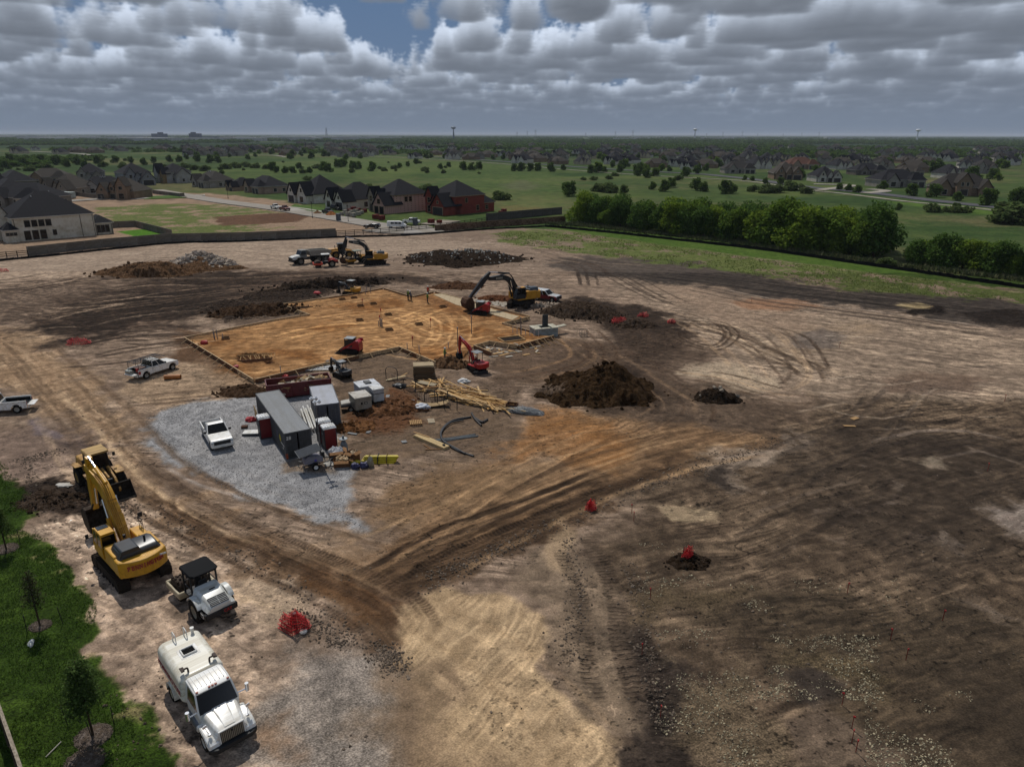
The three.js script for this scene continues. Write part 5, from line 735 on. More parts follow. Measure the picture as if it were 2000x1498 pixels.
const rackTruck = (() => { const f = P(340,722), r = P(282,741), dx = f[0] - r[0], dz = f[1] - r[1], L = Math.hypot(dx, dz), ux = dx / L, uz = dz / L, cx = (f[0] + r[0]) / 2 + uz * 0.88, cz = (f[1] + r[1]) / 2 - ux * 0.88;
  const t = pickup({ label: 'white crew cab pickup carrying a black ladder rack and tools', pos: [cx, groundY(cx, cz), cz], yaw: Math.atan2(-dz, dx), cab: 1.35, w: 1.02, wr: 0.43, gateDown: true }), R = [], rail = M(0x18191b, 0.5);
  for (const x of [-2.7,-1.7,-0.95]) for (const s of [-1,1]) R.push(bar([x, 1.2, s * 0.96],[x, 2.1, s * 0.92],0.03)); for (const y of [2.1,1.85,1.6]) for (const s of [-1,1]) R.push(bar([-2.85, y, s * 0.93],[y > 2 ? 1.1 : -0.9, y, s * 0.93],0.028)); for (let x = -2.8; x < 1.2; x += 0.55) R.push(bar([x, 2.1,-0.93],[x, 2.1,0.93],0.028)); mesh('ladder_rack', R, rail, t);
  for (const z of [-0.5,0.3]) { const l = [bar([-3.0,2.2, z - 0.2],[0.9,2.2, z - 0.2],0.05,0.03), bar([-3.0,2.2, z + 0.2],[0.9,2.2, z + 0.2],0.05,0.03)]; for (let x = -2.8; x < 0.8; x += 0.32) l.push(bar([x, 2.2, z - 0.2],[x, 2.2, z + 0.2],0.02)); mesh('ladder', l, M(0x3b4047,0.4,0.4), t); }
  mesh('tool_box', [box(0.5,0.42,0.9,-3.1,1.0,-0.35,0,0,0,0.03)], M(0x9aa09c, 0.4,0.4), t); mesh('fuel_can', [box(0.3,0.42,0.26,-2.75,1.3,0.72,0,0,0,0.06), box(0.24,0.36,0.24,-2.72,0.96,1.0,0,0,0,0.05)], M(0xa01c14,0.5), t); mesh('bed_lid', [box(0.9,0.08,1.2,-1.9,1.28,0,0,0,0.05)], M(0x6a4a3c, 0.7), t);
  return t; })();
{ const c = spot(18,803); pickup({ label: 'white pickup with its tailgate down at the edge of the site', pos: [c[0] - 0.9, c[1], c[2] + 0.15], yaw: between([44,800],[-40,808]).yaw, cab: 0.4, gateDown: true, mirrorM: CHROME }); }
{ const q = between([1052,584],[1080,588]); pickup({ name: 'old_suv', cat: 'car', label: 'old red truck with white bonnet and roof parked behind the excavator', pos: q.pos, yaw: q.yaw, suv: true, paint: M(0x6e1420,0.4), hoodM: M(0xb9bcc0,0.4), roofM: M(0xc2c6ca, 0.4), roofH: 1.9, bumperM: DKGREY }); }
// ---------- containers, toilets, dumpster ----------
function container(o) {
  const t = thing('shipping_container', o.label, 'container', o.pos, o.yaw), p = (n, g, m) => mesh(n, g, m, t), L = o.L, W = 2.44, H = 2.6;
  const rib = (len, place) => { const out = []; for (let x = 0.15; x < len - 0.1; x += 0.28) out.push(place(x)); return out; };
  p('side_wall', [...[-1,1].flatMap((s) => [box(L - 0.2, H - 0.25,0.04,0, H / 2, s * (W / 2 - 0.06)), ...rib(L - 0.3, (x) => box(0.13, H - 0.28,0.036,-L / 2 + 0.15 + x, H / 2, s * (W / 2 - 0.03), 0,0,0,0.012))]), box(0.04, H - 0.2, W - 0.2,-L / 2 + 0.05, H / 2,0)], o.paint);
  p('roof', [box(L - 0.16,0.04, W - 0.14,0, H - 0.05,0,0,0,0,0), ...rib(L - 0.3, (x) => box(0.13,0.03, W - 0.3,-L / 2 + 0.15 + x, H - 0.022,0,0,0,0,0.01))], o.roof);
  const fr = []; for (const x of [-1,1]) for (const z of [-1,1]) { fr.push(box(0.16, H, 0.16, x * (L / 2 - 0.08), H / 2, z * (W / 2 - 0.08), 0,0,0,0.015)); } for (const z of [-1,1]) for (const y of [0.08, H - 0.06]) fr.push(box(L - 0.3,0.13,0.1,0, y, z * (W / 2 - 0.05), 0,0,0,0.015)); for (const x of [-1,1]) for (const y of [0.08, H - 0.07]) fr.push(box(0.12,0.14, W - 0.3, x * (L / 2 - 0.06), y, 0,0,0,0,0.015)); p('frame', fr, o.paint);
  for (const s of [-1,1]) { const d = p('door', [box(0.06, H - 0.32, W / 2 - 0.2, L / 2 - 0.07, H / 2, s * (W / 4 - 0.03), 0,0,0,0.01), ...[0.25,0.5,0.75].map((f) => box(0.04,0.28, W / 2 - 0.35, L / 2 - 0.035,0.2 + f * (H - 0.4), s * (W / 4 - 0.03), 0,0,0,0.015))], o.door); for (const z of [0.25,0.75]) mesh('lock_rod', [bar([L / 2 + 0.01,0.15, s * (0.12 + z * 0.85)],[L / 2 + 0.01, H - 0.15, s * (0.12 + z * 0.85)],0.022), box(0.05,0.05,0.22, L / 2 + 0.02,1.1, s * (0.12 + z * 0.85))], o.paint, d); }
  return t;
}
{ // four corner pixels of the long container's lid give its line
  const H = 2.6, a = P(498,768, H), b = P(553,846, H), c = P(605,837, H), dx = b[0] - a[0], dz = b[1] - a[1], L = Math.hypot(dx, dz), ux = dx / L, uz = dz / L, rx = -uz, rz = ux, s = Math.sign((c[0] - b[0]) * rx + (c[1] - b[1]) * rz), cx = (a[0] + b[0]) / 2 + rx * s * 1.22, cz = (a[1] + b[1]) / 2 + rz * s * 1.22, yaw = Math.atan2(-dz, dx);
  const t = container({ label: 'long dark grey shipping container on the gravel', pos: [cx, groundY(cx, cz) - 0.02, cz], yaw, L: 12.19, paint: M(0x43464a, 0.55), roof: M(0x84878a, 0.5), door: M(0x3a3d40,0.55) });
  const z = -s * 1.225, fl = -s > 0 ? 0 : Math.PI;                  // the long side that faces the pickup
  mesh('logo', [cyl(0.34,0.34,0.02,4.3,1.55, z, 'z', 20)], M(0xb8a820,0.6), t); mesh('logo', [box(0.5,0.7,0.015,3.2,1.6, z)], M(0x3b3a55,0.6), t);
  mesh('lettering', [put(text('MOBILE MINI', 0.14, sans, 0.01), 5.1,1.2, z, 0, fl, 0)], WHITE, t); mesh('lettering', [put(text('28', 0.3, sans, 0.01), 6.13,2.1,-s * 0.85,0, Math.PI / 2,0)], WHITE, t); mesh('reflector_strip', [box(0.02,0.5,0.16,6.1,0.35,-s * 1.12), box(0.16,0.5,0.02,6.02,0.35, z)], M(0xa04a28,0.5), t); mesh('sticker', [box(0.22,0.16,0.015,5.2,0.85, z)], WHITE, t);
  const e = P(602,755, H), f = P(612,791, H), g = P(664,786, H);
  container({ label: 'short white roofed storage container with dark double doors', pos: [(() => 0)(), 0,0], yaw: 0, L: 6.06, paint: M(0x5a5e66,0.5), roof: M(0xb9bcc4,0.4), door: M(0x4a4e56,0.5) });
  const t2 = scene.children[scene.children.length - 1], q = between([602,755],[612,791], H), mx = (f[0] + g[0]) / 2, mz = (f[1] + g[1]) / 2, ex = e[0] - f[0], ez = e[1] - f[1], el = Math.hypot(ex, ez); t2.rotation.y = Math.atan2(ez, -ex); t2.position.set(mx + ex / el * 3.0, groundY(mx, mz) - 0.02, mz + ez / el * 3.0);
}
{ const H = 1.75, a = P(517,742, H), b = P(640,728, H), dx = b[0] - a[0], dz = b[1] - a[1], yaw = Math.atan2(-dz, dx), L = Math.hypot(dx, dz), nx = -dz / L, nz = dx / L, cx = (a[0] + b[0]) / 2 + nx * 1.15, cz = (a[1] + b[1]) / 2 + nz * 1.15, red = M(0x5c1218,0.5), t = thing('dumpster', 'long dark red roll-off dumpster full of scrap behind the containers', 'dumpster', [cx, groundY(cx, cz), cz], yaw), p = (n, g, m) => mesh(n, g, m, t);
  p('side_wall', [-1,1].flatMap((s) => [box(L, H - 0.2,0.07,0, H / 2 + 0.1, s * 1.15), ...Array.from({ length: 9 }, (_, i) => box(0.1, H - 0.25,0.1,-L / 2 + 0.4 + i * (L - 0.8) / 8, H / 2 + 0.05, s * 1.2)), box(L, 0.12,0.14,0, H, s * 1.15)]), red); p('end_wall', [box(0.07, H - 0.2,2.3, L / 2, H / 2 + 0.1,0), box(0.12,0.12,2.3, L / 2, H, 0)], red); p('end_door', [box(0.07, H - 0.2,2.3,-L / 2, H / 2 + 0.1,0), box(0.12,0.12,2.3,-L / 2, H, 0)], red); p('floor', [box(L, 0.1,2.3,0,0.25,0), box(L, 0.2,0.2,0,0.1,0.6), box(L, 0.2,0.2,0,0.1,-0.6)], red);
  const r = RNG(31), cs = [0xb39a78,0xc9c2b2,0x8a7258,0xd0cabc, 0xa78460,0x6f6a60], scrap = [[],[],[],[],[],[]]; for (let i = 0; i < 260; i++) { const w = 0.3 + r() * 1.1, y = 0.6 + r() * 0.75, x = (r() - 0.45) * (L - 1.6); scrap[i % 6].push(box(w, 0.03 + r() * 0.3 * (r() < 0.3 ? 1 : 0.3), 0.12 + r() * 0.7, x, y + (x > 0 ? 0.3 : 0), (r() - 0.5) * 1.7, (r() - 0.5) * 1.2, r() * 3, (r() - 0.5) * 1.1,0)); }
  const deb = thing('scrap_wood', 'broken boards and white waste heaped in the red dumpster', 'debris', t.position.toArray(), yaw); deb.userData.kind = 'stuff'; scrap.forEach((g, i) => mesh('board', g, M(cs[i],0.85,0, WOODT), deb));
}
function toilet(label, px, py, yaw) {
  const c = spot(px, py), t = thing('portable_toilet', label, 'toilet', c, yaw, 'portable toilets by the containers'), p = (n, g, m) => mesh(n, g, m, t), red = M(0x6e1016,0.4), dark = M(0x23222c, 0.5);
  p('base', [box(1.2,0.14,1.2,0,0.08,0)], DKGREY); p('side_panel', [box(1.08,1.95,0.05,0,1.1,0.55), box(1.08,1.95,0.05,0,1.1,-0.55), box(0.05,1.95,1.08,-0.55,1.1,0)], red); p('door', [box(0.05,1.9,1.04,0.55,1.1,0,0,0,0,0.02), ...[-0.3,0.3].map((z) => box(0.02,1.6,0.04,0.58,1.1, z))], dark); p('corner_post', [[1,1],[1,-1],[-1,1],[-1,-1]].map(([a, b]) => box(0.08,2.0,0.08, a * 0.55,1.1, b * 0.55)), dark);
  p('roof', [loft([[-0.62,2.06,2.16,0.6,0.5,0.05],[-0.55,2.05,2.3,0.63,0.52,0.14],[0.55,2.05,2.3,0.63,0.52,0.14],[0.62,2.06,2.16,0.6,0.5,0.05]]), ...[-0.36,-0.12,0.12,0.36].map((x) => loft([[x - 0.07,2.2,2.31,0.5,0.42,0.05],[x, 2.2,2.36,0.55,0.45,0.08],[x + 0.07,2.2,2.31,0.5,0.42,0.05]]))], M(0xc9cbcc, 0.5)); p('vent_pipe', [cyl(0.05,0.05,0.3,-0.45,2.35,0.42), cyl(0.07,0.07,0.05,-0.45,2.5,0.42)], BLACK); p('sign', [box(0.02,0.16,0.2,0.585,1.5,0.1)], M(0xa9b4bc, 0.5)); p('vent_strip', [box(0.6,0.07,0.02,0,1.95,0.585)], M(0xb8b4b0,0.6)); p('lettering', [put(text('POTTY', 0.08, sans, 0.008), 0.05,1.72,0.578)], M(0xb0a8a0,0.6));
  return t;
}
{ const ay = between([498,767],[553,846],2.6).yaw; toilet('red portable toilet on gravel against the long grey container', 519,853, ay + Math.PI * 0.5 + Math.PI);
  toilet('red portable toilet with its dark door beside the handwash station', 644,873, ay + Math.PI * 0.5 + Math.PI); toilet('red portable toilet squeezed between another toilet and the white container', 634,861, ay + Math.PI * 0.5 + Math.PI); }
{ const c = spot(672,882), t = thing('handwash_station', 'grey plastic handwash station beside the red toilets', 'wash station', c, 0.3), p = (n, g, m) => mesh(n, g, m, t), g = M(0x6d7378,0.5); p('water_tank', lathe([[0,0],[0.34,0],[0.36,0.1],[0.34,0.7],[0.24,0.95],[0.2,1.05],[0,1.05]],18), g); p('column', [cyl(0.12,0.14,0.25,0,1.12,0)], g); p('basin', lathe([[0.1,1.2],[0.36,1.28],[0.4,1.34],[0.36,1.36],[0.2,1.3],[0,1.28]],18), M(0x8f979c, 0.5)); p('dispenser', [box(0.2,0.26,0.16,0,1.46,-0.12)], g); }
// ---------- light tower with solar panel ----------
{ const c = spot(612,912), t = thing('light_tower', 'light tower trailer with tilted solar panel and raised floodlight mast', 'light tower', c, 0.55), p = (n, g, m) => mesh(n, g, m, t);
  for (const s of [-1,1]) wheel(t, 0.33,0.2,0, s * 0.75, { rim: WHITE, spokes: 0 });
  p('trailer_frame', [box(2.2,0.1,0.08,0,0.5,0.5), box(2.2,0.1,0.08,0,0.5,-0.5), box(0.1,0.1,1.4,0,0.42,0), bar([1.1,0.5,0.5],[2.0,0.5,0],0.08,0.08), bar([1.1,0.5,-0.5],[2.0,0.5,0],0.08,0.08)], BLACK); p('fender', [-1,1].map((s) => prof((() => { const q = new THREE.Shape(); q.absarc(0,0.33,0.42,0.1, Math.PI - 0.1, false); q.absarc(0,0.33,0.38, Math.PI - 0.1,0.1, true); return q; })(), 0.24, s * 0.75,0)), BLACK);
  p('housing', [loft([[-0.85,0.55,1.05,0.5,0.42,0.1],[-0.5,0.55,1.3,0.55,0.46,0.14],[0.4,0.55,1.15,0.55,0.46,0.14],[0.8,0.55,0.95,0.5,0.42,0.1]])], M(0x77757f, 0.5)); p('badge', [box(0.2,0.16,0.02,0.1,0.85,0.555)], M(0x4a3fae, 0.5));
  const jk = []; for (const [x, z] of [[1.3,0.9],[1.3,-0.9],[-1.1,0.9],[-1.1,-0.9]]) jk.push(bar([x, 0, z],[x, 0.8, z],0.035), bar([x, 0.5, z],[x * 0.7,0.5, z * 0.5],0.03), cyl(0.1,0.1,0.03, x, 0.02, z)); p('outrigger', jk, STEEL);
  p('solar_panel', [box(2.1,0.05,1.5,-0.35,1.75,0.15,0.06,0,0.17,0.01), bar([-0.3,1.2,0],[-0.4,1.75,0],0.05)], M(0x3a3d42,0.35)); p('panel_glass', [box(2.0,0.01,1.4,-0.361,1.782,0.153,0.06,0,0.17,0)], M(0x26292e, 0.2));
  p('mast', [box(0.14,2.6,0.14,0.75,1.8,-0.1), bar([0.75,3.0,-0.1],[0.75,5.6,-0.1],0.05), bar([0.75,5.5,-0.1],[0.75,6.2,-0.1],0.035), bar([0.75,6.2,-0.65],[0.75,6.2,0.45],0.04)], STEEL); for (const [x, z] of [[0.95,-0.55],[0.55,-0.6],[0.95,0.35],[0.55,0.4]]) p('floodlight', [cyl(0.09,0.2,0.22, x, 6.14, z, 'y', 14), cyl(0.1,0.1,0.1, x, 6.3, z)], M(0xcfd3d6,0.25,0.3, null)); p('winch', [box(0.25,0.5,0.3,0.95,1.0,-0.1)], BLACK); }
// ---------- solar trailers and crates behind the containers ----------
{ const ty = between([498,767],[553,846],2.6).yaw, mk = (px, py, yaw, w, h, d, col, roof, label, extra) => { const t = thing('equipment_trailer', label, 'trailer', spot(px, py), yaw), p = (n, g, m) => mesh(n, g, m, t); p('cabinet', [box(w, h, d, 0,0.45 + h / 2,0,0,0,0,0.04)], M(col, 0.45)); p('roof', [box(w + 0.1,0.1, d + 0.1,0,0.5 + h, 0,0,0,0,0.03), ...[[1,1],[1,-1],[-1,1],[-1,-1]].map(([a, b]) => box(0.12,0.08,0.12, a * w * 0.4,0.56 + h, b * d * 0.4))], M(roof, 0.4)); p('skid', [box(w + 0.3,0.14,0.14,0,0.35, d * 0.35), box(w + 0.3,0.14,0.14,0,0.35,-d * 0.35), box(0.14,0.3,0.14, w * 0.4,0.15,0), box(0.14,0.3,0.14,-w * 0.4,0.15,0)], BLACK); extra?.(p, w, h, d); return t; };
  mk(718,781, ty, 2.1,1.45,2.3,0x9ea2aa, 0xc6cad0, 'white equipment cabinet with dark roof hatch behind the containers', (p, w, h) => { p('roof_hatch', [box(0.9,0.16,0.7,-0.05,0.62 + h, -0.1,0,0,0,0.02)], M(0x3c3f3f, 0.6)); });
  mk(705,803, ty, 2.1,1.3,1.8,0x8f897d, 0xb6b0a6, 'beige generator cabinet with small display window', (p, w, h, d) => { p('window', [box(0.03,0.26,0.34, w / 2 + 0.01,1.15,-0.25)], M(0x2a2c2e, 0.2)); p('display', [box(0.03,0.16,0.2, w / 2 + 0.025,1.15,-0.25)], M(0xa9a79c, 0.5)); p('window', [box(0.03,0.26,0.2, w / 2 + 0.01,1.15,0.2)], M(0x2a2c2e, 0.2)); });
  mk(737,795, ty, 1.4,1.35,1.2,0xb4b5b6,0xcccdcc, 'narrow white pump cabinet on a black trailer', (p, w, h, d) => { p('band', [box(w + 0.02,0.1, d + 0.02,0,1.35,0)], BLACK); for (const s of [-1,1]) wheel(scene.children[scene.children.length - 1],0.3,0.2,0.2, s * 0.7, {}); p('drawbar', [bar([0.5,0.3,0.3],[1.6,0.25,0.5],0.08,0.08), bar([0.5,0.3,-0.3],[1.6,0.25,0.5],0.08,0.08)], BLACK); });
  { const t = thing('utility_trailer', 'low flat trailer with pale lid beside the white container', 'trailer', spot(684,800), 0.3), p = (n, g, m) => mesh(n, g, m, t); p('deck', [box(2.0,0.2,1.3,0,0.6,0,0,0,0,0.03)], DKGREY); p('lid', [box(1.9,0.25,1.2,0,0.85,0,0,0,0.1,0.05)], M(0xa4a29a, 0.5)); for (const s of [-1,1]) wheel(t, 0.3,0.2,0, s * 0.75, {}); }
}
// ---------- formwork round the pad ----------
const at3 = (px, py, h) => { const [x, z] = P(px, py, h); return V(x, h, z); };
const BOARDM = M(0x7d5c46,0.85,0, WOODT), BOARDL = M(0xc4ab8a, 0.8,0, WOODT);
function formRun(label, pts, out, o = {}) {                          // out: +1 or -1, the side the braces stand on
  const top = 0.58, first = at3(...pts[0], PADH), t = thing('form_boards', label, 'formwork', [first.x, 0, first.z],0), r = RNG(Math.round(pts[0][0]));
  for (let i = 0; i + 1 < pts.length; i++) {
    const a = at3(...pts[i], PADH).sub(V(first.x, 0, first.z)), b = at3(...pts[i + 1], PADH).sub(V(first.x, 0, first.z)), L = a.distanceTo(b), n = Math.max(1, Math.round(L / 4.9)), d = b.clone().sub(a).normalize(), side = V(-d.z, 0, d.x).multiplyScalar(out);
    for (let k = 0; k < n; k++) {
      const p = a.clone().lerp(b, k / n), q = a.clone().lerp(b, (k + 0.995) / n), o2 = side.clone().multiplyScalar(0.16 + (r() - 0.5) * 0.03), yy = top - 0.32 + (r() - 0.5) * 0.03;
      mesh('plank', bar(p.clone().add(o2).setY(yy), q.clone().add(o2).setY(yy), 0.05,0.62), r() < 0.6 ? BOARDM : BOARDL, t);
      mesh('cap_board', bar(p.clone().add(o2).setY(top + 0.01), q.clone().add(o2).setY(top + 0.01), 0.13,0.05), BOARDL, t);
      const m = Math.round(L / n / (o.every ?? 2.4));
      for (let j = 0; j < m; j++) { const s = p.clone().lerp(q, (j + 0.5) / m), gx = s.x + first.x + side.x * 1.0, gz = s.z + first.z + side.z * 1.0, gy = groundY(gx, gz);
        if (o.brace !== 0) mesh('brace', bar(s.clone().addScaledVector(side, 0.22).setY(top - 0.06), V(gx - first.x, gy + 0.02, gz - first.z), 0.06,0.12), BOARDL, t);
        mesh('stake', bar(s.clone().addScaledVector(side, 0.22).setY(top - 0.7), s.clone().addScaledVector(side, 0.22).setY(top + (r() < 0.2 ? 0.5 : 0.05)), 0.045,0.06), LUMBER, t); }
    }
  }
  return t;
}
formRun('braced form boards along the pad side facing the ladder rack pickup', [[362,660],[497,742]],1);
formRun('form boards along the pad side facing the red dumpster', [[497,742],[600,718],[700,695],[780,678]],1, { every: 3 });
formRun('form boards along the notch between the pad and the lumber', [[780,678],[853,708]],1, { every: 2.6 });
formRun('long low form boards on the pad side facing the rubble heap', [[606,615],[531,627],[362,660]],1, { brace: 0, every: 4 });
formRun('braced form boards at the inner corner of the pad by the berm', [[551,595],[606,615]],1, { every: 1.5 });
formRun('form boards along the pad behind the black and yellow mini excavator', [[748,564],[686,576],[551,595]],1, { brace: 0, every: 5 });
formRun('form boards from the far pad corner to the standing workers', [[748,564],[794,578],[808,580],[848,571]],-1, { brace: 0, every: 4 });
formRun('form boards outside the pale walkway strip', [[848,571],[888,581],[959,600],[1033,619]],-1, { brace: 0, every: 4 });
formRun('form boards along the row of white pipe stubs', [[979,632],[1046,651]],-1, { every: 2 });
formRun('braced form boards at the pad corner by the concrete vault', [[1080,656],[1010,675]],-1, { every: 1.4 });
formRun('form boards of the open box behind the red mini excavator', [[1010,675],[956,667],[923,676],[958,690]],-1, { every: 2.2 });
formRun('form boards across the trench at the walkway end', [[1033,619],[979,632]],-1, { every: 1.6 });
// pale walkway strip inside the boards
{ const H = PADH + 0.04, ps = [[846,575],[868,573],[960,603],[1014,618],[1000,625],[940,608],[890,595]].map(([x, y]) => P(x, y, H)), c = ps[0], sh = new THREE.Shape(ps.map(([x, z]) => new THREE.Vector2(x - c[0],-(z - c[1])))), g = clean(new THREE.ExtrudeGeometry(sh, { depth: 0.08, bevelEnabled: false })); g.rotateX(-Math.PI / 2); const m = struct('walkway_slab', g, M(0xb5a488,0.9)); m.position.set(c[0], H - 0.06, c[1]); }
// square pier boxes let into the pad
const boxAt = (px, py, label) => { const [x, z] = P(px, py, PADH), t = thing('pier_form', label, 'pier form', [x, groundY(x, z), z],0.35, 'square pier forms on the orange pad'); for (const [w, d, a, b] of [[1.1,0.06,0,0.52],[1.1,0.06,0,-0.52],[0.06,0.98,0.52,0],[0.06,0.98,-0.52,0]]) mesh('plank', box(w, 0.26, d, a, 0.1, b, 0,0,0,0), LUMBERD, t); mesh('pier_hole', box(0.98,0.02,0.98,0,0.02,0,0,0,0,0), M(0x2c2018,0.95), t); return t; };
for (const [x, y] of [[440,662],[704,598],[758,615],[818,634],[668,585],[729,594],[760,645]]) boxAt(x, y, 'small square wooden pier form on the orange pad'); boxAt(691,582, 'reddish square pier form near the far pad edge'); boxAt(865,600, 'square pier form half buried near the walkway strip'); boxAt(702,626, 'square pier form beside the grey pipe stubs');
// stakes with red caps, pipe stubs, flags
const stakeProto = (() => { const t = thing('survey_stake', 'thin stake with a red cap standing on the orange pad', 'stake', [0,0,0],0, 'red capped stakes on the orange pad'); mesh('stick', box(0.05,1.3,0.05,0,0.65,0,0,0,0,0), M(0x7a5a4a, 0.8), t); mesh('red_cap', cyl(0.1,0.07,0.4,0,1.3,0, 'y', 8), M(0xb02818,0.5), t); return t; })();
[[744,620],[806,677],[708,600],[841,640],[742,634]].forEach(([x, y], i) => { const [a, b] = P(x, y, PADH), p = [a, groundY(a, b), b]; if (i) copyOf(stakeProto, null, p, i); else stakeProto.position.set(...p); });
for (const [x, y, n, s] of [[743,637,6,0.35],[419,662,3,0.3],[710,572,4,1.4],[436,664,1,0.2],[894,700,1,0.2],[873,680,1,0.2],[821,690,1,0.2],[794,683,1,0.2],[546,730,1,0.2]]) { const [a, b] = P(x, y, PADH), t = thing('pipe_stub', n > 2 ? 'cluster of upright grey pipe stubs on the pad' : 'single thin pipe standing upright on the pad', 'pipe', [a, groundY(a, b), b],0, n > 2 ? 'pipe stub clusters on the pad' : 'single pipe stubs on the pad'), r = RNG(x); for (let i = 0; i < n; i++) { const h = 0.8 + r() * 0.6; mesh('pipe', [cyl(0.055,0.055, h, (r() - 0.5) * s * 2, h / 2, (r() - 0.5) * s * 2, 'y', 8)], n > 2 ? M(0x6d7076,0.5) : M(0x9a9490,0.6), t); } }
{ const t = thing('pipe_row', 'row of white pipe stubs standing along the pad edge', 'pipe', (() => { const [a, b] = P(1030,655, PADH); return [a, groundY(a, b), b]; })(), -0.5); for (let i = 0; i < 7; i++) mesh('pipe', cyl(0.05,0.05,0.9 + (i % 3) * 0.3,-2.4 + i * 0.7,0.5,0, 'y', 8), M(0xb9b2ac, 0.5), t); }
for (const [x, y] of [[921,652],[894,676],[1017,655]]) { const [a, b] = P(x, y, PADH), t = thing('conduit_post', 'thin tall conduit post standing near the pad edge', 'post', [a, groundY(a, b), b],0, 'conduit posts near the pad edge'); mesh('pole', cyl(0.06,0.06,2.6,0,1.3,0, 'y', 8), M(0x6a5f5c, 0.6), t); mesh('cap', cyl(0.09,0.09,0.2,0,2.6,0, 'y', 8), M(0x8a8482,0.6), t); }
// braced pit and open box in the pad
{ const [x, z] = P(497,698, PADH), t = thing('pit_bracing', 'crossed white timber braces in the small pit on the pad', 'bracing', [x, 0, z],0.3), r = RNG(5); for (let i = 0; i < 11; i++) mesh('brace', bar([-1.9 + i * 0.38 + r() * 0.3,0.55,-0.7 + r() * 0.2],[-1.5 + i * 0.36 + (r() - 0.5) * 1.2,0.05 + r() * 0.35,0.7],0.07,0.09), LUMBER, t); mesh('plank', bar([-2.1,0.6,-0.8],[2.5,0.6,-0.8],0.06,0.12), LUMBER, t); mesh('plank', bar([-2.1,0.3,0.8],[2.5,0.3,0.8],0.06,0.3), BOARDM, t); mesh('plank', bar([2.5,0.55,-0.8],[2.5,0.55,0.8],0.06,0.12), LUMBER, t); }
{ const [x, z] = P(999,663, PADH), t = thing('box_form', 'square timber frame round a dark opening beside the trench', 'formwork', [x, groundY(x, z), z],0.45); for (const [w, d, a, b] of [[3.4,0.16,0,1.1],[3.4,0.16,0,-1.1],[0.16,2.04,1.62,0],[0.16,2.04,-1.62,0]]) mesh('plank', box(w, 0.16, d, a, 0.1, b, 0,0,0,0), LUMBER, t); mesh('opening', box(3.0,0.02,1.98,0,0.03,0,0,0,0,0), M(0x241c16,0.95), t); }
{ const r = RNG(88), c = spot(950,690), t = thing('loose_boards', 'loose boards and offcuts scattered behind the red mini excavator', 'boards', c, 0); for (let i = 0; i < 26; i++) { const a = r() * 3, x = (r() - 0.2) * 9, z = (r() - 0.6) * 5, l = 0.5 + r() * 1.6; mesh('board', box(l, 0.05,0.12 + r() * 0.4, x, groundY(c[0] + x, c[2] + z) - c[1] + 0.06, z, 0, a, (r() - 0.5) * 0.1,0), r() < 0.5 ? LUMBER : M(0xa9a296,0.8), t); } }
{ const r = RNG(89), c = spot(1060,672), t = thing('leaning_boards', 'long boards leaning off the form at the vault corner', 'boards', c, 0.45); for (let i = 0; i < 7; i++) mesh('board', bar([-4.5 + i * 1.1,0.5,-0.6],[-3.8 + i * 1.1,0.06,1.1 + r() * 0.4],0.05,0.12), LUMBER, t); }
{ const r = RNG(91), c = spot(948,592), t = thing('broken_concrete', 'low scatter of broken pale concrete behind the walkway strip', 'rubble', c, -0.35); t.userData.kind = 'stuff'; const g = []; for (let i = 0; i < 90; i++) g.push(box(0.2 + r() * 0.8,0.1 + r() * 0.15,0.15 + r() * 0.5, (r() - 0.5) * 9,0.08, (r() - 0.5) * 2.2, r() * 0.4, r() * 3, r() * 0.4)); mesh('slab', g, M(0xb2a99c, 0.9), t); }
{ const r = RNG(92), c = spot(1065,596), t = thing('pale_rubble', 'patch of pale rock spread under the excavator and old truck', 'rubble', c, -0.2); t.userData.kind = 'stuff'; const g = []; for (let i = 0; i < 160; i++) g.push(box(0.1 + r() * 0.4,0.1 + r() * 0.15,0.1 + r() * 0.4, (r() - 0.5) * 9,0.06, (r() - 0.5) * 3.4, r(), r() * 3, r())); mesh('rock', g, M(0xb5a594,0.9), t); }
{ const c = spot(1062,655), t = thing('concrete_vault', 'grey concrete vault with a black upright panel beside the pad', 'vault', c, 0.35), p = (n, g, m) => mesh(n, g, m, t), cm = M(0x8a9190,0.8), ct = M(0xb6b2a2,0.85); p('wall', [box(3.6,1.3,0.25,0,0.65,1.0,0,0,0,0.03), box(3.6,1.3,0.25,0,0.65,-1.0,0,0,0,0.03), box(0.25,1.3,1.75,1.67,0.65,0,0,0,0,0.03), box(0.25,1.3,1.75,-1.67,0.65,0,0,0,0,0.03)], cm); p('lid', [box(1.2,0.12,2.3,-1.3,1.36,0), box(1.0,0.12,2.3,1.4,1.36,0), box(1.3,0.12,0.5,0,1.36,0.9), box(1.3,0.12,0.5,0,1.36,-0.9)], ct); p('upright_panel', [box(0.9,1.7,0.12,0.4,2.2,-0.5,0,0,0,0.03)], M(0x2f3335,0.6)); p('lid', [box(2.2,0.12,0.8,2.6,1.15,-0.3,0,0.2,0.06)], ct); }
{ const c = spot(1140,657), t = thing('steel_cage', 'small black steel cage crate standing alone on the dirt', 'crate', c, 0.2), g = []; for (const x of [-0.5,0,0.5]) for (const z of [-0.4,0.4]) g.push(bar([x, 0, z],[x, 1.0, z],0.04,0.04)); for (const y of [0.05,0.5,1.0]) { for (const z of [-0.4,0.4]) g.push(bar([-0.5, y, z],[0.5, y, z],0.04,0.04)); for (const x of [-0.5,0.5]) g.push(bar([x, y, -0.4],[x, y, 0.4],0.04,0.04)); } mesh('bars', g, M(0x22262a, 0.5), t); }
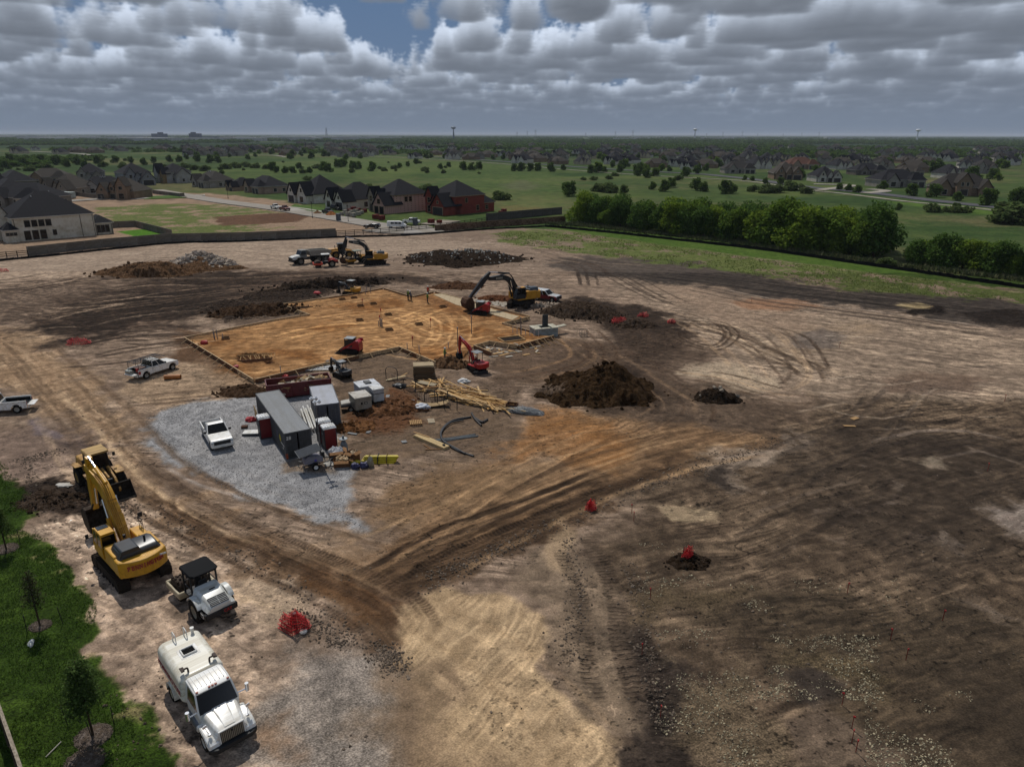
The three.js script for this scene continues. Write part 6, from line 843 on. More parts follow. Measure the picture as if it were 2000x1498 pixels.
// ---------- lumber yard ----------
{ const c = spot(828,738), t = thing('plywood_stack', 'tall stack of weathered plywood sheets by the lumber', 'plywood', c, 0.12), r = RNG(61); for (let i = 0; i < 15; i++) mesh('plywood_sheet', box(2.44 + (r() - 0.5) * 0.3,0.085 + r() * 0.02,1.5, (r() - 0.5) * 0.35,0.12 + i * 0.118, (r() - 0.5) * 0.25,0, (r() - 0.5) * 0.14, (r() - 0.5) * 0.03,0), i > 12 ? M(0xb3a48a, 0.8,0, WOODT) : M(0x72604c, 0.85,0, WOODT), t); }
{ const c = spot(834,756), t = thing('timber_bundle', 'short bundle of sawn timber in front of the plywood stack', 'timber', c, -0.55), r = RNG(62); for (let i = 0; i < 5; i++) for (let k = 0; k < 6; k++) mesh('board', box(2.4,0.1,0.13, (r() - 0.5) * 0.06,0.06 + i * 0.105,-0.36 + k * 0.14,0,0,0,0), i === 4 ? M(0xa9a08c, 0.8,0, WOODT) : LUMBERD, t); mesh('board', [box(0.9,0.04,0.5,1.9,0.05,0.4,0,0.4), box(0.8,0.04,0.6,2.0,0.06,-0.5,0,-0.2)], M(0x8e8a80,0.8), t); }
{ const a = spot(905,775), t = thing('lumber_pile', 'wide untidy spread of fresh pale lumber beside the dirt road', 'lumber', a, 0), r = RNG(63), ang = between([850,745],[1000,785]).yaw;
  for (let i = 0; i < 190; i++) { const k = r(), l = (k < 0.45 ? 1.2 : 2.6) + r() * 2.6, along = (k - 0.5) * 13, across = (r() - 0.5) * 3.6 * (1 - Math.abs(k - 0.45) * 0.7), lay = Math.pow(r(), 1.5) * 0.62 * (1 - Math.abs(k - 0.4)), x = Math.cos(ang) * along + Math.sin(ang) * across, z = -Math.sin(ang) * along + Math.cos(ang) * across, ya = ang + (r() - 0.5) * (k < 0.45 ? 2.6 : r() < 0.25 ? 1.6 : 0.3); mesh('board', box(l, 0.05 + r() * 0.06,0.11 + r() * 0.12, x, groundY(a[0] + x, a[2] + z) - a[1] + 0.06 + lay, z, (r() - 0.5) * 0.3, ya, (r() - 0.5) * 0.08,0), [M(0xc9a878,0.8,0, WOODT), M(0xb8935f, 0.8,0, WOODT), M(0xd0b48a, 0.8,0, WOODT), LUMBERD][Math.floor(r() * 3.3)], t); } }
{ const t = thing('plank_stack', 'long pale wooden plank pack lying near the black hoses', 'planks', spot(841,864), between([806,850],[876,880]).yaw); for (let i = 0; i < 3; i++) for (let k = 0; k < 2; k++) mesh('plank', box(4.6 - i * 0.1,0.09,0.34, i * 0.05,0.05 + i * 0.092,-0.18 + k * 0.36,0,0,0,0), M(0xcbb58c, 0.8,0, WOODT), t); mesh('plank', box(2.2,0.04,0.14,-1.6,0.32,-0.2,0,0.1,0,0), LUMBER, t); mesh('hose_clamp', [box(0.22,0.16,0.2,1.9,0.36,0)], BLACK, t); }
for (const [x, y, yaw, l] of [[834,873,-0.9,1.1],[846,878,0.1,1.5]]) { const c = spot(x, y); tag(mesh('loose_board', box(l, 0.04,0.12, c[0], c[1] + 0.06, c[2],0, yaw, 0,0), LUMBERD), 'single short board lying beside the plank pack', 'board', 'short boards by the plank pack'); }
// black hoses
{ const L = (pts, h) => pts.map(([x, y], i) => { const [a, b] = P(x, y); return [a, groundY(a, b) + h + 0.03 * Math.sin(i * 2), b]; }); tag(mesh('drain_hose', [tube(L([[920,815],[885,822],[864,838],[862,856],[875,870],[895,882],[925,892]],0.09), 0.1,60,8), tube(L([[905,822],[880,828],[862,846],[866,864],[885,876],[908,888]],0.16), 0.09,60,8)], M(0x24262a, 0.6)), 'thick black drain hoses curving over the dirt', 'hose'); tag(mesh('hose_end', [tube(L([[921,808],[928,820],[940,832]],0.12), 0.11,20,8), tube(L([[928,818],[942,826],[952,820]],0.12), 0.13,20,8)], M(0x2e2a28,0.7)), 'short crossed black pipe pieces at the hose ends', 'pipe'); 
  const c = spot(892,856), r = RNG(66), g = []; for (let i = 0; i < 26; i++) g.push(bar([(r() - 0.5) * 0.5 - 2,0.05, (r() - 0.5)],[(r() - 0.5) * 0.4 + 2,0.08, (r() - 0.5) * 0.7],0.02)); const b = mesh('rebar_bundle', g, M(0x39434a, 0.6)); b.position.set(...c); b.rotation.y = 0.35; tag(b, 'loose bundle of thin dark bars inside the hose curve', 'bars'); }
// crumpled wire and white bag
{ const c = spot(1022,806), r = RNG(67), pts = []; for (let i = 0; i < 520; i++) { const k = r() * 2 - 1; pts.push([k * 2.3,0.06 + r() * 0.5 * (1 - k * k), (r() - 0.5) * 1.3 - (k < 0 ? 0.5 : 0)]); } const m = mesh('wire_scrap', clean(new THREE.TubeGeometry(new THREE.CatmullRomCurve3(pts.map((p) => V(...p))), 2400,0.016,4)), M(0x8b9095,0.4,0.5)); m.position.set(...c); m.rotation.y = -0.15; tag(m, 'tangled heap of dark scrap wire at the end of the lumber', 'wire'); }
{ const c = spot(1000,797), t = thing('open_crate', 'brown open topped crate at the lumber end', 'crate', c, -0.3); for (const [w, d, a, b] of [[1.2,0.05,0,0.42],[1.2,0.05,0,-0.42],[0.05,0.79,0.58,0],[0.05,0.79,-0.58,0]]) mesh('side_board', box(w, 0.6, d, a, 0.3, b, 0,0,0,0), M(0x5c4436,0.85,0, WOODT), t); mesh('base_board', box(1.1,0.04,0.8,0,0.04,0,0,0,0,0), LUMBERD, t); }
function blob(name, label, cat, pos, s, mat, seed, flat = 0.6) { const g = new THREE.IcosahedronGeometry(1,3), p = g.attributes.position; for (let i = 0; i < p.count; i++) { const v = V(p.getX(i), p.getY(i), p.getZ(i)), k = 1 + 0.35 * noise3(v.x * 2 + seed, v.y * 2, v.z * 2) + 0.12 * noise3(v.x * 6, v.y * 6 + seed, v.z * 6); p.setXYZ(i, v.x * k * s[0], Math.max(-0.02, (v.y * k + 0.55) * s[1]), v.z * k * s[2]); } g.computeVertexNormals(); const m = mesh(name, clean(g), mat); m.position.set(...pos); return tag(m, label, cat); }
blob('white_bag', 'tied white bag lying on the dirt above the lumber', 'bag', spot(905,746), [0.7,0.32,0.5], M(0xc6c6c4,0.7), 3);
blob('white_tarp', 'crumpled white tarp beside the arched wire guard', 'tarp', spot(822,800), [0.9,0.35,0.5], M(0xb8bcc4,0.7), 7); blob('black_bag', 'black plastic bag lying under the arched wire guard', 'bag', spot(780,757), [0.8,0.3,0.5], M(0x1b1e20,0.5), 9); blob('white_sack', 'flattened white sack half buried by the lawn machines', 'sack', spot(124,949), [0.65,0.12,0.4], M(0xbcb8b0,0.8), 12);
{ const c = spot(845,794), g = clean(new THREE.PlaneGeometry(3.4,1.0,14,2)); g.rotateX(-Math.PI / 2); const p = g.attributes.position; for (let i = 0; i < p.count; i++) p.setY(i, 0.25 + 0.35 * Math.pow(p.getX(i) / 1.7,2)); g.computeVertexNormals(); const m = mesh('curved_sheet', g, M(0xb09a78,0.8,0, WOODT, { side: THREE.DoubleSide })); m.position.set(...c); m.rotation.y = 0.15; tag(m, 'bent tan sheet of thin wood beside the wire guard', 'sheet'); }
{ const t = thing('pallet', 'worn wooden pallet lying between trench and hoses', 'pallet', spot(812,828), 0.2); for (let i = 0; i < 7; i++) mesh('slat', box(0.12,0.03,1.1,-0.55 + i * 0.18,0.15,0,0,0,0,0), LUMBER, t); for (const z of [-0.45,0,0.45]) mesh('runner', box(1.25,0.1,0.08,0,0.07, z, 0,0,0,0), LUMBERD, t); }
// arched hoops carrying black netting along the trench
{ const pts = [[765,742],[782,755],[800,766],[815,778],[842,790],[862,785],[880,800]]; let prev = null; const t = thing('wire_guard', 'black arched steel hoops with sagging netting around the lumber', 'guard', spot(...pts[0]), 0), o = t.position;
  pts.forEach(([x, y], i) => { const [a, b] = P(x, y), gy = groundY(a, b), A = V(a - o.x, gy - o.y, b - o.z); if (i % 2 === 0 || i > 3) mesh('hoop', tube([[A.x - 0.7, A.y, A.z - 0.2],[A.x - 0.7, A.y + 1.3, A.z - 0.2],[A.x - 0.5, A.y + 1.55, A.z - 0.15],[A.x + 0.5, A.y + 1.55, A.z + 0.15],[A.x + 0.7, A.y + 1.3, A.z + 0.2],[A.x + 0.7, A.y, A.z + 0.2]],0.045,30), BLACK, t); if (prev) { const ribs = []; for (let k = 0; k <= 6; k++) { const p = prev.clone().lerp(A, k / 6); ribs.push(bar([p.x, p.y + 0.02, p.z],[p.x, p.y + 0.75, p.z],0.012)); } for (let k = 0; k < 6; k++) ribs.push(bar([prev.x, prev.y + 0.05 + k * 0.14, prev.z],[A.x, A.y + 0.05 + k * 0.14, A.z],0.014)); mesh('netting', ribs, M(0x1d1f22,0.7), t); } prev = A; }); }
{ const t = thing('leaning_plank', 'pale plank and boards leaning by the first hoop', 'plank', spot(773,742), 0.35); mesh('plank', box(2.4,0.05,0.35,0,0.25,0,0,0,0.12,0), M(0xc0b294,0.8,0, WOODT), t); mesh('plank', box(1.5,0.05,0.2,0.9,0.35,-0.35,0,0.5,0.2,0), LUMBER, t); }
{ const r = RNG(71); for (const [x, y, w, d] of [[700,835,1.0,0.45],[720,845,0.7,0.4],[789,863,0.6,0.5],[688,848,1.0,0.3],[767,794,0.9,0.6],[806,786,1.0,0.6],[757,778,0.9,0.4],[842,822,1.3,0.7],[1660,832,1.2,0.4],[1670,818,0.8,0.5],[640,712,0.6,0.3]]) { const c = spot(x, y); tag(mesh('loose_sheet', box(w, 0.04, d, c[0], c[1] + 0.06, c[2], (r() - 0.5) * 0.15, r() * 3, (r() - 0.5) * 0.15,0), y > 810 && x > 1000 ? LUMBER : x === 842 ? M(0xa0937e, 0.8) : M(0x74777a, 0.7)), x > 1000 ? 'loose board lying alone on the wide bare ground' : 'flat grey sheet lying on the trampled dirt', x > 1000 ? 'board' : 'sheet', x > 1000 ? 'loose boards on the bare ground' : 'grey sheets on the dirt'); } }
{ const t = thing('steel_props', 'heap of bright metal props beside the black mini excavator', 'props', spot(628,722), 0.15), r = RNG(72); for (let i = 0; i < 24; i++) mesh('prop', bar([-2.3 + r() * 0.6,0.05 + r() * 0.2,-0.7 + i * 0.06],[1.6 + r() * 0.9,0.05 + r() * 0.25,-0.8 + i * 0.065 + (r() - 0.5) * 0.6],0.035), M(0xa6a9ac, 0.4,0.4), t); }
// pipes: white pack between containers, yellow pack, orange one
{ const H = 0.35, a = P(596,798, H), b = P(611,838, H), t = thing('white_pipe_pack', 'white plastic pipes leaning between the two containers', 'pipes', [(a[0] + b[0]) / 2, groundY(a[0], a[1]), (a[1] + b[1]) / 2], Math.atan2(-(b[1] - a[1]), b[0] - a[0])), L = Math.hypot(b[0] - a[0], b[1] - a[1]); for (let i = 0; i < 5; i++) mesh('pipe', put(cyl(0.1,0.1, L + (i % 2) * 0.5,0,0.35 + (i % 2) * 0.22,-0.5 + i * 0.24, 'x', 12)), M(0xd2d2ce, 0.35), t); mesh('skid', [box(0.1,0.24,1.2,1.5,0.12,0), box(0.1,0.24,1.2,-1.5,0.12,0)], LUMBER, t); }
{ const t = thing('yellow_pipe_pack', 'stack of bright yellow pipes beside the cardboard boxes', 'pipes', spot(739,902), 0.02), ym = M(0xc9b41c, 0.45); for (let i = 0; i < 4; i++) for (let k = 0; k < 5 - i; k++) mesh('pipe', put(cyl(0.09,0.09,2.9 + (k % 2) * 0.2,0.1 * i, 0.1 + i * 0.16,-0.36 + k * 0.18 + i * 0.09, 'x', 12)), ym, t); for (const x of [-0.8,0,0.8]) mesh('strap', [box(0.06,0.75,1.0, x, 0.36,0,0,0,0,0.02)], x ? M(0x6c5a3a, 0.8) : BLACK, t); }
blob('yellow_sheet', 'crumpled yellow plastic sheet next to the cardboard box', 'sheet', spot(692,905), [0.7,0.2,0.4], M(0xc4b01e, 0.5), 21,0.3); for (const [x, y, s] of [[694,913,31],[711,912,32]]) blob('blue_sack', 'round dark blue and white sack in front of the yellow pipes', 'sack', spot(x, y), [0.42,0.32,0.4], M(0x2c2c52,0.6), s).userData.group = 'blue sacks by the yellow pipes'; blob('grey_sack', 'tall tan paper sack standing in front of yellow pipes', 'sack', spot(723,910), [0.36,0.55,0.3], M(0x8b836e, 0.7), 33);
{ const mk = (px, py, yaw, label, w, d, h, fill, fc) => { const t = thing('cardboard_box', label, 'box', spot(px, py), yaw), cb = M(0x6e4e36,0.9), r = RNG(px); for (const [a, b, x, z] of [[w, 0.02,0, d / 2],[w, 0.02,0,-d / 2],[0.02, d, w / 2,0],[0.02, d, -w / 2,0]]) mesh('side', box(a, h, b, x, h / 2, z, 0,0,0,0), cb, t); mesh('flap', [box(w * 0.9,0.015,0.35,0, h, d / 2 + 0.15,0.4,0,0,0), box(0.35,0.015, d * 0.9, w / 2 + 0.15, h, 0,0,0,-0.4,0)], M(0x8a6848,0.9), t); const g = []; for (let i = 0; i < fill; i++) g.push(box(0.14 + r() * 0.3,0.1 + r() * 0.2,0.14 + r() * 0.3, (r() - 0.5) * w * 0.7, h * 0.75 + r() * 0.25, (r() - 0.5) * d * 0.7, r(), r() * 3, r())); mesh('contents', g, M(fc, 0.7), t); }; mk(657,895,0.3, 'open cardboard box overflowing with white rubbish', 1.3,1.1,0.8,40,0xb9bac0); mk(668,908,0.15, 'low cardboard box full of tan offcuts', 1.4,1.0,0.55,26,0xb59a74); mk(689,900,-0.5, 'tall cardboard box beside the yellow sheet', 0.9,0.9,0.95,10,0xa48f74); }
blob('white_rubbish', 'white paper rubbish on the ground by the light tower', 'rubbish', spot(647,907), [0.7,0.15,0.4], M(0xb4b2ac, 0.8), 41);
{ const c = spot(337,741), m = mesh('orange_pipe', [cyl(0.28,0.28,1.9,0,0.28,0, 'x', 18, true), cyl(0.25,0.25,1.88,0,0.28,0, 'x', 18, true)], M(0xa8682a, 0.6,0, GRIME, { side: THREE.DoubleSide })); m.position.set(...c); m.rotation.y = 0.12; tag(m, 'short fat orange pipe lying near the ladder rack pickup', 'pipe'); }
{ const t = thing('gravel_pallet', 'flat pack of white panels on gravel beside the toilet', 'panels', spot(492,848), 0.1); for (let i = 0; i < 3; i++) mesh('panel', box(1.7,0.09,0.9, (i - 1) * 0.05,0.06 + i * 0.1, (i - 1) * 0.04,0,0,0,0), i === 2 ? WHITE : DKGREY, t); tag(mesh('brown_crate', box(0.6,0.2,0.5, ...((c) => [c[0], c[1] + 0.12, c[2]])(spot(477,835)), 0,0.2), M(0x5a4034,0.9)), 'small flat brown crate on the gravel', 'crate'); const c = spot(501,823), b = thing('leaning_board', 'tan board leaning on the grey container above the toilet', 'board', c, 0.6); mesh('panel', box(0.05,1.7,1.0,0,0.85,0,0.5,0,0.12,0), M(0xb59c70,0.85), b); blob('red_tarp', 'red tarp heap on gravel behind the toilet', 'tarp', spot(490,822), [0.5,0.3,0.35], M(0xa81c24,0.6), 51); }
// ---------- red plastic mesh round manholes and stubs ----------
function redFence(px, py, w, h, label, seed, o = {}) {
  const c = spot(px, py), t = thing('safety_fence', label, 'safety fence', c, o.yaw ?? 0), r = RNG(seed), n = o.n ?? 6, red = M(0xc2161a, 0.7), pts = []; for (let i = 0; i < n; i++) { const a = i / n * 2 * Math.PI; pts.push([Math.cos(a) * w * (0.85 + r() * 0.3), 0, Math.sin(a) * w * 0.7 * (0.85 + r() * 0.3)]); }
  for (let i = 0; i < n; i++) { const a = pts[i], b = pts[(i + 1) % n], g = [], ha = h * (0.6 + r() * 0.5), hb = h * (0.6 + r() * 0.5), rows = o.rows ?? 7, cols = o.cols ?? 7; for (let k = 0; k <= rows; k++) { const f = k / rows, sag = (q) => 0.1 * Math.sin(q * Math.PI) * h; for (let s = 0; s < cols; s++) { const u = s / cols, v = (s + 1) / cols; const w2 = 1 - 0.45 * f * f + 0.12 * Math.sin(k * 2.3 + i); g.push(bar([lerp(a[0], b[0], u) * w2, lerp(ha, hb, u) * f + 0.04 - sag(u) * f, lerp(a[2], b[2], u) * w2],[lerp(a[0], b[0], v) * w2, lerp(ha, hb, v) * f + 0.04 - sag(v) * f, lerp(a[2], b[2], v) * w2], o.th ?? 0.055,0.012)); } } for (let s = 0; s <= cols; s++) { const u = s / cols; g.push(bar([lerp(a[0], b[0], u), 0.03, lerp(a[2], b[2], u)],[lerp(a[0], b[0], u) * 0.6, lerp(ha, hb, u) - 0.1 * Math.sin(u * Math.PI) * h, lerp(a[2], b[2], u) * 0.6], o.th ?? 0.055,0.012)); } mesh('mesh_panel', g, red, t); if (i % 2 === 0) mesh('post', bar([a[0] * 0.9,-0.1, a[2] * 0.9],[a[0] * 0.7, ha + 0.1, a[2] * 0.7],0.018), M(0x2a2524,0.7), t); }
  if (o.pipe) mesh('riser_pipe', cyl(0.12,0.12, h * 0.8,0, h * 0.4,0, 'y', 12), M(0x24242e, 0.6), t); if (o.cap) mesh('pipe_cap', cyl(0.22,0.22,0.06, w * 0.7,0.1, w * 0.5, 'y', 14), M(0xc6c2bc, 0.6), t); return t;
}
redFence(577,1228,0.85,1.35, 'red mesh fence round a dark pipe beside the dirt road', 1, { pipe: true, cap: true, n: 4, rows: 11, cols: 9, th: 0.04 }); redFence(1154,998,0.4,0.95, 'small red mesh fence at the haul road edge', 2, { n: 4, cols: 4 }); redFence(1343,1096,0.42,1.15, 'narrow crumpled red mesh fence on a black soil heap', 3, { n: 4, cols: 4 });
redFence(151,671,1.6,0.8, 'wide sagging red mesh fence on bare dirt near the wall side', 4, { n: 7, cols: 5, rows: 4 }); redFence(1209,630,1.3,0.9, 'red mesh fence on the dark spoil, the widest of three', 5, { n: 5, cols: 5, rows: 6 }); redFence(1256,618,0.9,0.8, 'red mesh fence with a black post on the dark spoil', 6, { n: 4, cols: 4, rows: 6, pipe: true }); redFence(1312,631,0.8,0.7, 'red mesh fence with a red riser at the spoil edge', 7, { n: 5, cols: 4, rows: 5, pipe: true }); redFence(4,530,1.5,0.8, 'red mesh fence at the site edge by the white house', 8, { n: 5, cols: 4, rows: 5 });
const lath = (() => { const t = thing('marker_lath', 'thin red marker stake on the bare ground', 'stake', [0,0,0],0, 'red marker stakes on the bare ground'); mesh('stick', box(0.035,0.8,0.035,0,0.4,0,0,0,0,0), M(0x7a2c1c, 0.7), t); mesh('ribbon', box(0.12,0.1,0.05,0.03,0.76,0), M(0xa81a1c, 0.6), t); return t; })();
[[1655,1160],[1238,1018],[1234,1003],[1842,1212],[1770,1290],[1270,1170],[1254,1280],[1664,1424],[1664,1452],[1645,1378],[1672,1470],[1468,590],[1930,920],[1963,785],[1290,1400],[1640,680],[1740,1250]].forEach(([x, y], i) => (i ? copyOf(lath, null, spot(x, y), i * 1.7) : lath.position.set(...spot(x, y))));
blob('red_marker_bag', 'red marker bag hanging at the front form boards', 'bag', spot(399,678), [0.45,0.35,0.35], M(0xa81a14,0.6), 61); blob('red_cloth', 'red cloth lying against the outer form boards', 'cloth', spot(461,724), [0.4,0.2,0.3], M(0x9c1420,0.6), 62); blob('red_can', 'red can on the ground behind the dumpster', 'can', spot(557,737), [0.35,0.25,0.3], M(0xb02018,0.5), 63); blob('red_bundle', 'red bundle on dirt outside the far form boards', 'bundle', spot(620,580), [0.6,0.3,0.4], M(0xb02428,0.6), 64);
// ---------- heaps of soil and rubble ----------
const SOILB = (hex) => new THREE.MeshPhysicalMaterial({ color: hex, roughness: 1, specularIntensity: 0.1, map: MUDDY, bumpMap: CLODS, bumpScale: 0.09 });
function heap(label, px, py, rx, rz, h, mat, seed, o = {}) {
  const n = o.n ?? 70, c = spot(px, py), yaw = o.yaw ?? 0, ca = Math.cos(yaw), sa = Math.sin(yaw), g = new THREE.PlaneGeometry(3,3, Math.round(n * 1.3), Math.round(n * 1.3)), p = g.attributes.position, uv = g.attributes.uv;
  for (let i = 0; i < p.count; i++) {
    const u = p.getX(i), v = p.getY(i), ang = Math.atan2(v, u), rr = Math.hypot(u, v) * (1 + 0.35 * fbm(Math.cos(ang) * 1.4 + seed, Math.sin(ang) * 1.4,2) + 0.3 * fbm(u * 3.1 + seed, v * 3.1 + 9,4)), x = u * rx, z = v * rz;
    const lob = 1 + 0.4 * fbm(u * 2.1 + seed * 3, v * 2.1,3), body = (o.flat ? sstep(1,0.35, rr) * 0.9 : Math.pow(clamp(1 - rr), o.pow ?? 1.15) * 1.1) * lob, k = sstep(1.05,0.7, rr);
    let y = h * body * (1 + 0.5 * fbm(x / (rx * 0.45) + seed, z / (rz * 0.45), 3)) + k * ((1 - Math.abs(noise(x / 1.3 + seed, z / 1.3))) * 0.22 + Math.abs(fbm(x / 0.5, z / 0.5 + seed, 3)) * 0.42) * Math.min(1, h) * (o.rough ?? 1);
    const wx = c[0] + x * ca + z * sa, wz = c[2] - x * sa + z * ca; y += groundY(wx, wz) - c[1] - (rr > 1 ? 0.12 : 0);
    p.setXYZ(i, x, y, z); uv.setXY(i, x / 2.6, z / 2.6);
  }
  const idx = g.index.array; for (let i = 0; i < idx.length; i += 3) { const t = idx[i + 1]; idx[i + 1] = idx[i + 2]; idx[i + 2] = t; } g.computeVertexNormals();
  const t = thing('soil_heap', label, 'soil heap', c, yaw); mesh('heap_body', clean(g), mat, t);
  const r = RNG(seed * 7 + 3), cl = [], base = new THREE.IcosahedronGeometry(1,0); for (let i = 0; i < (o.clods ?? 120); i++) { const a = r() * 6.28, d = Math.pow(r(), 0.6) * 1.25, x = Math.cos(a) * d * rx, z = Math.sin(a) * d * rz, s = 0.04 + Math.pow(r(), 5) * (o.cs ?? 0.22), rr = d * (1 + 0.35 * fbm(Math.cos(a) * 1.4 + seed, Math.sin(a) * 1.4,2) + 0.3 * fbm(x / rx * 3.1 + seed, z / rz * 3.1 + 9,4)), lob = 1 + 0.4 * fbm(x / rx * 2.1 + seed * 3, z / rz * 2.1,3), y = rr > 1 ? -0.05 : (o.flat ? h * sstep(1,0.35, rr) * 0.9 : h * Math.pow(clamp(1 - rr), o.pow ?? 1.15) * 1.1) * lob; const b = base.clone(); b.scale(s * (0.7 + r() * 0.7), s * (0.6 + r() * 0.5), s * (0.7 + r() * 0.7)); cl.push(put(clean(b), x, y + s * 0.4 + 0.12 * (1 - rr), z, r() * 3, r() * 3, r() * 3)); }
  const cm = mesh('clods', cl, o.clodM ?? mat, t); cm.userData.kind = 'stuff';
  if (o.spot) { const sp = []; for (let i = 0; i < o.spot; i++) { const a = r() * 6.28, d = Math.pow(r(), 0.6), x = Math.cos(a) * d * rx * 0.9, z = Math.sin(a) * d * rz * 0.9, s = 0.1 + r() * 0.16, y = h * sstep(1,0.45, d); sp.push(put(box(s * 2, s, s * 1.5,0,0,0,0,0,0,0), x, y + 0.3, z, r() * 3, r() * 3, r() * 3)); } mesh('rock_chips', sp, o.spotM, t).userData.kind = 'stuff'; }
  return t;
}
const sDark = SOILB(0x4c3a2b), sBlack = SOILB(0x332920), sBrown = SOILB(0x6b523c), sGrey = SOILB(0x483c32);
heap('tall dark brown soil heap between the haul road and the spoil', 1182,764,6.0,5.4,3.3, SOILB(0x40301f), 3, { n: 120, clods: 420, cs: 0.26 });
heap('small grey brown shoulder heap at the foot of the tall soil heap', 1112,764,2.8,2.4,0.9, SOILB(0x6a5a4c), 4, { clods: 120 });
heap('long low black compost heap with white specks', 905,506,15,10,1.5, sBlack, 5, { n: 110, flat: true, clods: 700, cs: 0.35, spot: 170, spotM: M(0xa8a49c, 0.8) });
heap('low black spoil heap behind the red mesh fences', 1140,612,7.5,4.6,1.3, sGrey, 6, { flat: true, clods: 420, yaw: -0.5, n: 90 });
heap('low dark spoil lump between two red mesh fences', 1240,636,3.4,2.2,0.8, sGrey, 7, { clods: 160 });
heap('small black soil heap with pale rocks beside the haul road', 1400,778,2.8,2.0,1.0, sBlack, 8, { clods: 160, spot: 10, spotM: M(0x9a9082,0.9) });
heap('brown earth ridge in front of the concrete rubble', 290,534,11,5,2.0, sBrown, 9, { flat: true, clods: 380, cs: 0.4, n: 90 });
heap('black earth lump round the narrow red mesh fence', 1346,1098,1.5,1.1,0.32, sBlack, 10, { clods: 90, cs: 0.12 });
heap('fresh brown earth beside the red mini excavator trench', 888,714,2.6,1.6,0.8, sBrown, 11, { clods: 140 }); heap('brown earth mound along the trench by the generator cabinet', 770,800,3.6,2.2,0.75, SOILB(0x73523a), 12, { clods: 200, yaw: 0.4 }); heap('brown earth mound in front of the white container', 690,836,2.6,1.4,0.4, SOILB(0x7a5638), 13, { clods: 130 }); heap('dug brown earth behind the excavator near the walkway', 890,560,5,3,0.7, SOILB(0x5c4230), 14, { clods: 160 }); heap('reddish earth patch behind the digging excavator', 968,584,4,2,0.6, SOILB(0x6a4630), 15, { clods: 120 }); heap('dark rough berm behind the inner pad corner', 505,612,8,2.6,0.55, sDark, 16, { flat: true, clods: 300, cs: 0.3, yaw: 0.35, n: 90 }); heap('dark ragged berm along the far side of the pad', 632,563,13,2.4,0.9, SOILB(0x40352c), 17, { flat: true, clods: 300, cs: 0.3, yaw: 0.42, n: 90 }); heap('dark clods at the pad corner by the dumpster', 480,766,3.2,2.0,0.6, sDark, 18, { clods: 200 }); heap('rough black dirt hump next to the lawn', 105,978,2.9,1.7,0.3, sGrey, 19, { clods: 260, cs: 0.14 });
{ const t = heap('brown base of the broken concrete heap', 392,524,8.5,6,1.6, sBrown, 20, { clods: 100 }); const c = spot(393,521), r = RNG(21), g = [[],[],[]], h = thing('concrete_rubble', 'heap of broken pale concrete slabs near the wall', 'rubble', c, 0); h.userData.kind = 'stuff';
  for (let i = 0; i < 1100; i++) { const a = r() * 6.28, d = Math.pow(r(), 0.65), x = Math.cos(a) * d * 8, z = Math.sin(a) * d * 5, s = 0.18 + Math.pow(r(), 2) * 0.65, y = 3.0 * Math.pow(1 - d, 0.9); g[i % 3].push(box(s * 1.8, s * 0.5, s * 1.2, x, y + 0.15, z, (r() - 0.5) * 1.6, r() * 3, (r() - 0.5) * 1.6,0)); } g.forEach((q, i) => mesh('slab', q, M([0xa3968a, 0x8a7d70,0xb8ac9e][i],0.9), h)); }
for (const [x, y, s, l] of [[647,421,1.6, 'small orange sand heap on the bare lot by the road'],[620,418,1.3, 'tan earth heap on the bare lot beside the road']]) heap(l, x, y, s * 1.6, s * 1.6, s, SOILB(s > 1.5 ? 0xa06a40 : 0x86684e), x, { clods: 20, n: 30, rough: 0.2 });
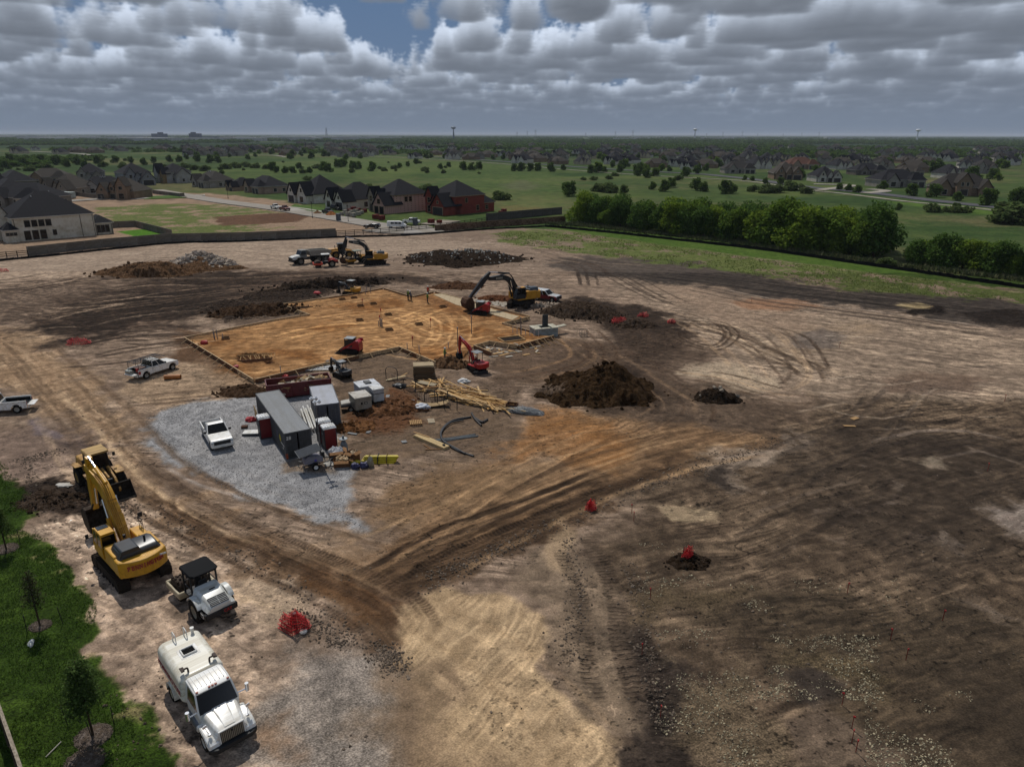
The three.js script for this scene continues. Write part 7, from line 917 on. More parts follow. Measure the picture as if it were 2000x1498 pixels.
// ---------- people ----------
function surface(caps, lo, hi, cell, kk = 0.05) {                   // one skin over tapered capsules
  const nx = Math.ceil((hi[0] - lo[0]) / cell), ny = Math.ceil((hi[1] - lo[1]) / cell), nz = Math.ceil((hi[2] - lo[2]) / cell), f = new Float32Array((nx + 1) * (ny + 1) * (nz + 1)), id = (i, j, k) => (k * (ny + 1) + j) * (nx + 1) + i;
  for (let k = 0; k <= nz; k++) for (let j = 0; j <= ny; j++) for (let i = 0; i <= nx; i++) { const x = lo[0] + i * cell, y = lo[1] + j * cell, z = lo[2] + k * cell; let d = 9; for (const [a, b, ra, rb] of caps) { const ex = b[0] - a[0], ey = b[1] - a[1], ez = b[2] - a[2], t = clamp(((x - a[0]) * ex + (y - a[1]) * ey + (z - a[2]) * ez) / (ex * ex + ey * ey + ez * ez + 1e-9)), q = Math.hypot(x - a[0] - ex * t, y - a[1] - ey * t, z - a[2] - ez * t) - lerp(ra, rb, t), h = clamp(0.5 + 0.5 * (d - q) / kk); d = lerp(d, q, h) - kk * h * (1 - h); } f[id(i, j, k)] = d; }
  const tet = [[0,5,1,6],[0,1,2,6],[0,2,3,6],[0,3,7,6],[0,7,4,6],[0,4,5,6]], co = [[0,0,0],[1,0,0],[1,1,0],[0,1,0],[0,0,1],[1,0,1],[1,1,1],[0,1,1]], tri = [];
  for (let k = 0; k < nz; k++) for (let j = 0; j < ny; j++) for (let i = 0; i < nx; i++) { const v = co.map(([a, b, c]) => f[id(i + a, j + b, k + c)]); if (Math.min(...v) > 0 || Math.max(...v) < 0) continue; const P3 = co.map(([a, b, c]) => [lo[0] + (i + a) * cell, lo[1] + (j + b) * cell, lo[2] + (k + c) * cell]), cut = (a, b) => { const t = v[a] / (v[a] - v[b]); return P3[a].map((q, m) => lerp(q, P3[b][m], t)); };
    for (const q of tet) { const ins = q.filter((m) => v[m] < 0), outs = q.filter((m) => v[m] >= 0), add = (A, B, C) => { const n = [0,1,2].map((m) => (ins.length ? outs.reduce((s, w) => s + P3[w][m] / outs.length, 0) - ins.reduce((s, w) => s + P3[w][m] / ins.length, 0) : 0)), u = B.map((w, m) => w - A[m]), w2 = C.map((w, m) => w - A[m]), cr = [u[1] * w2[2] - u[2] * w2[1], u[2] * w2[0] - u[0] * w2[2], u[0] * w2[1] - u[1] * w2[0]]; tri.push(cr[0] * n[0] + cr[1] * n[1] + cr[2] * n[2] < 0 ? [A, C, B] : [A, B, C]); };
      if (ins.length === 1) add(...outs.map((w) => cut(ins[0], w))); else if (ins.length === 3) add(...ins.map((w) => cut(w, outs[0]))); else if (ins.length === 2) { const [a, b] = ins, [c, d] = outs, p1 = cut(a, c), p2 = cut(a, d), p3 = cut(b, c), p4 = cut(b, d); add(p1, p2, p3); add(p2, p4, p3); } } }
  return raw(tri);
}
function worker(label, px, py, h, yaw, vest, o = {}) {
  const [x, z] = P(px, py, h), t = thing('person', label, 'person', [x, h ? groundY(x, z) : groundY(x, z), z], yaw), lean = o.lean ?? 0, arm = o.arm ?? [0.1,0.1], L = lean;
  const hip = [0,0.95,0], neck = [L, 1.5,0], legs = (s) => [[[0,0.92, s * 0.09],[0.03 * s * (o.step ?? 1), 0.5, s * 0.11],0.095,0.07],[[0.03 * s * (o.step ?? 1), 0.5, s * 0.11],[0.06 * s * (o.step ?? 1), 0.09, s * 0.12],0.07,0.05],[[0.06 * s * (o.step ?? 1), 0.05, s * 0.12],[0.06 * s * (o.step ?? 1) + 0.15,0.04, s * 0.13],0.05,0.045]];
  const arms = (s, f) => { const e = [L + f * 0.5,1.14, s * 0.26], w = [L + f * 1.6 + 0.05,0.92 + f * 0.35, s * 0.22]; return [[[L, 1.42, s * 0.18], e, 0.06,0.048],[e, w, 0.045,0.034],[w, [w[0] + 0.06, w[1] - 0.06, w[2]],0.038,0.03],[[w[0] + 0.05, w[1] - 0.04, w[2]],[w[0] + 0.1, w[1] - 0.12, w[2] - 0.02 * s],0.018,0.012],[[w[0] + 0.02, w[1] - 0.04, w[2]],[w[0] + 0.06, w[1] - 0.08, w[2] - 0.05 * s],0.016,0.012]]; };
  const body = [[hip, [L * 0.6,1.2,0],0.15,0.15],[[L * 0.6,1.2,0],[L, 1.4,0],0.15,0.13],[[L, 1.4,-0.13],[L, 1.4,0.13],0.09,0.09],[neck, [L + 0.02,1.56,0],0.06,0.055],[[L + 0.02,1.62,0],[L + 0.04,1.68,0],0.09,0.095],[[L + 0.12,1.63,0],[L + 0.135,1.625,0],0.02,0.015], ...[-1,1].flatMap((s) => [...legs(s), ...arms(s, arm[s < 0 ? 0 : 1])])];
  mesh('body', surface(body, [-0.45,-0.02,-0.45],[0.75,1.85,0.45],0.03,0.035), o.cloth ?? M(0x2b2c30,0.9), t);
  mesh('safety_vest', surface([[[0,1.0,0],[L * 0.6,1.2,0],0.175,0.17],[[L * 0.6,1.2,0],[L, 1.4,0],0.17,0.15],[[L, 1.41,-0.12],[L, 1.41,0.12],0.105,0.105]],[-0.3,0.8,-0.35],[0.5,1.56,0.35],0.03,0.03), vest, t);
  mesh('hard_hat', [lathe([[0.15,1.69],[0.13,1.7],[0.125,1.76],[0.08,1.83],[0,1.85]],14).translate(L + 0.03,0,0), cyl(0.11,0.1,0.012, L + 0.1,1.7,0)], o.hat ?? M(0xd0d0cc, 0.4), t);
  return t;
}
const lime = M(0x86a02c, 0.7), orangeV = M(0xc8441c, 0.7);
worker('worker in lime vest and white hard hat standing at the far pad boards', 797,586, PADH, -0.6, lime, { arm: [0.2,0.12] }); worker('worker in dark clothes bending beside the lime vested worker', 803,588, PADH, 2.6, M(0x55565a, 0.9), { lean: 0.18, arm: [0.3,0.3] }); worker('worker in orange shirt standing behind the far form boards', 836,578,0,1.2, orangeV, {}); worker('worker in lime vest walking on the pad near the orange shirted one', 835,592, PADH, -0.3, lime, { step: 2.4 }); worker('worker in lime vest watching the red mini excavator bucket', 869,705, PADH, -0.2, lime, { arm: [0.1,0.3], cloth: M(0x55565c, 0.9) });
{ const [x, z] = P(931,716), t = worker('operator in red shirt seated under the mini excavator canopy', 930,716,0,2.6, M(0x9a2a20,0.7), { cloth: M(0x3a2a28,0.9) }); const q = spot(930,722); t.position.set(q[0], q[1] + 0.22, q[2]); t.scale.setScalar(0.92); }
// ---------- walls and fences ----------
const wallLine = (label, name, pts, h, panel, mat, postM, cap) => {
  const a0 = P(...pts[0]), t = thing(name, label, 'wall', [a0[0],0, a0[1]],0), L = []; for (let i = 0; i + 1 < pts.length; i++) { const a = P(...pts[i]), b = P(...pts[i + 1]), len = Math.hypot(b[0] - a[0], b[1] - a[1]), n = Math.max(1, Math.round(len / panel)); for (let k = 0; k < n; k++) { const p = V(lerp(a[0], b[0], k / n) - a0[0], h / 2 - 0.1, lerp(a[1], b[1], k / n) - a0[1]), q = V(lerp(a[0], b[0], (k + 0.97) / n) - a0[0], h / 2 - 0.1, lerp(a[1], b[1], (k + 0.97) / n) - a0[1]); mesh('panel', bar(p, q, 0.16, h), mat[k % mat.length], t); mesh('coping', bar(p.clone().setY(h - 0.08), q.clone().setY(h - 0.08), 0.22,0.09), cap ?? mat[0], t); mesh('pier', box(0.3, h + 0.08,0.3, p.x, h / 2 - 0.08, p.z, 0,0,0,0.03), postM, t); } } return t; };
const wg = [M(0x6f6960,0.9), M(0x766f66,0.9), M(0x6a645c, 0.9)], ws = [M(0x6e5a4a, 0.95,0, MUDDY), M(0x7a6452,0.95,0, MUDDY)];
wallLine('grey panel wall in front of the white two storey house', 'panel_wall', [[55,499],[200,483],[336,471]],2.2,4, wg, wg[1]); wallLine('long grey panel wall across the grassy vacant lots', 'panel_wall', [[336,471],[480,468],[657,460]],2.1,4, wg, wg[2]); wallLine('grey panel wall enclosing the small green back yard', 'panel_wall', [[200,446],[264,443],[336,462]],2.0,4, wg, wg[0]); wallLine('stone wall running behind the rail fence to the tree row', 'stone_wall', [[850,452],[950,444],[1040,438],[1105,433]],2.0,4, ws, ws[1]); wallLine('grey wall on the far side beyond the stone wall', 'panel_wall', [[950,432],[1020,425],[1098,418]],2.6,5,[M(0x55524e, 0.9)], M(0x5a5752,0.9)); wallLine('grey yard wall beside the brown brick house', 'panel_wall', [[146,382],[190,388],[200,390]],1.8,4, wg, wg[1]); wallLine('low grey wall beyond the brown brick house lawn', 'panel_wall', [[298,378],[350,385],[360,384]],1.8,4, wg, wg[1]);
function railFence(label, pts, h, gap) { const a0 = P(...pts[0]), t = thing('rail_fence', label, 'fence', [a0[0],0, a0[1]],0), bm = M(0x1f1c1a, 0.8); for (let i = 0; i + 1 < pts.length; i++) { const a = P(...pts[i]), b = P(...pts[i + 1]), len = Math.hypot(b[0] - a[0], b[1] - a[1]), n = Math.max(1, Math.round(len / gap)); for (let k = 0; k <= n; k++) { const x = lerp(a[0], b[0], k / n) - a0[0], z = lerp(a[1], b[1], k / n) - a0[1]; mesh('post', box(0.14, h + 0.1,0.14, x, h / 2, z, 0,0,0,0), bm, t); if (k < n) for (const f of [0.3,0.62,0.95]) { const x2 = lerp(a[0], b[0], (k + 1) / n) - a0[0], z2 = lerp(a[1], b[1], (k + 1) / n) - a0[1]; mesh('rail', bar([x, h * f, z],[x2, h * f, z2],0.05,0.15), bm, t); } } } return t; }
railFence('black three rail fence along the street by the parked vans', [[657,461],[760,455],[860,446],[952,434]],1.5,2.6); railFence('short black rail fence beside the white house', [[-30,507],[54,500]],1.4,2.4);
{ const line = (label, pts, h) => { const pl = smooth(toPts(pts), 8), o = pl[0], t = thing('silt_fence', label, 'silt fence', [o[0], groundY(o[0], o[1]), o[1]],0), g = [], st = [], r = RNG(pts.length + pts[0][0]); for (let i = 0; i + 1 < pl.length; i++) { const n = Math.max(1, Math.round(Math.hypot(pl[i + 1][0] - pl[i][0], pl[i + 1][1] - pl[i][1]) / 1.5)); for (let k = 0; k < n; k++) { const q = (f) => { const x = lerp(pl[i][0], pl[i + 1][0], f), z = lerp(pl[i][1], pl[i + 1][1], f); return [x - o[0], groundY(x, z) - groundY(o[0], o[1]), z - o[1]]; }, a = q(k / n), b = q((k + 1) / n), ha = h * (0.85 + r() * 0.3), hb = h * (0.85 + r() * 0.3), w = 0.06; g.push(hexa([[a[0], a[1] - 0.1, a[2] - w],[b[0], b[1] - 0.1, b[2] - w],[b[0], b[1] - 0.1, b[2] + w],[a[0], a[1] - 0.1, a[2] + w]],[[a[0], a[1] + ha, a[2] - w],[b[0], b[1] + hb, b[2] - w],[b[0], b[1] + hb, b[2] + w],[a[0], a[1] + ha, a[2] + w]])); if (k % 2 === 0) mesh('post', box(0.06, h + 0.25,0.06, a[0], a[1] + h / 2, a[2] - 0.08,0,0,0,0), M(0x2c2a28,0.8), t); } } mesh('fabric', g, M(0x161616,0.9), t); return t; };
  line('long black silt fence running through the grass by the tree row', [[1065,443],[1200,456],[1350,473],[1500,490],[1650,512],[1800,534],[2020,566]],0.75); line('black silt fence at the foot of the grey panel walls', [[-20,512],[100,500],[220,487],[335,476],[480,472],[660,464]],0.5); line('black silt fence below the rail fence and stone wall', [[660,464],[800,460],[950,449],[1065,443]],0.5); }
// corner of a wooden fence with its pale cap
{ const H = 1.8, a = P(-14,1350, H), b = P(46,1520, H), t = thing('wood_fence', 'weathered wooden fence with a pale cap rail along the lawn', 'fence', [a[0],0, a[1]],0), dx = b[0] - a[0], dz = b[1] - a[1], L = Math.hypot(dx, dz), n = Math.round(L / 0.15), wm = [M(0x5a5048,0.9,0, WOODT), M(0x4e463f, 0.9,0, WOODT)]; for (let i = 0; i < n; i++) mesh('picket', box(0.14, H - 0.06,0.02, dx * (i + 0.5) / n, H / 2 - 0.04, dz * (i + 0.5) / n, 0, Math.atan2(-dz, dx), 0,0), wm[i % 2], t); mesh('cap_rail', bar([0, H, 0],[dx, H, dz],0.15,0.04), M(0x9c948a, 0.85,0, WOODT), t); for (const y of [0.5,1.4]) mesh('rail', bar([-0.05, y, 0],[dx - 0.05, y, dz],0.05,0.1), wm[1], t); for (let i = 0; i <= 3; i++) mesh('post', box(0.1, H, 0.1, dx * i / 3 - 0.09, H / 2, dz * i / 3,0,0,0,0), wm[0], t); }
// ---------- houses: blocks are [x, z, size x, size z, eave height, roof rise, 'h' hip | 'x' gable along x | 'z' gable along z]; +x is the street front ----------
const ROOFM = [0x1f1f24,0x34312e, 0x3d3935,0x222227,0x48423b].map((h) => M(h, 0.9,0, SHINGLE));
function roofParts(b, wallG, roofG) {
  const [x, z, w, d, h, rh, type] = b, o = 0.45, y = h + 0.12;
  if (type === 'h') { const lx = Math.max(0, (w - d) / 2), lz = Math.max(0, (d - w) / 2), e = [[-w / 2 - o, y, -d / 2 - o],[w / 2 + o, y, -d / 2 - o],[w / 2 + o, y, d / 2 + o],[-w / 2 - o, y, d / 2 + o]], r1 = [-lx, y + rh, -lz], r2 = [lx, y + rh, lz]; const tri = lx >= lz ? [[e[0], r2, e[1]],[e[0], r1, r2],[e[1], r2, e[2]],[e[2], r1, e[3]],[e[2], r2, r1],[e[3], r1, e[0]]] : [[e[0], r1, e[1]],[e[1], r2, e[2]],[e[1], r1, r2],[e[2], r2, e[3]],[e[3], r1, e[0]],[e[3], r2, r1]]; roofG.push(raw([...tri, [e[0], e[1], e[2]],[e[0], e[2], e[3]]].map((t) => t.map(([a, q, c]) => [a, q, c]))).translate(x, 0, z)); return; }
  const along = type === 'x', L = along ? w : d, S = along ? d : w, T = 0.16, map = (a, q, c) => (along ? [x + a, q, z + c] : [x + c, q, z + a]);
  for (const s of [-1,1]) { const k = (S / 2 + o) / (S / 2), lo = y - rh * (k - 1), q = [map(-L / 2 - o, lo, s * (S / 2 + o)), map(L / 2 + o, lo, s * (S / 2 + o)), map(L / 2 + o, y + rh, 0), map(-L / 2 - o, y + rh, 0)]; roofG.push(hexa(q, q.map(([a, c, e]) => [a, c + T, e]))); }
  wallG.push(hexa([map(-L / 2, h - 0.02,-S / 2), map(L / 2, h - 0.02,-S / 2), map(L / 2, h - 0.02, S / 2), map(-L / 2, h - 0.02, S / 2)],[map(-L / 2, y + rh - 0.12,-0.05), map(L / 2, y + rh - 0.12,-0.05), map(L / 2, y + rh - 0.12,0.05), map(-L / 2, y + rh - 0.12,0.05)]));
}
function house(name, label, px, py, yaw, blocks, wins, o) {
  const c = spot(px, py), t = thing(name, label, 'house', [c[0],0, c[2]], yaw, o.group), k = o.k ?? 1, wall = o.wall, roof = o.roof ?? ROOFM[0], trim = o.trim ?? M(0xb0aca4,0.7);
  blocks.forEach((b, i) => {
    const wg2 = [box(b[2], b[4] + 0.4, b[3], b[0], b[4] / 2 - 0.2, b[1],0,0,0,0)], rg = []; roofParts(b, wg2, rg);
    mesh('wall', wg2, (o.walls && o.walls[i]) || wall, t); mesh('roof', rg, (o.roofs && o.roofs[i]) || roof, t);
    if (b[6] === 'h') mesh('fascia', [box(b[2] + 0.86,0.2, b[3] + 0.86, b[0], b[4] + 0.01, b[1],0,0,0,0)], trim, t);
  });
  for (const [i, side, u, y, w, h, kind = 'w'] of wins) {
    const b = blocks[i], s = { f: [b[0] + b[2] / 2,0,1], b: [b[0] - b[2] / 2,0,-1], r: [b[1] + b[3] / 2,1,1], l: [b[1] - b[3] / 2,1,-1] }[side], g = new THREE.Group(); g.name = kind === 'g' ? 'garage_door' : kind === 'd' ? 'door' : 'window'; t.add(g);
    g.position.set(s[1] ? b[0] + u : s[0], y, s[1] ? s[0] : b[1] + u); g.rotation.y = s[1] ? (s[2] > 0 ? 0 : Math.PI) : (s[2] > 0 ? Math.PI / 2 : -Math.PI / 2);
    if (kind === 'g') { const gm = o.garage ?? M(0x2a2623,0.7); mesh('leaf', [box(w, h, 0.06,0,0,0.03,0,0,0,0), ...[0.25,0.5,0.75].map((f) => box(w - 0.2,0.03,0.03,0,-h / 2 + f * h, 0.07,0,0,0,0))], gm, g); mesh('frame', [box(w + 0.3,0.16,0.1,0, h / 2 + 0.08,0.04,0,0,0,0), box(0.15, h, 0.1, w / 2 + 0.075,0,0.04,0,0,0,0), box(0.15, h, 0.1,-w / 2 - 0.075,0,0.04,0,0,0,0)], trim, g); continue; }
    mesh('pane', [box(w, h, 0.04,0,0,0.02,0,0,0,0)], kind === 'd' ? M(0x2c2420,0.6) : GLASS, g);
    mesh('frame', [box(w + 0.2,0.1,0.09,0, h / 2 + 0.05,0.03,0,0,0,0), box(w + 0.24,0.12,0.12,0,-h / 2 - 0.06,0.04,0,0,0,0), box(0.1, h, 0.09, w / 2 + 0.05,0,0.03,0,0,0,0), box(0.1, h, 0.09,-w / 2 - 0.05,0,0.03,0,0,0,0), ...(kind === 'w' ? [box(w, 0.06,0.05,0,0,0.035,0,0,0,0)] : [])], o.frame ?? trim, g);
  }
  if (o.vents) for (const [x, y, z] of o.vents) mesh('roof_vent', [cyl(0.14,0.14,0.6, x, y, z, 'y', 8)], M(0xb6b8ba, 0.4), t);
  if (o.chimney) mesh('chimney', box(1.1,3.2,0.9, ...o.chimney), wall, t);
  if (k !== 1) t.scale.setScalar(k);
  return t;
}
const HY = -Math.PI * 0.75;                                          // the estate's grid
const tA = [[[0,0,13,13,5.8,4.6, 'h'],[7.2,4,3.4,4,5.6,2.8, 'x'],[7.6,-3.2,7,6.6,3.1,3.6, 'x'],[-8.6,-1.5,6,9,3.0,2.8, 'h'],[8.2,0.9,2.2,2.6,4.4,1.8, 'x']],[[2, 'f', 0,1.3,4.9,2.3, 'g'],[1, 'f', 0,1.5,1.6,1.9],[1, 'f', 0,4.3,1.3,1.5],[4, 'f', 0,1.2,1.2,2.4, 'd'],[0, 'f', 0.9,4.6,1.4,1.4],[0, 'l', 1.5,4.4,1.0,1.3],[3, 'l', 0.5,1.6,1.2,1.3],[2, 'f', 0,4.1,0.7,0.9],[0, 'l', -3.5,1.7,1.2,1.6]]];
const tB = [[[0,0,16,13,3.2,5.6, 'h'],[8.2,3.6,4.2,4.4,3.4,3.6, 'x'],[8.2,-1.0,3.4,3.4,3.4,3.0, 'x'],[8.6,-4.6,5.0,5.2,3.1,3.4, 'x']],[[3, 'f', 0,1.25,3.8,2.3, 'g'],[2, 'f', 0,1.25,2.5,2.3, 'g'],[1, 'f', 0,1.5,1.8,1.9],[1, 'f', 0,4.6,0.9,1.2],[3, 'f', 0,4.2,0.7,0.9],[0, 'l', 1,1.5,1.3,1.5],[0, 'l', -4,1.5,1.3,1.5]]];
const tC = [[[0,0,13,20,3.2,4.4, 'h'],[6.6,-6,5,7,3.2,3.2, 'h'],[6.2,5,4,5,3.3,2.8, 'x']],[[1, 'f', -1.6,1.25,2.6,2.3, 'g'],[1, 'f', 1.6,1.25,2.6,2.3, 'g'],[2, 'f', 0,1.5,2.2,1.8],[0, 'f', 0,1.3,1.4,2.4, 'd'],[0, 'l', 1,1.5,1.5,1.5],[0, 'l', -3.5,1.5,1.5,1.5]]];
const WW = M(0xc2beb4,0.85), WB = M(0x7a3a30,0.9), WT = M(0x9a8676,0.9), WBR = M(0x84705d, 0.9), WG = M(0x938e86,0.9), WD = M(0x706961,0.9), WCREAM = M(0xb3a893,0.9);
const DOTTED = noiseTex((u, v) => { const a = (u * 9) % 1, b = (v * 9) % 1, d = Math.hypot(a - 0.5, b - 0.5) < 0.14; return d ? [0.35,0.3,0.3] : [0.97,0.86,0.82]; });
// row along the street
house('brick_house', 'red brick two storey house at the end of the street row', 893,414, HY, ...tA, { wall: WB, trim: M(0xa08c74,0.8), k: 1.12, roof: ROOFM[0] });
house('unfinished_house', 'unfinished house wrapped in dotted pink and white sheathing', 782,411, HY, [[0,0,14,13,5.8,4.8, 'h'],[7.4,4.4,3.4,3.6,5.4,2.8, 'x'],[7.6,0.6,3.0,3.4,5.0,2.6, 'x'],[8.0,-3.6,7,6.4,3.1,3.6, 'x'],[-8.8,-1.0,5,8,3.0,2.6, 'h']],[[3, 'f', -1.5,1.2,2.2,2.3, 'g'],[3, 'f', 1.5,1.2,2.2,2.3, 'g'],[0, 'l', 2.2,4.4,1.2,1.5],[0, 'l', 0.4,4.4,1.2,1.5],[1, 'f', 0,1.4,1.6,2.2, 'd'],[1, 'f', 0,4.4,1.2,1.6],[2, 'f', 0,1.4,1.4,2.2, 'd'],[2, 'f', 0,4.2,1.1,1.5],[3, 'f', 0,4.0,1.6,1.4],[4, 'l', 0,1.6,1.0,1.3]], { wall: M(0xb9aaa2,0.8,0, DOTTED), walls: { 1: M(0x8a8378,0.9), 2: M(0x8a8378,0.9) }, trim: M(0x8a7a5c, 0.9), k: 1.1, garage: M(0x15130f, 0.9) });
house('white_house', 'white painted house with steep black gables next to the unfinished one', 700,404, HY, ...tB, { wall: WW, trim: M(0x2a2a2c, 0.7), k: 1.1 });
house('white_house', 'white house with twin black roofed gables behind a green front lawn', 628,393, HY, [[0,0,15,15,3.4,6.6, 'h'],[8.4,3.8,5,5.4,3.4,3.8, 'x'],[8.2,-3.2,4.4,6.4,3.4,4.4, 'x']],[[1, 'f', 0,1.3,3.6,2.3, 'g'],[2, 'f', 0,1.5,2,1.8],[2, 'f', 0,4.8,0.9,1.2],[0, 'l', 2,1.5,1.2,1.4],[0, 'l', -3,1.5,1.2,1.4],[1, 'f', 0,4.6,0.8,1.0]], { wall: WW, trim: M(0x2a2a2c, 0.7), k: 1.12 });
house('tan_house', 'tan one storey house with large black hip roof beside bare lots', 522,375, HY, ...tC, { wall: WT, roof: ROOFM[0], k: 1.05 });
house('tan_house', 'smaller tan house with gabled garage facing the concrete street', 474,371, HY, ...tB, { wall: WT, roof: ROOFM[3], k: 0.72, trim: M(0x8a7a68,0.8) });
house('grey_house', 'grey brick house with wide charcoal hip roof and pale vents', 418,364, HY, ...tC, { wall: WG, roof: ROOFM[2], k: 1.1, vents: [[1,7.4,2],[1,7.6,0.5],[1.4,7.4,-1]] });
house('pale_house', 'pale tall house with tan sheathed gable behind the street trucks', 342,356, HY, [[0,0,14,14,6,4.6, 'h'],[7.2,3,4,6,6,4.4, 'x'],[7,-4.6,4,4.4,5.4,3, 'x'],[-1,-8,8,4,4.6,3.4, 'z']],[[1, 'f', -1.2,1.7,1.0,2.0],[1, 'f', 1.2,1.7,1.0,2.0],[2, 'f', 0,2,1.6,1.6],[0, 'l', 3,2,1.2,1.6],[3, 'l', 0,1.6,1.2,1.6]], { wall: M(0x9c9a96,0.85), walls: { 2: M(0x8a7656,0.9) }, roof: ROOFM[3], k: 1.05 });
// left-hand cluster
house('white_mansion', 'big white two storey house with black roof behind the panel wall', 96,460, HY, [[0,0,20,17,6.2,6.2, 'h'],[-12.5,-3.2,5,8,3.2,2.0, 'h'],[11.5,2,5,9,5.8,4.2, 'z'],[10.8,-7.2,3,4,3.2,2.0, 'h'],[-1,10,12,8,5.5,4.6, 'h']],[[0, 'l', 6.6,4.6,1.2,1.6],[0, 'l', 4.9,4.6,1.2,1.6],[0, 'l', 3.2,4.6,1.2,1.6],[0, 'l', 1.5,4.6,1.2,1.6],[0, 'l', 7,1.5,1.35,2.3],[0, 'l', 5.1,1.5,1.35,2.3],[0, 'l', 3.2,1.5,1.35,2.3],[0, 'l', 0.4,1.8,0.8,1.3],[3, 'l', 0.9,2.2,0.6,0.6],[3, 'l', 0,2.2,0.6,0.6],[3, 'l', -0.9,2.2,0.6,0.6],[1, 'l', 1.4,1.6,0.9,1.9],[1, 'l', 0.2,1.6,0.9,1.9],[1, 'l', -1.0,1.6,0.9,1.9],[2, 'f', -1.5,1.6,1.2,2.4],[2, 'f', 1.5,1.6,1.2,2.4],[2, 'f', 0,4.6,1.2,1.5]], { wall: M(0xc4beb0,0.85), trim: M(0xc9c6be, 0.6), frame: M(0x2c2c2c, 0.6), vents: [[-2,12.2,0],[3,11.2,-2]], k: 1.0 });
{ const h = scene.children[scene.children.length - 1]; for (const x of [-14.6,-10.4]) mesh('porch_post', box(0.3,3,0.3, x, 1.5,-7.8,0,0,0,0.02), M(0x77736c, 0.8), h); mesh('downpipe', [bar([9.6,0,-8.56],[9.6,6.1,-8.56],0.06), bar([-9.7,0,-8.56],[-9.7,6.1,-8.56],0.06), bar([-6.5,0,-8.56],[-6.5,6.1,-8.56],0.06)], M(0x232323,0.6), h); }
house('brown_house', 'brown brick house with arched entry and dark garage doors on the corner', 240,387,-Math.PI * 0.55,[[-2,0,13,18,3.4,5.4, 'h'],[5.4,4.6,4,5.6,3.5,3.6, 'x'],[4.6,0.6,2.6,2.8,5.2,2.2, 'x'],[5.6,-5,4,4.8,6.2,3.4, 'x'],[4.8,-2.2,2.4,2.4,4.2,2.2, 'x']],[[1, 'f', 0.9,1.2,2.9,2.2, 'g'],[2, 'f', 0,1.2,2.2,2.2, 'g'],[3, 'f', 0,1.5,2.4,2.2],[3, 'f', 0,5.0,1.6,1.3],[2, 'f', 0,4.6,1.2,1.1],[4, 'f', 0,1.3,1.2,2.4, 'd'],[1, 'f', 0,4.2,1.0,0.9]], { wall: WBR, walls: { 4: M(0x9a9486,0.9) }, roof: ROOFM[4], trim: M(0x8c867a, 0.8) });
house('cottage', 'brown roofed pale house with dormer left of the corner house', 140,380,-Math.PI * 0.55, ...tB, { wall: M(0x8b857a, 0.9), roof: ROOFM[4], k: 1.1 });
house('grey_house', 'pale grey house with dark roof and six bright roof vents', 205,376,-Math.PI * 0.35, ...tC, { wall: M(0x96948f, 0.85), roof: ROOFM[0], k: 1.05, vents: [[1,7.3,1],[1,7.5,0],[1,7.3,-1],[1.5,7.1,0.5],[1.5,7.1,-0.5]] });
house('dark_house', 'black roofed house with partly whitewashed upper wall beside the mansion', 62,402,-Math.PI * 0.55, ...tC, { wall: M(0x77736c, 0.9), roof: ROOFM[0], k: 1.2, walls: { 1: M(0xa8a49a, 0.9) } });
house('dark_house', 'black hip roof house with a white sheeted roof patch', 20,390, HY, ...tC, { wall: WD, roof: ROOFM[0], k: 1.2, roofs: { 1: M(0xb6bac2,0.5) } });
house('dark_house', 'charcoal two storey house behind the vented grey house', 180,357,-Math.PI * 0.35, ...tA, { wall: WG, roof: ROOFM[3], k: 1.1 }); house('dark_house', 'long charcoal roofed house with pale side gable and small windows', 262,360,-Math.PI * 0.25, ...tA, { wall: M(0x85868a, 0.9), roof: ROOFM[3], k: 1.15 }); house('dark_house', 'brown hip roof house far behind the dormer cottage', 100,357,-Math.PI * 0.4, ...tC, { wall: WBR, roof: ROOFM[4], k: 1.1 }); house('dark_house', 'black roofed house tucked behind the mansion roof', 30,366, HY, ...tC, { wall: WD, roof: ROOFM[0], k: 1.2 });
{ const t = thing('box_trailer', 'white box trailer parked by the brown roofed cottages', 'trailer', spot(133,388), -0.3); mesh('body', box(6.5,2.6,2.4,0,1.7,0,0,0,0,0.08), M(0xa9b4b0,0.5), t); mesh('chassis', box(6.8,0.2,2.0,0,0.4,0), BLACK, t); for (const s of [-1,1]) wheel(t, 0.35,0.24,-0.5, s * 1.0, {}); }
// houses across the meadow on the right
const right = [['brown stone house with steep twin gables and a porch near the street trees', 1872,380,-1.75,[[[0,0,12,22,3.4,5.4, 'h'],[5,1,6,6,5.5,3.8, 'x'],[6,-7.5,4,5,3.3,3.4, 'x'],[6,8.5,4,5,3.3,3.4, 'x']],[[1, 'f', -1,4.8,1,1.4],[1, 'f', 1,4.8,1,1.4],[1, 'f', 0,1.4,3,2.6, 'd'],[2, 'f', 0,1.5,1.8,2],[3, 'f', 0,1.5,1.8,2]]], WBR, 2,1.15],['long low house with big dark slate hip roof facing the meadow', 1745,364,-1.5, tC, WG, 0,1.25],['white gabled house with black trim across the meadow', 1606,354,-1.6, tB, M(0xbab6ae, 0.8), 0,1.05],['brown house with small dormers at the meadow edge', 1530,349,-1.7, tB, WBR, 4,1.25],['grey brown house with broad hip roof beside the brown dormer house', 1440,338,-1.6, tC, WG, 1,1.15],['dark hip roof house behind the white gabled house', 1690,341,-1.5, tC, WD, 3,1.1],['brown roofed pavilion like house behind the slate hip roof', 1770,342,-1.5, tC, WD, 4,0.9]];
right.forEach(([label, x, y, yaw, spec, wall, r, k]) => house('estate_house', label, x, y, yaw, ...spec, { wall, roof: ROOFM[r], k, group: 'houses across the meadow' }));
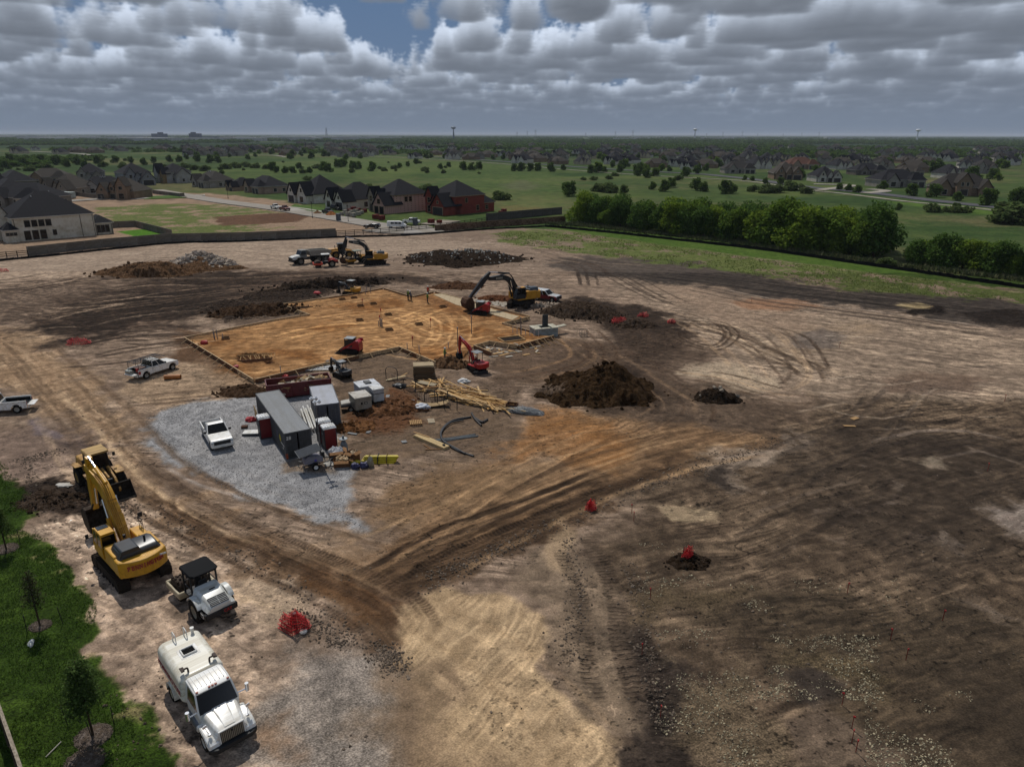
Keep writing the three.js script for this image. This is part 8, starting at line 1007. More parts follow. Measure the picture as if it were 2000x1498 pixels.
house('estate_house', 'house with a reddish tile roof behind the brown dormer house', 1560,330,-1.5, ...tC, { wall: WT, roof: M(0x5e4034,0.9,0, SHINGLE), k: 1.3, group: 'houses across the meadow' });
// the many houses farther out: four plain kinds set down one by one
const far = [tA[0], tB[0], tC[0], tB[0]].map((bl, i) => { const t = thing('distant_house', ['distant grey walled house with steep gables among the estate trees', 'distant cream walled house with black roof among the estate trees', 'distant low brown house with wide hip roof among the estate trees', 'distant white walled house with dark roof among the estate trees'][i], 'house', [0,0,0],0, 'distant estate houses'), wg2 = [], rg = []; for (const b of bl) { wg2.push(box(b[2], b[4] + 0.4, b[3], b[0], b[4] / 2 - 0.2, b[1],0,0,0,0)); roofParts(b, wg2, rg); } mesh('wall', wg2,[WG, WCREAM, WBR, WW][i], t); mesh('roof', rg, [ROOFM[1], ROOFM[0], ROOFM[4], ROOFM[3]][i], t); return t; });
{ const r = RNG(404), taken = [], used = [0,0,0,0];
  const bands = [[640,1480,296,312,62],[330,720,290,306,34],[1150,2010,300,320,52],[1280,1560,318,332,13],[1780,2010,318,350,9],[1600,1790,318,332,8],[560,1250,284,294,40],[30,330,292,302,9],[1000,1230,312,322,10],[1380,1640,288,297,10],[1640,2010,290,300,12]];
  for (const [x0, x1, y0, y1, n] of bands) for (let i = 0, tries = 0; i < n && tries < n * 20; tries++) {
    const px = lerp(x0, x1, r()), py = lerp(y0, y1, r()), [x, z] = P(px, py), k = Math.floor(r() * 4); if (taken.some(([a, b]) => Math.hypot(a - x, b - z) < 24)) continue; taken.push([x, z]); i++;
    const s = 0.85 + r() * 0.35, yaw = (r() < 0.5 ? -1.6 : -2.3) + (r() - 0.5) * 0.7; if (!used[k]++) { far[k].position.set(x, 0, z); far[k].rotation.y = yaw; far[k].scale.setScalar(s); } else copyOf(far[k], null, [x, 0, z], yaw, s); } }
// ---------- streets, pavements and drives ----------
function ribbon(name, pts, w, mat, y) { const pl = smooth(toPts(pts), 10), pos = [], uv = [], idx = []; pl.forEach(([x, z], i) => { const a = pl[Math.max(0, i - 1)], b = pl[Math.min(pl.length - 1, i + 1)], dx = b[0] - a[0], dz = b[1] - a[1], l = Math.hypot(dx, dz) || 1, nx = -dz / l * w / 2, nz = dx / l * w / 2; for (const s of [-1,1]) { for (const yy of [y, y - 0.4]) { pos.push(x + nx * s, yy, z + nz * s); uv.push(x / 6, z / 6); } } }); for (let i = 0; i + 1 < pl.length; i++) { const a = i * 4, b = a + 4; idx.push(a, a + 2, b, a + 2, b + 2, b, a + 1, a, b, a + 1, b, b + 1, a + 2, a + 3, b + 2, a + 3, b + 3, b + 2); } const g = new THREE.BufferGeometry(); g.setAttribute('position', new THREE.Float32BufferAttribute(pos, 3)); g.setAttribute('uv', new THREE.Float32BufferAttribute(uv, 2)); g.setIndex(idx); const ng = g.toNonIndexed(); ng.computeVertexNormals(); const n = ng.attributes.normal; let up = 0; for (let i = 0; i < n.count; i += 18) up += n.getY(i); if (up < 0) for (let i = 0; i < n.array.length; i++) n.array[i] *= -1; const m = new THREE.Mesh(ng, mat); m.name = nm(name); m.userData.kind = 'structure'; m.receiveShadow = true; scene.add(m); return m; }
const concM = M(0x938d85,0.9), asph = M(0x55555a, 0.9);
ribbon('street', [[300,372],[370,384],[440,395],[540,408],[640,424],[740,441],[790,449]],9, concM, 0.30); ribbon('street', [[60,398],[150,392],[260,386],[400,382]],8, concM, 0.295); ribbon('cul_de_sac', [[745,446],[790,450],[850,447]],17, concM, 0.305); ribbon('driveway', [[282,389],[246,387]],7, M(0xa39e97,0.9), 0.31); ribbon('driveway', [[585,413],[540,404]],6, M(0xa39e97,0.9), 0.31); ribbon('driveway', [[840,440],[880,432]],8, M(0x8f857a, 0.9), 0.31);
ribbon('sidewalk', [[500,402],[570,406],[660,420]],1.6, M(0xa8a39c, 0.9), 0.33); ribbon('road', [[1380,341],[1490,353],[1570,365],[1700,377],[1840,394],[1950,406],[2100,424]],9, asph, 0.30); ribbon('sidewalk', [[640,304],[800,309],[950,318],[1150,335],[1300,345],[1430,352],[1490,358],[1560,370],[1650,379],[1770,394],[1920,409],[2080,428]],2.6, M(0x9d9788,0.9), 0.31); ribbon('driveway', [[1600,372],[1660,362],[1590,360]],6, M(0x9c968c, 0.9), 0.32); ribbon('driveway', [[1700,370],[1730,373],[1690,378]],6, M(0x9c968c, 0.9), 0.32); ribbon('road', [[820,305],[960,314],[1180,330],[1380,341]],8, asph, 0.29); ribbon('lane', [[60,296],[150,300],[175,303]],9, concM, 0.3); ribbon('lane', [[1590,297],[1610,292],[1640,291]],8, concM, 0.3); ribbon('lane', [[560,307],[520,303],[440,305]],6, concM, 0.3);
struct('front_lawn', [(() => { const ps = [[575,400],[650,410],[640,418],[560,408]].map(([x, y]) => P(x, y)), sh = new THREE.Shape(ps.map(([x, z]) => new THREE.Vector2(x, -z))), g = clean(new THREE.ExtrudeGeometry(sh, { depth: 0.3, bevelEnabled: false })); g.rotateX(-Math.PI / 2); return g; })()], M(0x4c6a24,0.95,0, MUDDY)); struct('front_lawn', [(() => { const ps = [[290,384],[360,382],[365,387],[280,390]].map(([x, y]) => P(x, y)), sh = new THREE.Shape(ps.map(([x, z]) => new THREE.Vector2(x, -z))), g = clean(new THREE.ExtrudeGeometry(sh, { depth: 0.3, bevelEnabled: false })); g.rotateX(-Math.PI / 2); return g; })()], M(0x4c6a24,0.95,0, MUDDY));
// street vehicles and the builders' odds and ends
const onStreet = (px, py) => { const [x, z] = P(px, py, 0.3); return [x, 0.3, z]; }, SY = between([560,410],[680,430]).yaw;
pickup({ label: 'white pickup parked ahead of the red pickup on the street', pos: onStreet(538,408), yaw: SY, cab: 1.2 }); pickup({ label: 'dark red pickup with loaded bed on the concrete street', pos: onStreet(556,411), yaw: SY, cab: 0.8, paint: M(0x6a1c14,0.4) }); pickup({ label: 'black pickup facing the unfinished house on the street', pos: onStreet(640,417), yaw: SY, cab: 1.2, paint: M(0x1e2226,0.3), bumperM: M(0x9aa0a6,0.3) }); pickup({ name: 'parked_suv', cat: 'car', label: 'black parked vehicle in the white house drive', pos: [P(656,410)[0],0.1, P(656,410)[1]], yaw: SY + 0.2, suv: true, paint: M(0x141516,0.3) }); pickup({ name: 'parked_car', cat: 'car', label: 'low black car parked by the rail fence', pos: onStreet(728,446), yaw: SY * 0 + Math.PI - 0.1, suv: true, paint: M(0x121316,0.25), roofH: 1.5, w: 0.93 }); pickup({ label: 'white pickup behind the white van by the rail fence', pos: onStreet(804,437), yaw: -0.1, cab: 1.2 });
{ const t = thing('parked_van', 'white work van parked by the black rail fence', 'van', onStreet(775,445), -0.05), p = (n, g, m) => mesh(n, g, m, t); for (const x of [-1.9,1.9]) for (const s of [-1,1]) wheel(t, 0.36,0.25, x, s * 0.85, {}); p('body', [loft([[-2.9,0.45,2.1,0.98,0.88,0.12],[0.9,0.45,2.15,0.98,0.86,0.15],[1.7,0.45,1.9,0.98,0.8,0.2],[2.3,0.45,1.3,0.96,0.85,0.15],[2.95,0.5,1.05,0.9,0.8,0.12]])], WHITE); p('windscreen', plate([[2.25,1.34,-0.8],[2.25,1.34,0.8],[1.72,1.86,0.72],[1.72,1.86,-0.72]],0.02), GLASS); for (const s of [-1,1]) for (const [a, b] of [[0.7,1.6],[-0.5,0.5],[-1.7,-0.7]]) p('side_window', plate([[a, 1.3, s * 0.975],[b, 1.3, s * 0.975],[b, 1.82, s * 0.93],[a, 1.82, s * 0.93]],0.02), GLASS); p('bumper', [box(0.2,0.2,1.9,2.9,0.5,0)], BLACK); }
for (const [x, y, l] of [[661,432, 'dark portable toilet on the bare lot by the street'],[811,441, 'grey portable toilet in front of the brick house']]) { const [a, b] = P(x, y), t = thing('site_toilet', l, 'toilet', [a, 0.25, b], HY); mesh('cabin', box(1.2,2.0,1.2,0,1.1,0,0,0,0,0.03), M(0x4a5058,0.6), t); mesh('door', box(0.05,1.8,0.8,0.61,1.05,0,0,0,0,0), M(0x3a4048,0.6), t); mesh('roof', box(1.3,0.25,1.3,0,2.2,0,0,0,0,0.1), M(0x5a6066,0.6), t); mesh('base', box(1.3,0.12,1.3,0,0.06,0), BLACK, t); }
{ const r = RNG(55), proto = thing('brick_pallet', 'pallet of wrapped pale bricks in front of the unfinished house', 'pallet', [0,0,0], HY, 'brick pallets by the unfinished house'); for (let i = 0; i < 4; i++) mesh('brick_layer', box(1.3,0.25,1.2,0,0.28 + i * 0.26,0,0,0,0,0.02), M([0xa29c92,0x968f84][i % 2],0.9), proto); mesh('skid', box(1.3,0.12,1.2,0,0.08,0), LUMBERD, proto); [[668,421],[680,423],[690,424],[700,421],[686,418],[674,417],[695,416],[706,418]].forEach(([x, y], i) => { const [a, b] = P(x, y), p = [a, 0.1, b]; if (i) copyOf(proto, null, p, HY + r() * 0.5,1 + r() * 0.3); else proto.position.set(...p); }); const proto2 = thing('red_brick_pallet', 'pallet of dark red bricks on the bare lot by the houses', 'pallet', [0,0,0], HY, 'red brick pallets'); for (let i = 0; i < 3; i++) mesh('brick_layer', box(1.4,0.3,1.2,0,0.3 + i * 0.31,0,0,0,0,0.02), M(0x6a2e28,0.9), proto2); mesh('skid', box(1.3,0.12,1.2,0,0.08,0), LUMBERD, proto2); [[682,414],[690,411],[700,413],[712,415],[734,428],[745,430],[842,437],[858,437],[978,418],[984,416]].forEach(([x, y], i) => { const [a, b] = P(x, y), p = [a, 0.1, b]; if (i) copyOf(proto2, null, p, HY + r() * 0.5,1 + r() * 0.5); else proto2.position.set(...p); }); }
for (const [x, y] of [[445,388],[610,426],[680,434]]) { const [a, b] = P(x, y), t = thing('street_lamp', 'thin black street lamp beside the concrete street', 'street lamp', [a, 0.1, b],0, 'street lamps by the concrete street'); mesh('pole', cyl(0.09,0.06,5,0,2.5,0, 'y', 8), BLACK, t); mesh('lantern', [cyl(0.12,0.2,0.5,0,5.2,0, 'y', 8), cyl(0.24,0.02,0.25,0,5.55,0, 'y', 8)], BLACK, t); mesh('base', cyl(0.18,0.14,0.5,0,0.25,0, 'y', 8), BLACK, t); }
// ---------- landmarks on the horizon ----------
function waterTower(label, px, py, top, R, mat) { const [x, z] = P(px, py), D = Math.hypot(x, z), H = top, t = thing('water_tower', label, 'water tower', [x, 0, z],0); mesh('tank', put(lathe([[0.1,-0.55],[0.5,-0.42],[0.95,-0.12],[1,0.05],[0.9,0.28],[0.55,0.46],[0,0.52]].map(([a, b]) => [a * R, b * R]), 24), 0, H - R * 0.5,0), mat, t); mesh('column', cyl(R * 0.42, R * 0.16, H - R, 0, (H - R) / 2,0, 'y', 16), mat, t); mesh('foot', cyl(R * 0.62, R * 0.4, R * 0.5,0, R * 0.25,0, 'y', 16), mat, t); return t; }
waterTower('white water tower on the horizon beyond the hip roofed estate', 1791,275.5,56,12, M(0xd4d8dc, 0.5)); waterTower('small white water tower on the horizon above the meadow road', 1357,272.5,62,13, M(0xc4c8cc, 0.5)); waterTower('dark water tower on the horizon above the distant houses', 886,273,64,13, M(0x4a5866,0.6));
function block3(label, px, py, w, h, d, mat, extra) { const [x, z] = P(px, py), t = thing('tower_block', label, 'building', [x, 0, z],0); mesh('wall', box(w, h, d, 0, h / 2,0,0,0,0,0), mat, t); for (let k = 0; k < Math.floor(h / 4.5); k++) mesh('window_band', box(w * 0.94,1.6,0.6,0,2.6 + k * 4.5, d / 2,0,0,0,0), M(0x2f3a46,0.3), t); (extra ?? []).forEach((e) => mesh('roof_block', box(...e), mat, t)); return t; }
const bl = M(0x5c6470,0.8); block3('wide dark tower block on the horizon, nearest the estate', 312,273,62,27,30, bl, [[18,6,20,5,30,0]]); block3('stepped grey tower block on the horizon', 382,273.5,46,28,30, bl, [[16,6,20,-8,31,0],[80,15,30,63,7.5,0]]); block3('low pinkish long block on the horizon', 436,273.5,100,14,30, M(0x8a7676,0.8), []);
{ const [x, z] = P(638,270), t = thing('lattice_mast', 'thin lattice radio mast on the horizon', 'mast', [x, 0, z],0), g = []; for (const [a, b] of [[-9,0],[9,0],[0,9]]) g.push(bar([a, 0, b],[a * 0.1,66, b * 0.1],1.0)); for (let y = 8; y < 60; y += 8) g.push(bar([-9 * (1 - y / 75), y, 0],[9 * (1 - y / 75), y, 0],0.7)); mesh('lattice', g, M(0x5a6470,0.7), t); }
{ const proto = thing('pylon', 'faint power pylon standing on the horizon', 'pylon', [0,0,0],0, 'power pylons on the horizon'); mesh('frame', [bar([-5,0,0],[-0.6,48,0],0.7), bar([5,0,0],[0.6,48,0],0.7), bar([-10,40,0],[10,40,0],0.6), bar([-7,32,0],[7,32,0],0.6)], M(0x566270,0.8), proto); [[1010,269],[1030,269],[1046,269],[1144,269],[1202,269.3],[1236,269],[1380,268.6],[1412,268.6],[1450,268.4],[1530,268],[1566,268],[1600,268],[1480,268.3]].forEach(([x, y], i) => { const [a, b] = P(x, y); if (i) copyOf(proto, null, [a, 0, b],0,0.9 + (i % 3) * 0.25); else proto.position.set(a, 0, b); }); }
{ const r = RNG(606), proto = thing('warehouse', 'long pale warehouse far off below the horizon', 'warehouse', [0,0,0],0, 'far pale warehouses'); mesh('wall', box(150,11,60,0,5,0,0,0,0,0), M(0xb4b4b2,0.8), proto); mesh('roof', box(152,1.2,62,0,11,0,0,0,0,0), M(0xc0c2c4,0.7), proto); let first = true; for (let i = 0; i < 52; i++) { const px = i < 34 ? r() * 760 : 1000 + r() * 1000, py = 268.5 + r() * 6.5,[x, z] = P(px, py), s = 0.5 + r() * 1.2; if (i >= 34 && r() < 0.35) continue; if (first) { proto.position.set(x, 0, z); first = false; } else copyOf(proto, null, [x, 0, z], (r() - 0.5) * 0.5,[s, 0.7 + r() * 0.7, s]); } }
// ---------- trees, shrubs, grass ----------
const leafMat = new THREE.MeshPhysicalMaterial({ vertexColors: true, roughness: 1, specularIntensity: 0, transmission: 0.35, thickness: 0, side: THREE.DoubleSide });
const BARK = M(0x4a3d30,0.95,0, MUDDY);
function crownGeo(seed, lumps, n, size, tone, depth = 0.55) {         // leaf sprays through the volume of several lumps
  const r = RNG(seed), pos = [], col = [], q = new THREE.Quaternion(), tot = lumps.reduce((s, l) => s + l[3] * l[3],0);
  for (const [cx, cy, cz, R, ry] of lumps) for (let i = 0, m = Math.round(n * R * R / tot); i < m; i++) {
    const a = r() * 6.283, u = r() * 2 - 1, s = Math.sqrt(1 - u * u), d = V(Math.cos(a) * s, u, Math.sin(a) * s), rr = R * Math.pow(lerp(1 - depth, 1.06, r()), 0.8) * (1 + 0.22 * noise3(d.x * 2.2 + seed, d.y * 2.2, d.z * 2.2)), c = V(cx + d.x * rr, cy + d.y * rr * (ry ?? 0.8), cz + d.z * rr);
    if (c.y < 0.05) continue;
    q.setFromEuler(new THREE.Euler((r() - 0.5) * 2.2, r() * 6.28, (r() - 0.5) * 2.2)); const k = size * (0.6 + r() * 0.8), A = V(-k * 0.5,0,-k * 0.2).applyQuaternion(q).add(c), B = V(k * 0.5,0,-k * 0.25).applyQuaternion(q).add(c), C = V(k * 0.25, k * 0.12, k * 0.5).applyQuaternion(q).add(c), D = V(-k * 0.3,-k * 0.08, k * 0.45).applyQuaternion(q).add(c);
    const g = 0.75 + r() * 0.5, pick = r();
    for (const v of [A, B, C, A, C, D]) { pos.push(v.x, v.y, v.z); col.push(lerp(tone[0], tone[3], pick) * g, lerp(tone[1], tone[4], pick) * g, lerp(tone[2], tone[5], pick) * g); }
  }
  const g = new THREE.BufferGeometry(); g.setAttribute('position', new THREE.Float32BufferAttribute(pos, 3)); g.setAttribute('color', new THREE.Float32BufferAttribute(col, 3)); g.computeVertexNormals(); return g;
}
const T1 = [0.075,0.135,0.022,0.15,0.215,0.035], T2 = [0.06,0.105,0.024,0.105,0.155,0.036], T3 = [0.075,0.115,0.035,0.125,0.155,0.055];
function treeProto(name, label, group, seed, H, R, n, size, tone, o = {}) {
  const t = thing(name, label, o.cat ?? 'tree', [0,0,0],0, group), r = RNG(seed), lumps = [], trunkH = o.trunk ?? H * 0.35, nl = o.lumps ?? 9;
  for (let i = 0; i < nl; i++) { const a = i * 2.4 + r(), f = i / nl, d = R * (0.3 + 0.45 * r()) * (1 - 0.5 * f); lumps.push([Math.cos(a) * d, lerp(o.low ?? H * 0.3, H * 0.84, f) + (r() - 0.5) * H * 0.06, Math.sin(a) * d, R * (0.42 + r() * 0.26) * (1 - 0.25 * f), 0.8]); }
  const crown = new THREE.Mesh(crownGeo(seed, lumps, n, size, tone, o.depth), leafMat); crown.name = 'crown'; crown.castShadow = crown.receiveShadow = true; t.add(crown);
  const tr = [cyl(H * 0.028, H * 0.015, trunkH * 1.5,0, trunkH * 0.72,0, 'y', 8)]; for (const l of lumps.slice(0,6)) tr.push(bar([0, trunkH * 0.7,0],[l[0], l[1], l[2]], H * 0.009,0,5)); mesh('trunk', tr, BARK, t);
  return t;
}
const park = (protos, list, labelOf) => list.forEach(([x, z, k, s, yaw], i) => { const p = protos[k]; if (!p.userData.used) { p.userData.used = 1; p.position.set(x, groundY(x, z) - 0.05, z); p.rotation.y = yaw; if (typeof s === 'number') p.scale.setScalar(s); else p.scale.set(...s); } else copyOf(p, null, [x, groundY(x, z) - 0.05, z], yaw, s); });
// the dense row along the silt fence
{ const L = ['', 'bright yellow green tree in the row along the silt fence', 'dark green tree in the row along the silt fence', 'fresh green tree in the row along the silt fence', 'deep green broad tree in the row along the silt fence'], G = 'trees in the row along the silt fence', protos = [1,2,3,4].map((i) => treeProto('hedgerow_tree', L[i], G, 100 + i, 8,4.2,5200,0.42, i === 1 ? [0.10,0.165,0.02,0.19,0.25,0.035] : i % 2 ? T1 : [0.05,0.10,0.022,0.10,0.16,0.035], { low: 1.6, lumps: 12 })), r = RNG(7), list = [];
  for (let i = 0; i < 44; i++) { const f = (i + r() * 0.6) / 44, px = lerp(1142,2060, f); if (px > 1728 && px < 1788) continue; const up = px > 1380 && px < 1728 ? 1.25 : px > 1788 ? 0.92 : 0.95; const base = lerp(437,548, Math.pow(f, 1.08)), [x, z] = P(px, base + (r() - 0.5) * 4), s = lerp(1.12,0.92, f) * (0.66 + r() * 0.55) * up; list.push([x, z, i % 4,[s, s * (0.9 + r() * 0.25), s], r() * 6]); if (f < 0.68 && r() < 0.85) { const k = 0.95 + r() * 0.35; list.push([x + 3 + r() * 3, z - 6 - r() * 5, (i + 1) % 4, k * lerp(1.1,1.05, f), r() * 6]); } if (px > 1440 && px < 1680 && r() < 0.8) list.push([x + 6 + r() * 4, z - 14 - r() * 6, (i + 2) % 4,1.1 + r() * 0.25, r() * 6]); }
  park(protos, list); }
// scattered meadow trees and bushes
{ const G = 'scattered meadow trees', protos = [1,2,3].map((i) => treeProto('meadow_tree', 'round dark tree standing scattered in the meadow', G, 200 + i, 6,3,1500,0.55, T2, { low: 1.2 })), bush = [1,2].map((i) => treeProto('meadow_bush', 'pale green bush scattered in the meadow grass', 'scattered meadow bushes', 230 + i, 3,2.4,900,0.45, T3, { cat: 'bush', low: 0.6, trunk: 0.5, lumps: 6 })), r = RNG(17), a = [], b = [];
  for (const [px, py, s] of [[1112,383,1.5],[1105,375,1.1],[1218,379,1.0],[1275,370,0.9],[1298,374,1.3],[1360,372,1.4],[1375,374,1.1],[1416,378,1.5],[1432,377,1.0],[1312,366,1.2],[1340,345,1.5],[1280,344,1.3],[1262,347,1.4],[1245,344,1.1],[1212,336,1.3],[1180,336,1.0],[1154,338,1.4],[1100,332,1.0],[1076,335,1.5],[1050,334,1.4],[1036,334,1.4],[1018,334,1.5],[1004,334,1.3],[860,330,1.0],[905,332,1.5],[920,333,1.2],[935,331,1.4],[876,326,1.0],[812,320,1.2],[780,328,1.0],[796,325,1.0],[727,334,1.6],[700,330,1.4],[690,331,1.5],[671,326,1.6],[660,327,1.6],[640,336,1.5],[633,333,1.6],[584,330,1.2],[604,338,1.0],[532,334,1.6],[557,338,1.1],[571,338,1.1],[540,337,1.1],[410,318,1.8],[425,318,1.6],[385,316,1.6],[350,316,1.5],[330,316,1.5],[1780,382,1.3],[1825,385,1.4],[1930,402,1.6],[1985,398,1.5],[1898,352,2.0],[1940,350,1.6],[1640,371,0.8],[1658,373,0.8],[1676,376,0.85],[1495,359,0.8],[1525,361,1.0],[1455,352,0.7],[1470,353,0.7],[1756,410,0.6],[1866,414,0.8],[1600,352,0.8],[1725,370,1.0],[1870,392,0.9],[225,318,1.6],[190,320,1.8],[150,322,1.8],[110,322,2.0],[80,318,1.8],[20,318,2.0],[45,324,1.8],[130,326,1.6],[165,328,1.4],[10,330,1.6],[280,322,1.4],[255,318,1.4],[300,318,1.4]]) { const [x, z] = P(px, py); a.push([x, z, Math.floor(r() * 3), s * 0.85, r() * 6]); }
  for (const [px, py, s] of [[975,390,1.9],[835,372,1.6],[880,392,2.2],[900,388,1.8],[945,398,1.6],[860,385,1.8],[930,384,1.5],[1190,376,2.4],[1170,374,2.0],[1160,352,1.2],[1190,350,1.3],[1200,344,1.3],[1140,352,1.0],[1470,374,1.6],[1500,377,2.2],[1520,376,2.0],[1545,372,2.4],[1575,378,1.6],[1820,414,1.6],[1850,414,1.0],[1890,414,1.1],[1870,415,1.3],[1960,412,1.8],[1990,436,3.2],[1960,436,2.6],[720,370,1.4],[600,352,1.3],[770,330,1.6],[750,334,1.4],[742,330,1.2],[830,334,1.6],[620,329,1.8],[480,326,2.2],[460,328,2.4],[500,328,2.0],[440,330,2.2],[520,330,1.8],[380,332,2.0],[400,334,2.2],[360,328,2.0],[340,330,2.0],[90,330,2.2],[60,334,2.0],[120,318,2.4],[200,326,2.2],[240,328,2.0],[1730,520,1.0],[1325,352,1.6]]) { const [x, z] = P(px, py); b.push([x, z, Math.floor(r() * 2), [s, s * 0.75, s], r() * 6]); }
  for (let i = 0; i < 34; i++) { const px = r() * 960, py = lerp(312,340, r()); if (px > 560 && py < 318) continue; const [x, z] = P(px, py); b.push([x, z, i % 2,0.5 + r() * 0.8, r() * 6]); }
  park(protos, a); park(bush, b); }
// garden trees between the far houses, each a small round crown
{ const r = RNG(27), protos = [1,2,3].map((i) => treeProto('garden_tree', 'small dark garden tree between the distant houses', 'garden trees of the estate', 300 + i, 6,2.6,420,0.9, i === 2 ? T1 : T2, { low: 1.2, lumps: 6 })), list = []; for (let i = 0; i < 230; i++) { const k = r(), px = k < 0.5 ? lerp(1180,2010, r()) : lerp(330,1200, r()), py = px > 1500 ? lerp(300,362, r() * r()) : px > 1150 ? lerp(298,340, r()) : lerp(288,312, r()), [x, z] = P(px, py); list.push([x, z, i % 3,0.8 + r() * 0.9, r() * 6]); } park(protos, list); }
// far woods as one mass
{ const r = RNG(37), g = crownGeo(400,[[0,1.4,0,3,0.7],[2.4,1.2,1,2.4,0.7],[-2.2,1.2,-0.6,2.4,0.7]],150,2.0, T2,0.4), N = 15000, im = new THREE.InstancedMesh(g, leafMat, N), m = new THREE.Matrix4(), c = new THREE.Color(); let n = 0;
  for (let i = 0; i < N * 6 && n < N; i++) { const Z = 620 * Math.pow(14, Math.pow(r(), 0.8)), x = (r() * 2 - 1) * (Z * 0.82 + 60), px = 1000 + x / (Z * CP + CAM_H * SP) * FOCAL, patch = fbm(x / 260 + 3, Z / (Z > 1500 ? 420 : 200), 3) + (Z > 2200 ? 0.2 : Z > 1500 ? 0.08 : Z > 900 ? (px < 420 ? 0.15 : -0.06) : (px < 330 ? 0.1 : -0.2)); if (patch < 0.12 || (Z < 1000 && px > 330)) continue; const s = (0.8 + r() * 1.0) * (Z > 2500 ? 1.9 : Z > 1400 ? 1.3 : 1.0); m.makeRotationY(r() * 6).scale(V(s * (1 + r() * 0.6), s * 0.8, s)); m.setPosition(x, -0.5,-Z); im.setMatrixAt(n, m); const k = 0.75 + r() * 0.4; im.setColorAt(n, c.setRGB(k, k, k)); n++; }
  im.count = n; im.name = 'far_woods'; im.userData = { kind: 'stuff', label: 'dark green woods filling the far plain to the horizon', category: 'woods' }; im.castShadow = im.receiveShadow = true; scene.add(im); }
// young trees with mulch rings on the lawn
function sapling(label, px, py, H, R, n, seed, tone) { const c = spot(px, py), t = thing('young_tree', label, 'tree', c, seed), lumps = [], r = RNG(seed); for (let i = 0; i < 11; i++) { const f = i / 10, a = i * 2.4; lumps.push([Math.cos(a) * R * 0.42 * (1 - f * 0.7), lerp(H * 0.42, H * 0.86, f), Math.sin(a) * R * 0.42 * (1 - f * 0.6), R * lerp(0.6,0.46, f), 0.95]); } const cr = new THREE.Mesh(crownGeo(seed, lumps, n, 0.11, tone, 0.9), leafMat); cr.name = 'crown'; cr.castShadow = cr.receiveShadow = true; t.add(cr); const br = [cyl(0.06,0.025, H * 0.92,0, H * 0.46,0, 'y', 8)]; for (let i = 0; i < 26; i++) { const y = H * lerp(0.33,0.88, i / 26), a = i * 2.4, l = R * lerp(0.95,0.3, i / 26); br.push(bar([0, y, 0],[Math.cos(a) * l, y + l * 0.55, Math.sin(a) * l],0.011,0,4)); } mesh('trunk', br, BARK, t); return t; }
sapling('leafy young tree on a mulch ring by the water truck', 182,1442,5.0,1.15,3600,501,[0.055,0.095,0.025,0.09,0.135,0.04]); sapling('thin sparse young tree beside the lettered excavator', 78,1226,4.2,0.75,700,502,[0.05,0.055,0.03,0.06,0.07,0.03]); sapling('young tree at the lawn edge behind the other two', 12,1076,4.0,0.8,1100,503,[0.055,0.09,0.025,0.085,0.125,0.04]);
for (const [x, y, R, s] of [[182,1440,0.85,1],[78,1223,0.62,2],[10,1072,0.8,3],[165,1490,0.95,4]]) { const c = spot(x, y), r = RNG(s), g = []; for (let i = 0; i < 420; i++) { const a = r() * 6.28, d = Math.sqrt(r()) * R; g.push(box(0.06 + r() * 0.1,0.02,0.02 + r() * 0.03, Math.cos(a) * d, 0.05 + 0.12 * (1 - d / R) + r() * 0.03, Math.sin(a) * d * 0.9, (r() - 0.5), r() * 3, (r() - 0.5), 0)); } g.push(put(lathe([[R * 1.05,-0.05],[R * 0.9,0.05],[R * 0.4,0.15],[0,0.18]],22), 0,0,0)); const t = mesh('mulch_ring', g, M(0x6a6058,0.95,0, MUDDY)); t.position.set(...c); tag(t, s === 4 ? 'larger patch of grey mulch near the leafy young tree' : ['', 'grey mulch ring under the leafy young tree', 'grey mulch ring under the thin sparse young tree', 'grey mulch ring at the far lawn edge'][s], 'mulch'); }
for (const [x, y, l] of [[132,1418,0],[222,1418,1],[182,1450,2],[52,1236,3],[122,1218,4],[38,1062,5]]) { const c = spot(x, y), t = thing('tree_stake', 'thin black steel stake beside a young tree', 'stake', c, 0, 'black stakes beside the young trees'); mesh('rod', bar([0,-0.1,0],[-0.08 * (l % 2 ? -1 : 1), 1.25,0.05],0.022), BLACK, t); mesh('tie', bar([-0.04,1.1,0],[0.12,1.12,0.02],0.01), BLACK, t); }
{ const c = spot(60,1258), g = new THREE.SphereGeometry(0.16,12,10), p = g.attributes.position; for (let i = 0; i < p.count; i++) { const k = 1 + 0.5 * noise3(p.getX(i) * 9, p.getY(i) * 9, p.getZ(i) * 9); p.setXYZ(i, p.getX(i) * k, Math.max(-0.05, p.getY(i) * k * 0.6) + 0.06, p.getZ(i) * k * 2.4); } g.computeVertexNormals(); const m = mesh('plastic_bag', clean(g), M(0xc4c6c2,0.6)); m.position.set(...c); m.rotation.y = 0.4; tag(m, 'white plastic bag lying on the lawn', 'bag'); const c2 = spot(104,1466), b = mesh('white_stick', bar([-0.1,0.05,0.45],[0.1,0.06,-0.45],0.03), M(0xaaa69e, 0.8)); b.position.set(...c2); tag(b, 'pale stick lying on the lawn by the mulch', 'stick'); }
const ROWS = [[[1420,880],[1280,930],[1180,990],[1060,1045],[940,1100],[820,1160]],[[300,990],[360,1035],[470,1090],[580,1150],[680,1230],[770,1300]],[[1110,1050],[1130,1160],[1110,1300]],[[1230,1100],[1260,1250],[1300,1420]],[[560,1200],[620,1230],[680,1260]],[[1250,960],[1420,900],[1520,860]],[[830,1130],[960,1080],[1080,1020]],[[170,880],[200,950],[280,1020]],[[740,1270],[780,1306]],[[120,880],[40,900],[90,1000]]].map((l) => toPts(l));
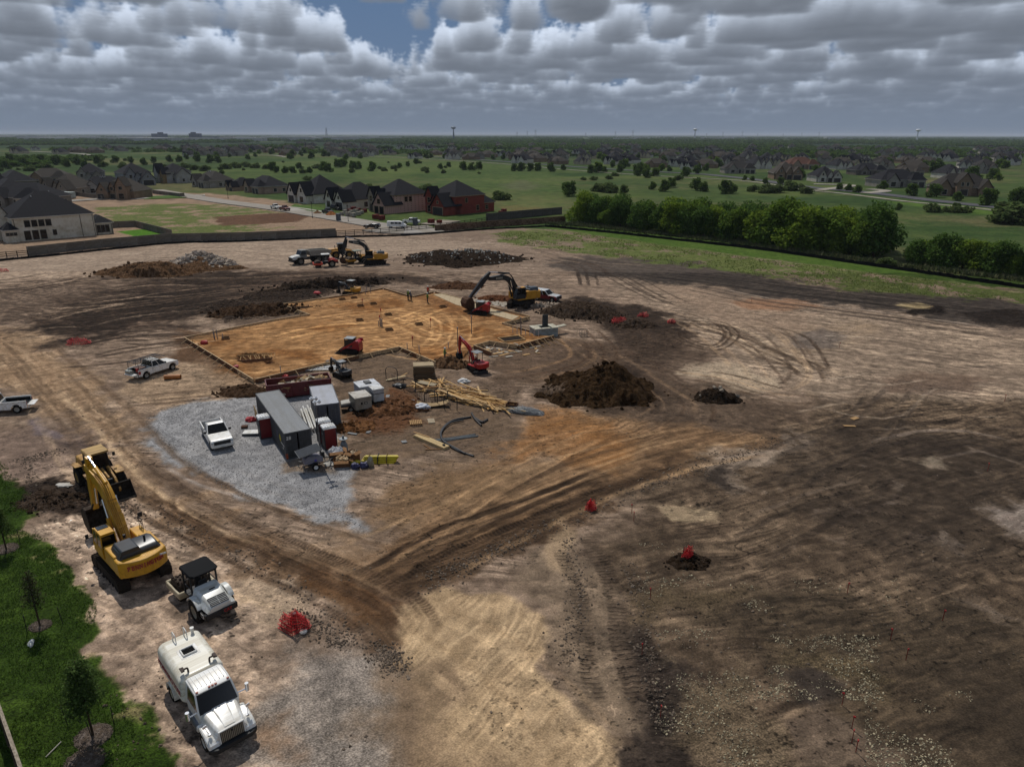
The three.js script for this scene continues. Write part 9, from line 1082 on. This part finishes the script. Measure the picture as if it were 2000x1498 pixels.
const GRAVEL = toPts([[278,818],[300,800],[350,788],[430,784],[500,768],[600,765],[655,800],[660,880],[702,925],[668,950],[676,990],[712,1035],[620,1005],[560,985],[480,980],[420,945],[350,900],[296,862]]);
// lawn blades, weeds and pebbles
function scatter(name, label, cat, geo, mat, n, place, seed) { const im = new THREE.InstancedMesh(geo, mat, n), r = RNG(seed), m = new THREE.Matrix4(), e = new THREE.Euler(), q = new THREE.Quaternion(), c = new THREE.Color(); let k = 0; for (let i = 0; i < n * 12 && k < n; i++) { const p = place(r); if (!p) continue; e.set((r() - 0.5) * (p.tilt ?? 0.5), r() * 6.28, (r() - 0.5) * (p.tilt ?? 0.5)); m.compose(V(p.x, groundY(p.x, p.z) + (p.y ?? 0), p.z), q.setFromEuler(e), V(p.s * (0.8 + r() * 0.4), p.s * (p.fy ?? 1), p.s * (0.8 + r() * 0.4))); im.setMatrixAt(k, m); im.setColorAt(k, c.setRGB(...p.c)); k++; } im.count = k; im.name = name; im.userData = { kind: 'stuff', label, category: cat }; im.castShadow = im.receiveShadow = true; scene.add(im); }
const inPoly = (pts, x, z) => { let s = false; for (let k = 0, l = pts.length - 1; k < pts.length; l = k++) { const [ax, az] = pts[k],[bx, bz] = pts[l]; if ((az > z) !== (bz > z) && x < ((bx - ax) * (z - az)) / (bz - az) + ax) s = !s; } return s; };
{ const tuft = (() => { const g = [], r = RNG(3); for (let i = 0; i < 7; i++) { const a = r() * 6.28, l = 0.09 + r() * 0.09, w = 0.012; const dx = Math.cos(a), dz = Math.sin(a); g.push(raw([[[dz * w + dx * 0.03,0,-dx * w + dz * 0.03],[-dz * w + dx * 0.03,0, dx * w + dz * 0.03],[dx * l * 0.9, l, dz * l * 0.9]]])); } return mergeGeometries(g); })(), grassM = new THREE.MeshPhysicalMaterial({ color: 0xffffff, roughness: 1, specularIntensity: 0, side: THREE.DoubleSide });
  const lawn = toPts([[-400,900],[-10,905],[36,940],[52,1000],[30,1030],[95,1058],[115,1105],[168,1175],[186,1225],[150,1250],[180,1290],[200,1345],[262,1390],[300,1450],[350,1560],[200,1900],[-700,1900]]);
  scatter('lawn_grass', 'short green lawn grass in the near corner', 'grass', tuft, grassM, 60000, (r) => { const x = lerp(-58,-9, r()), z = -lerp(17,60, r()), w = noise(x / 0.9, z / 0.9) * 0.5; if (!inPoly(lawn, x + w + noise(x / 3, z / 3), z + w) || fbm(x / 1.6 + 4, z / 1.6,3) < -0.22) return null; const k = 0.7 + r() * 0.6; return { x, z, s: 0.45 + r() * 0.5, c: [0.08 * k, 0.135 * k, 0.026 * k] }; }, 71);
  const strip = toPts([[960,455],[1090,449],[1300,480],[1500,508],[1750,538],[2050,575],[2050,590],[1700,570],[1300,515],[1000,478]]); const big = tuft.clone().scale(2.2,1.8,2.2);
  scatter('rough_grass', 'rough green grass along the silt fence', 'grass', big, grassM, 5000, (r) => { const x = lerp(-20,150, r()), z = -lerp(120,235, r()); if (!inPoly(strip, x, z) || fbm(x / 5, z / 5,3) < -0.1) return null; const k = 0.7 + r() * 0.6; return { x, z, s: 0.7 + r() * 0.7, c: [0.15 * k, 0.19 * k, 0.05 * k] }; }, 72);
  const tall = toPts([[1060,438],[1150,445],[1400,472],[1800,528],[2080,560],[2080,552],[1740,515],[1450,470],[1130,436]]); scatter('tall_grass', 'tall pale grass under the tree row', 'grass', tuft.clone().scale(5,6,5), grassM, 9000, (r) => { const x = lerp(-10,170, r()), z = -lerp(130,245, r()); if (!inPoly(tall, x, z)) return null; const k = 0.6 + r() * 0.7, d = r(); return { x, z, s: 0.7 + r() * 0.7, c: [lerp(0.06,0.16, d) * k, lerp(0.09,0.15, d) * k, lerp(0.03,0.08, d) * k] }; }, 73); }
{ const stone = new THREE.IcosahedronGeometry(0.06,0), sm = new THREE.MeshPhysicalMaterial({ color: 0xffffff, roughness: 1, specularIntensity: 0.2 }), zones = [[1280,1230,1480,1500,0.24],[1480,1240,1720,1370,0.3],[1690,1350,1900,1500,0.2],[1290,1130,1480,1190,0.14],[1480,1130,1760,1200,0.06],[1240,1060,1360,1200,0.06]].map((z) => z);
  scatter('pale_pebbles', 'pale yellow pebbles strewn over the dark bare ground', 'pebbles', stone, sm, 9500, (r) => { let k = r(), q = zones[0]; for (const z of zones) { if ((k -= z[4]) < 0) { q = z; break; } } const px = lerp(q[0], q[2], r()), py = lerp(q[1], q[3], r()), [x, z] = P(px, py); if (fbm(x / 2.2 + 6, z / 2.2,3) < r() * 0.22 - 0.06) return null; const w = 0.6 + r() * 0.5; return { x, z, y: 0.015, s: 0.1 + Math.pow(r(), 5) * 1.1, fy: 0.5, tilt: 3, c: [0.42 * w, 0.355 * w, 0.23 * w] }; }, 81);
  scatter('earth_clods', 'loose earth clods scattered over the site', 'clods', new THREE.IcosahedronGeometry(0.07,0), sm, 19000, (r) => { let px = r() * 2000, py = lerp(700,1498, Math.pow(r(), 0.7)), [x, z] = P(px, py); const row = r() < 0.55; if (row) { const l = ROWS[Math.floor(r() * ROWS.length)], k = Math.floor(r() * (l.length - 1)), f = r(), q = (r() + r() + r() - 1.5) * 0.9; px = 1000; py = 1100; x = lerp(l[k][0], l[k + 1][0], f) + q; z = lerp(l[k][1], l[k + 1][1], f) + (r() + r() + r() - 1.5) * 0.9; } if ((!row && fbm(x / 4 + 1, z / 4,3) < 0.05 + r() * 0.2) || groundY(x, z) > 0.3) return null; if (py > 790 && py < 1030 && px > 290 && px < 690 && py < 1160 - (690 - px) * 0.2) return null; if (px < 180 && py > 900) return null; const w = 0.5 + r() * 0.7; return { x, z, y: 0.01, s: 0.14 + Math.pow(r(), 7) * 1.5, fy: 0.6, tilt: 3, c: [0.17 * w, 0.13 * w, 0.095 * w] }; }, 82);
  scatter('gravel_stones', 'light grey crushed stone of the gravel apron', 'gravel', new THREE.IcosahedronGeometry(0.05,0), sm, 5000, (r) => { const px = lerp(270,720, r()), py = lerp(760,1045, r()), [x, z] = P(px, py); if (!inPoly(GRAVEL, x, z)) return null; const w = 0.6 + r() * 0.7; return { x, z, y: 0.01, s: 0.4 + r() * 0.6, fy: 0.7, tilt: 3, c: [0.21 * w, 0.205 * w, 0.2 * w] }; }, 83); }
renderer.render(scene, camera);
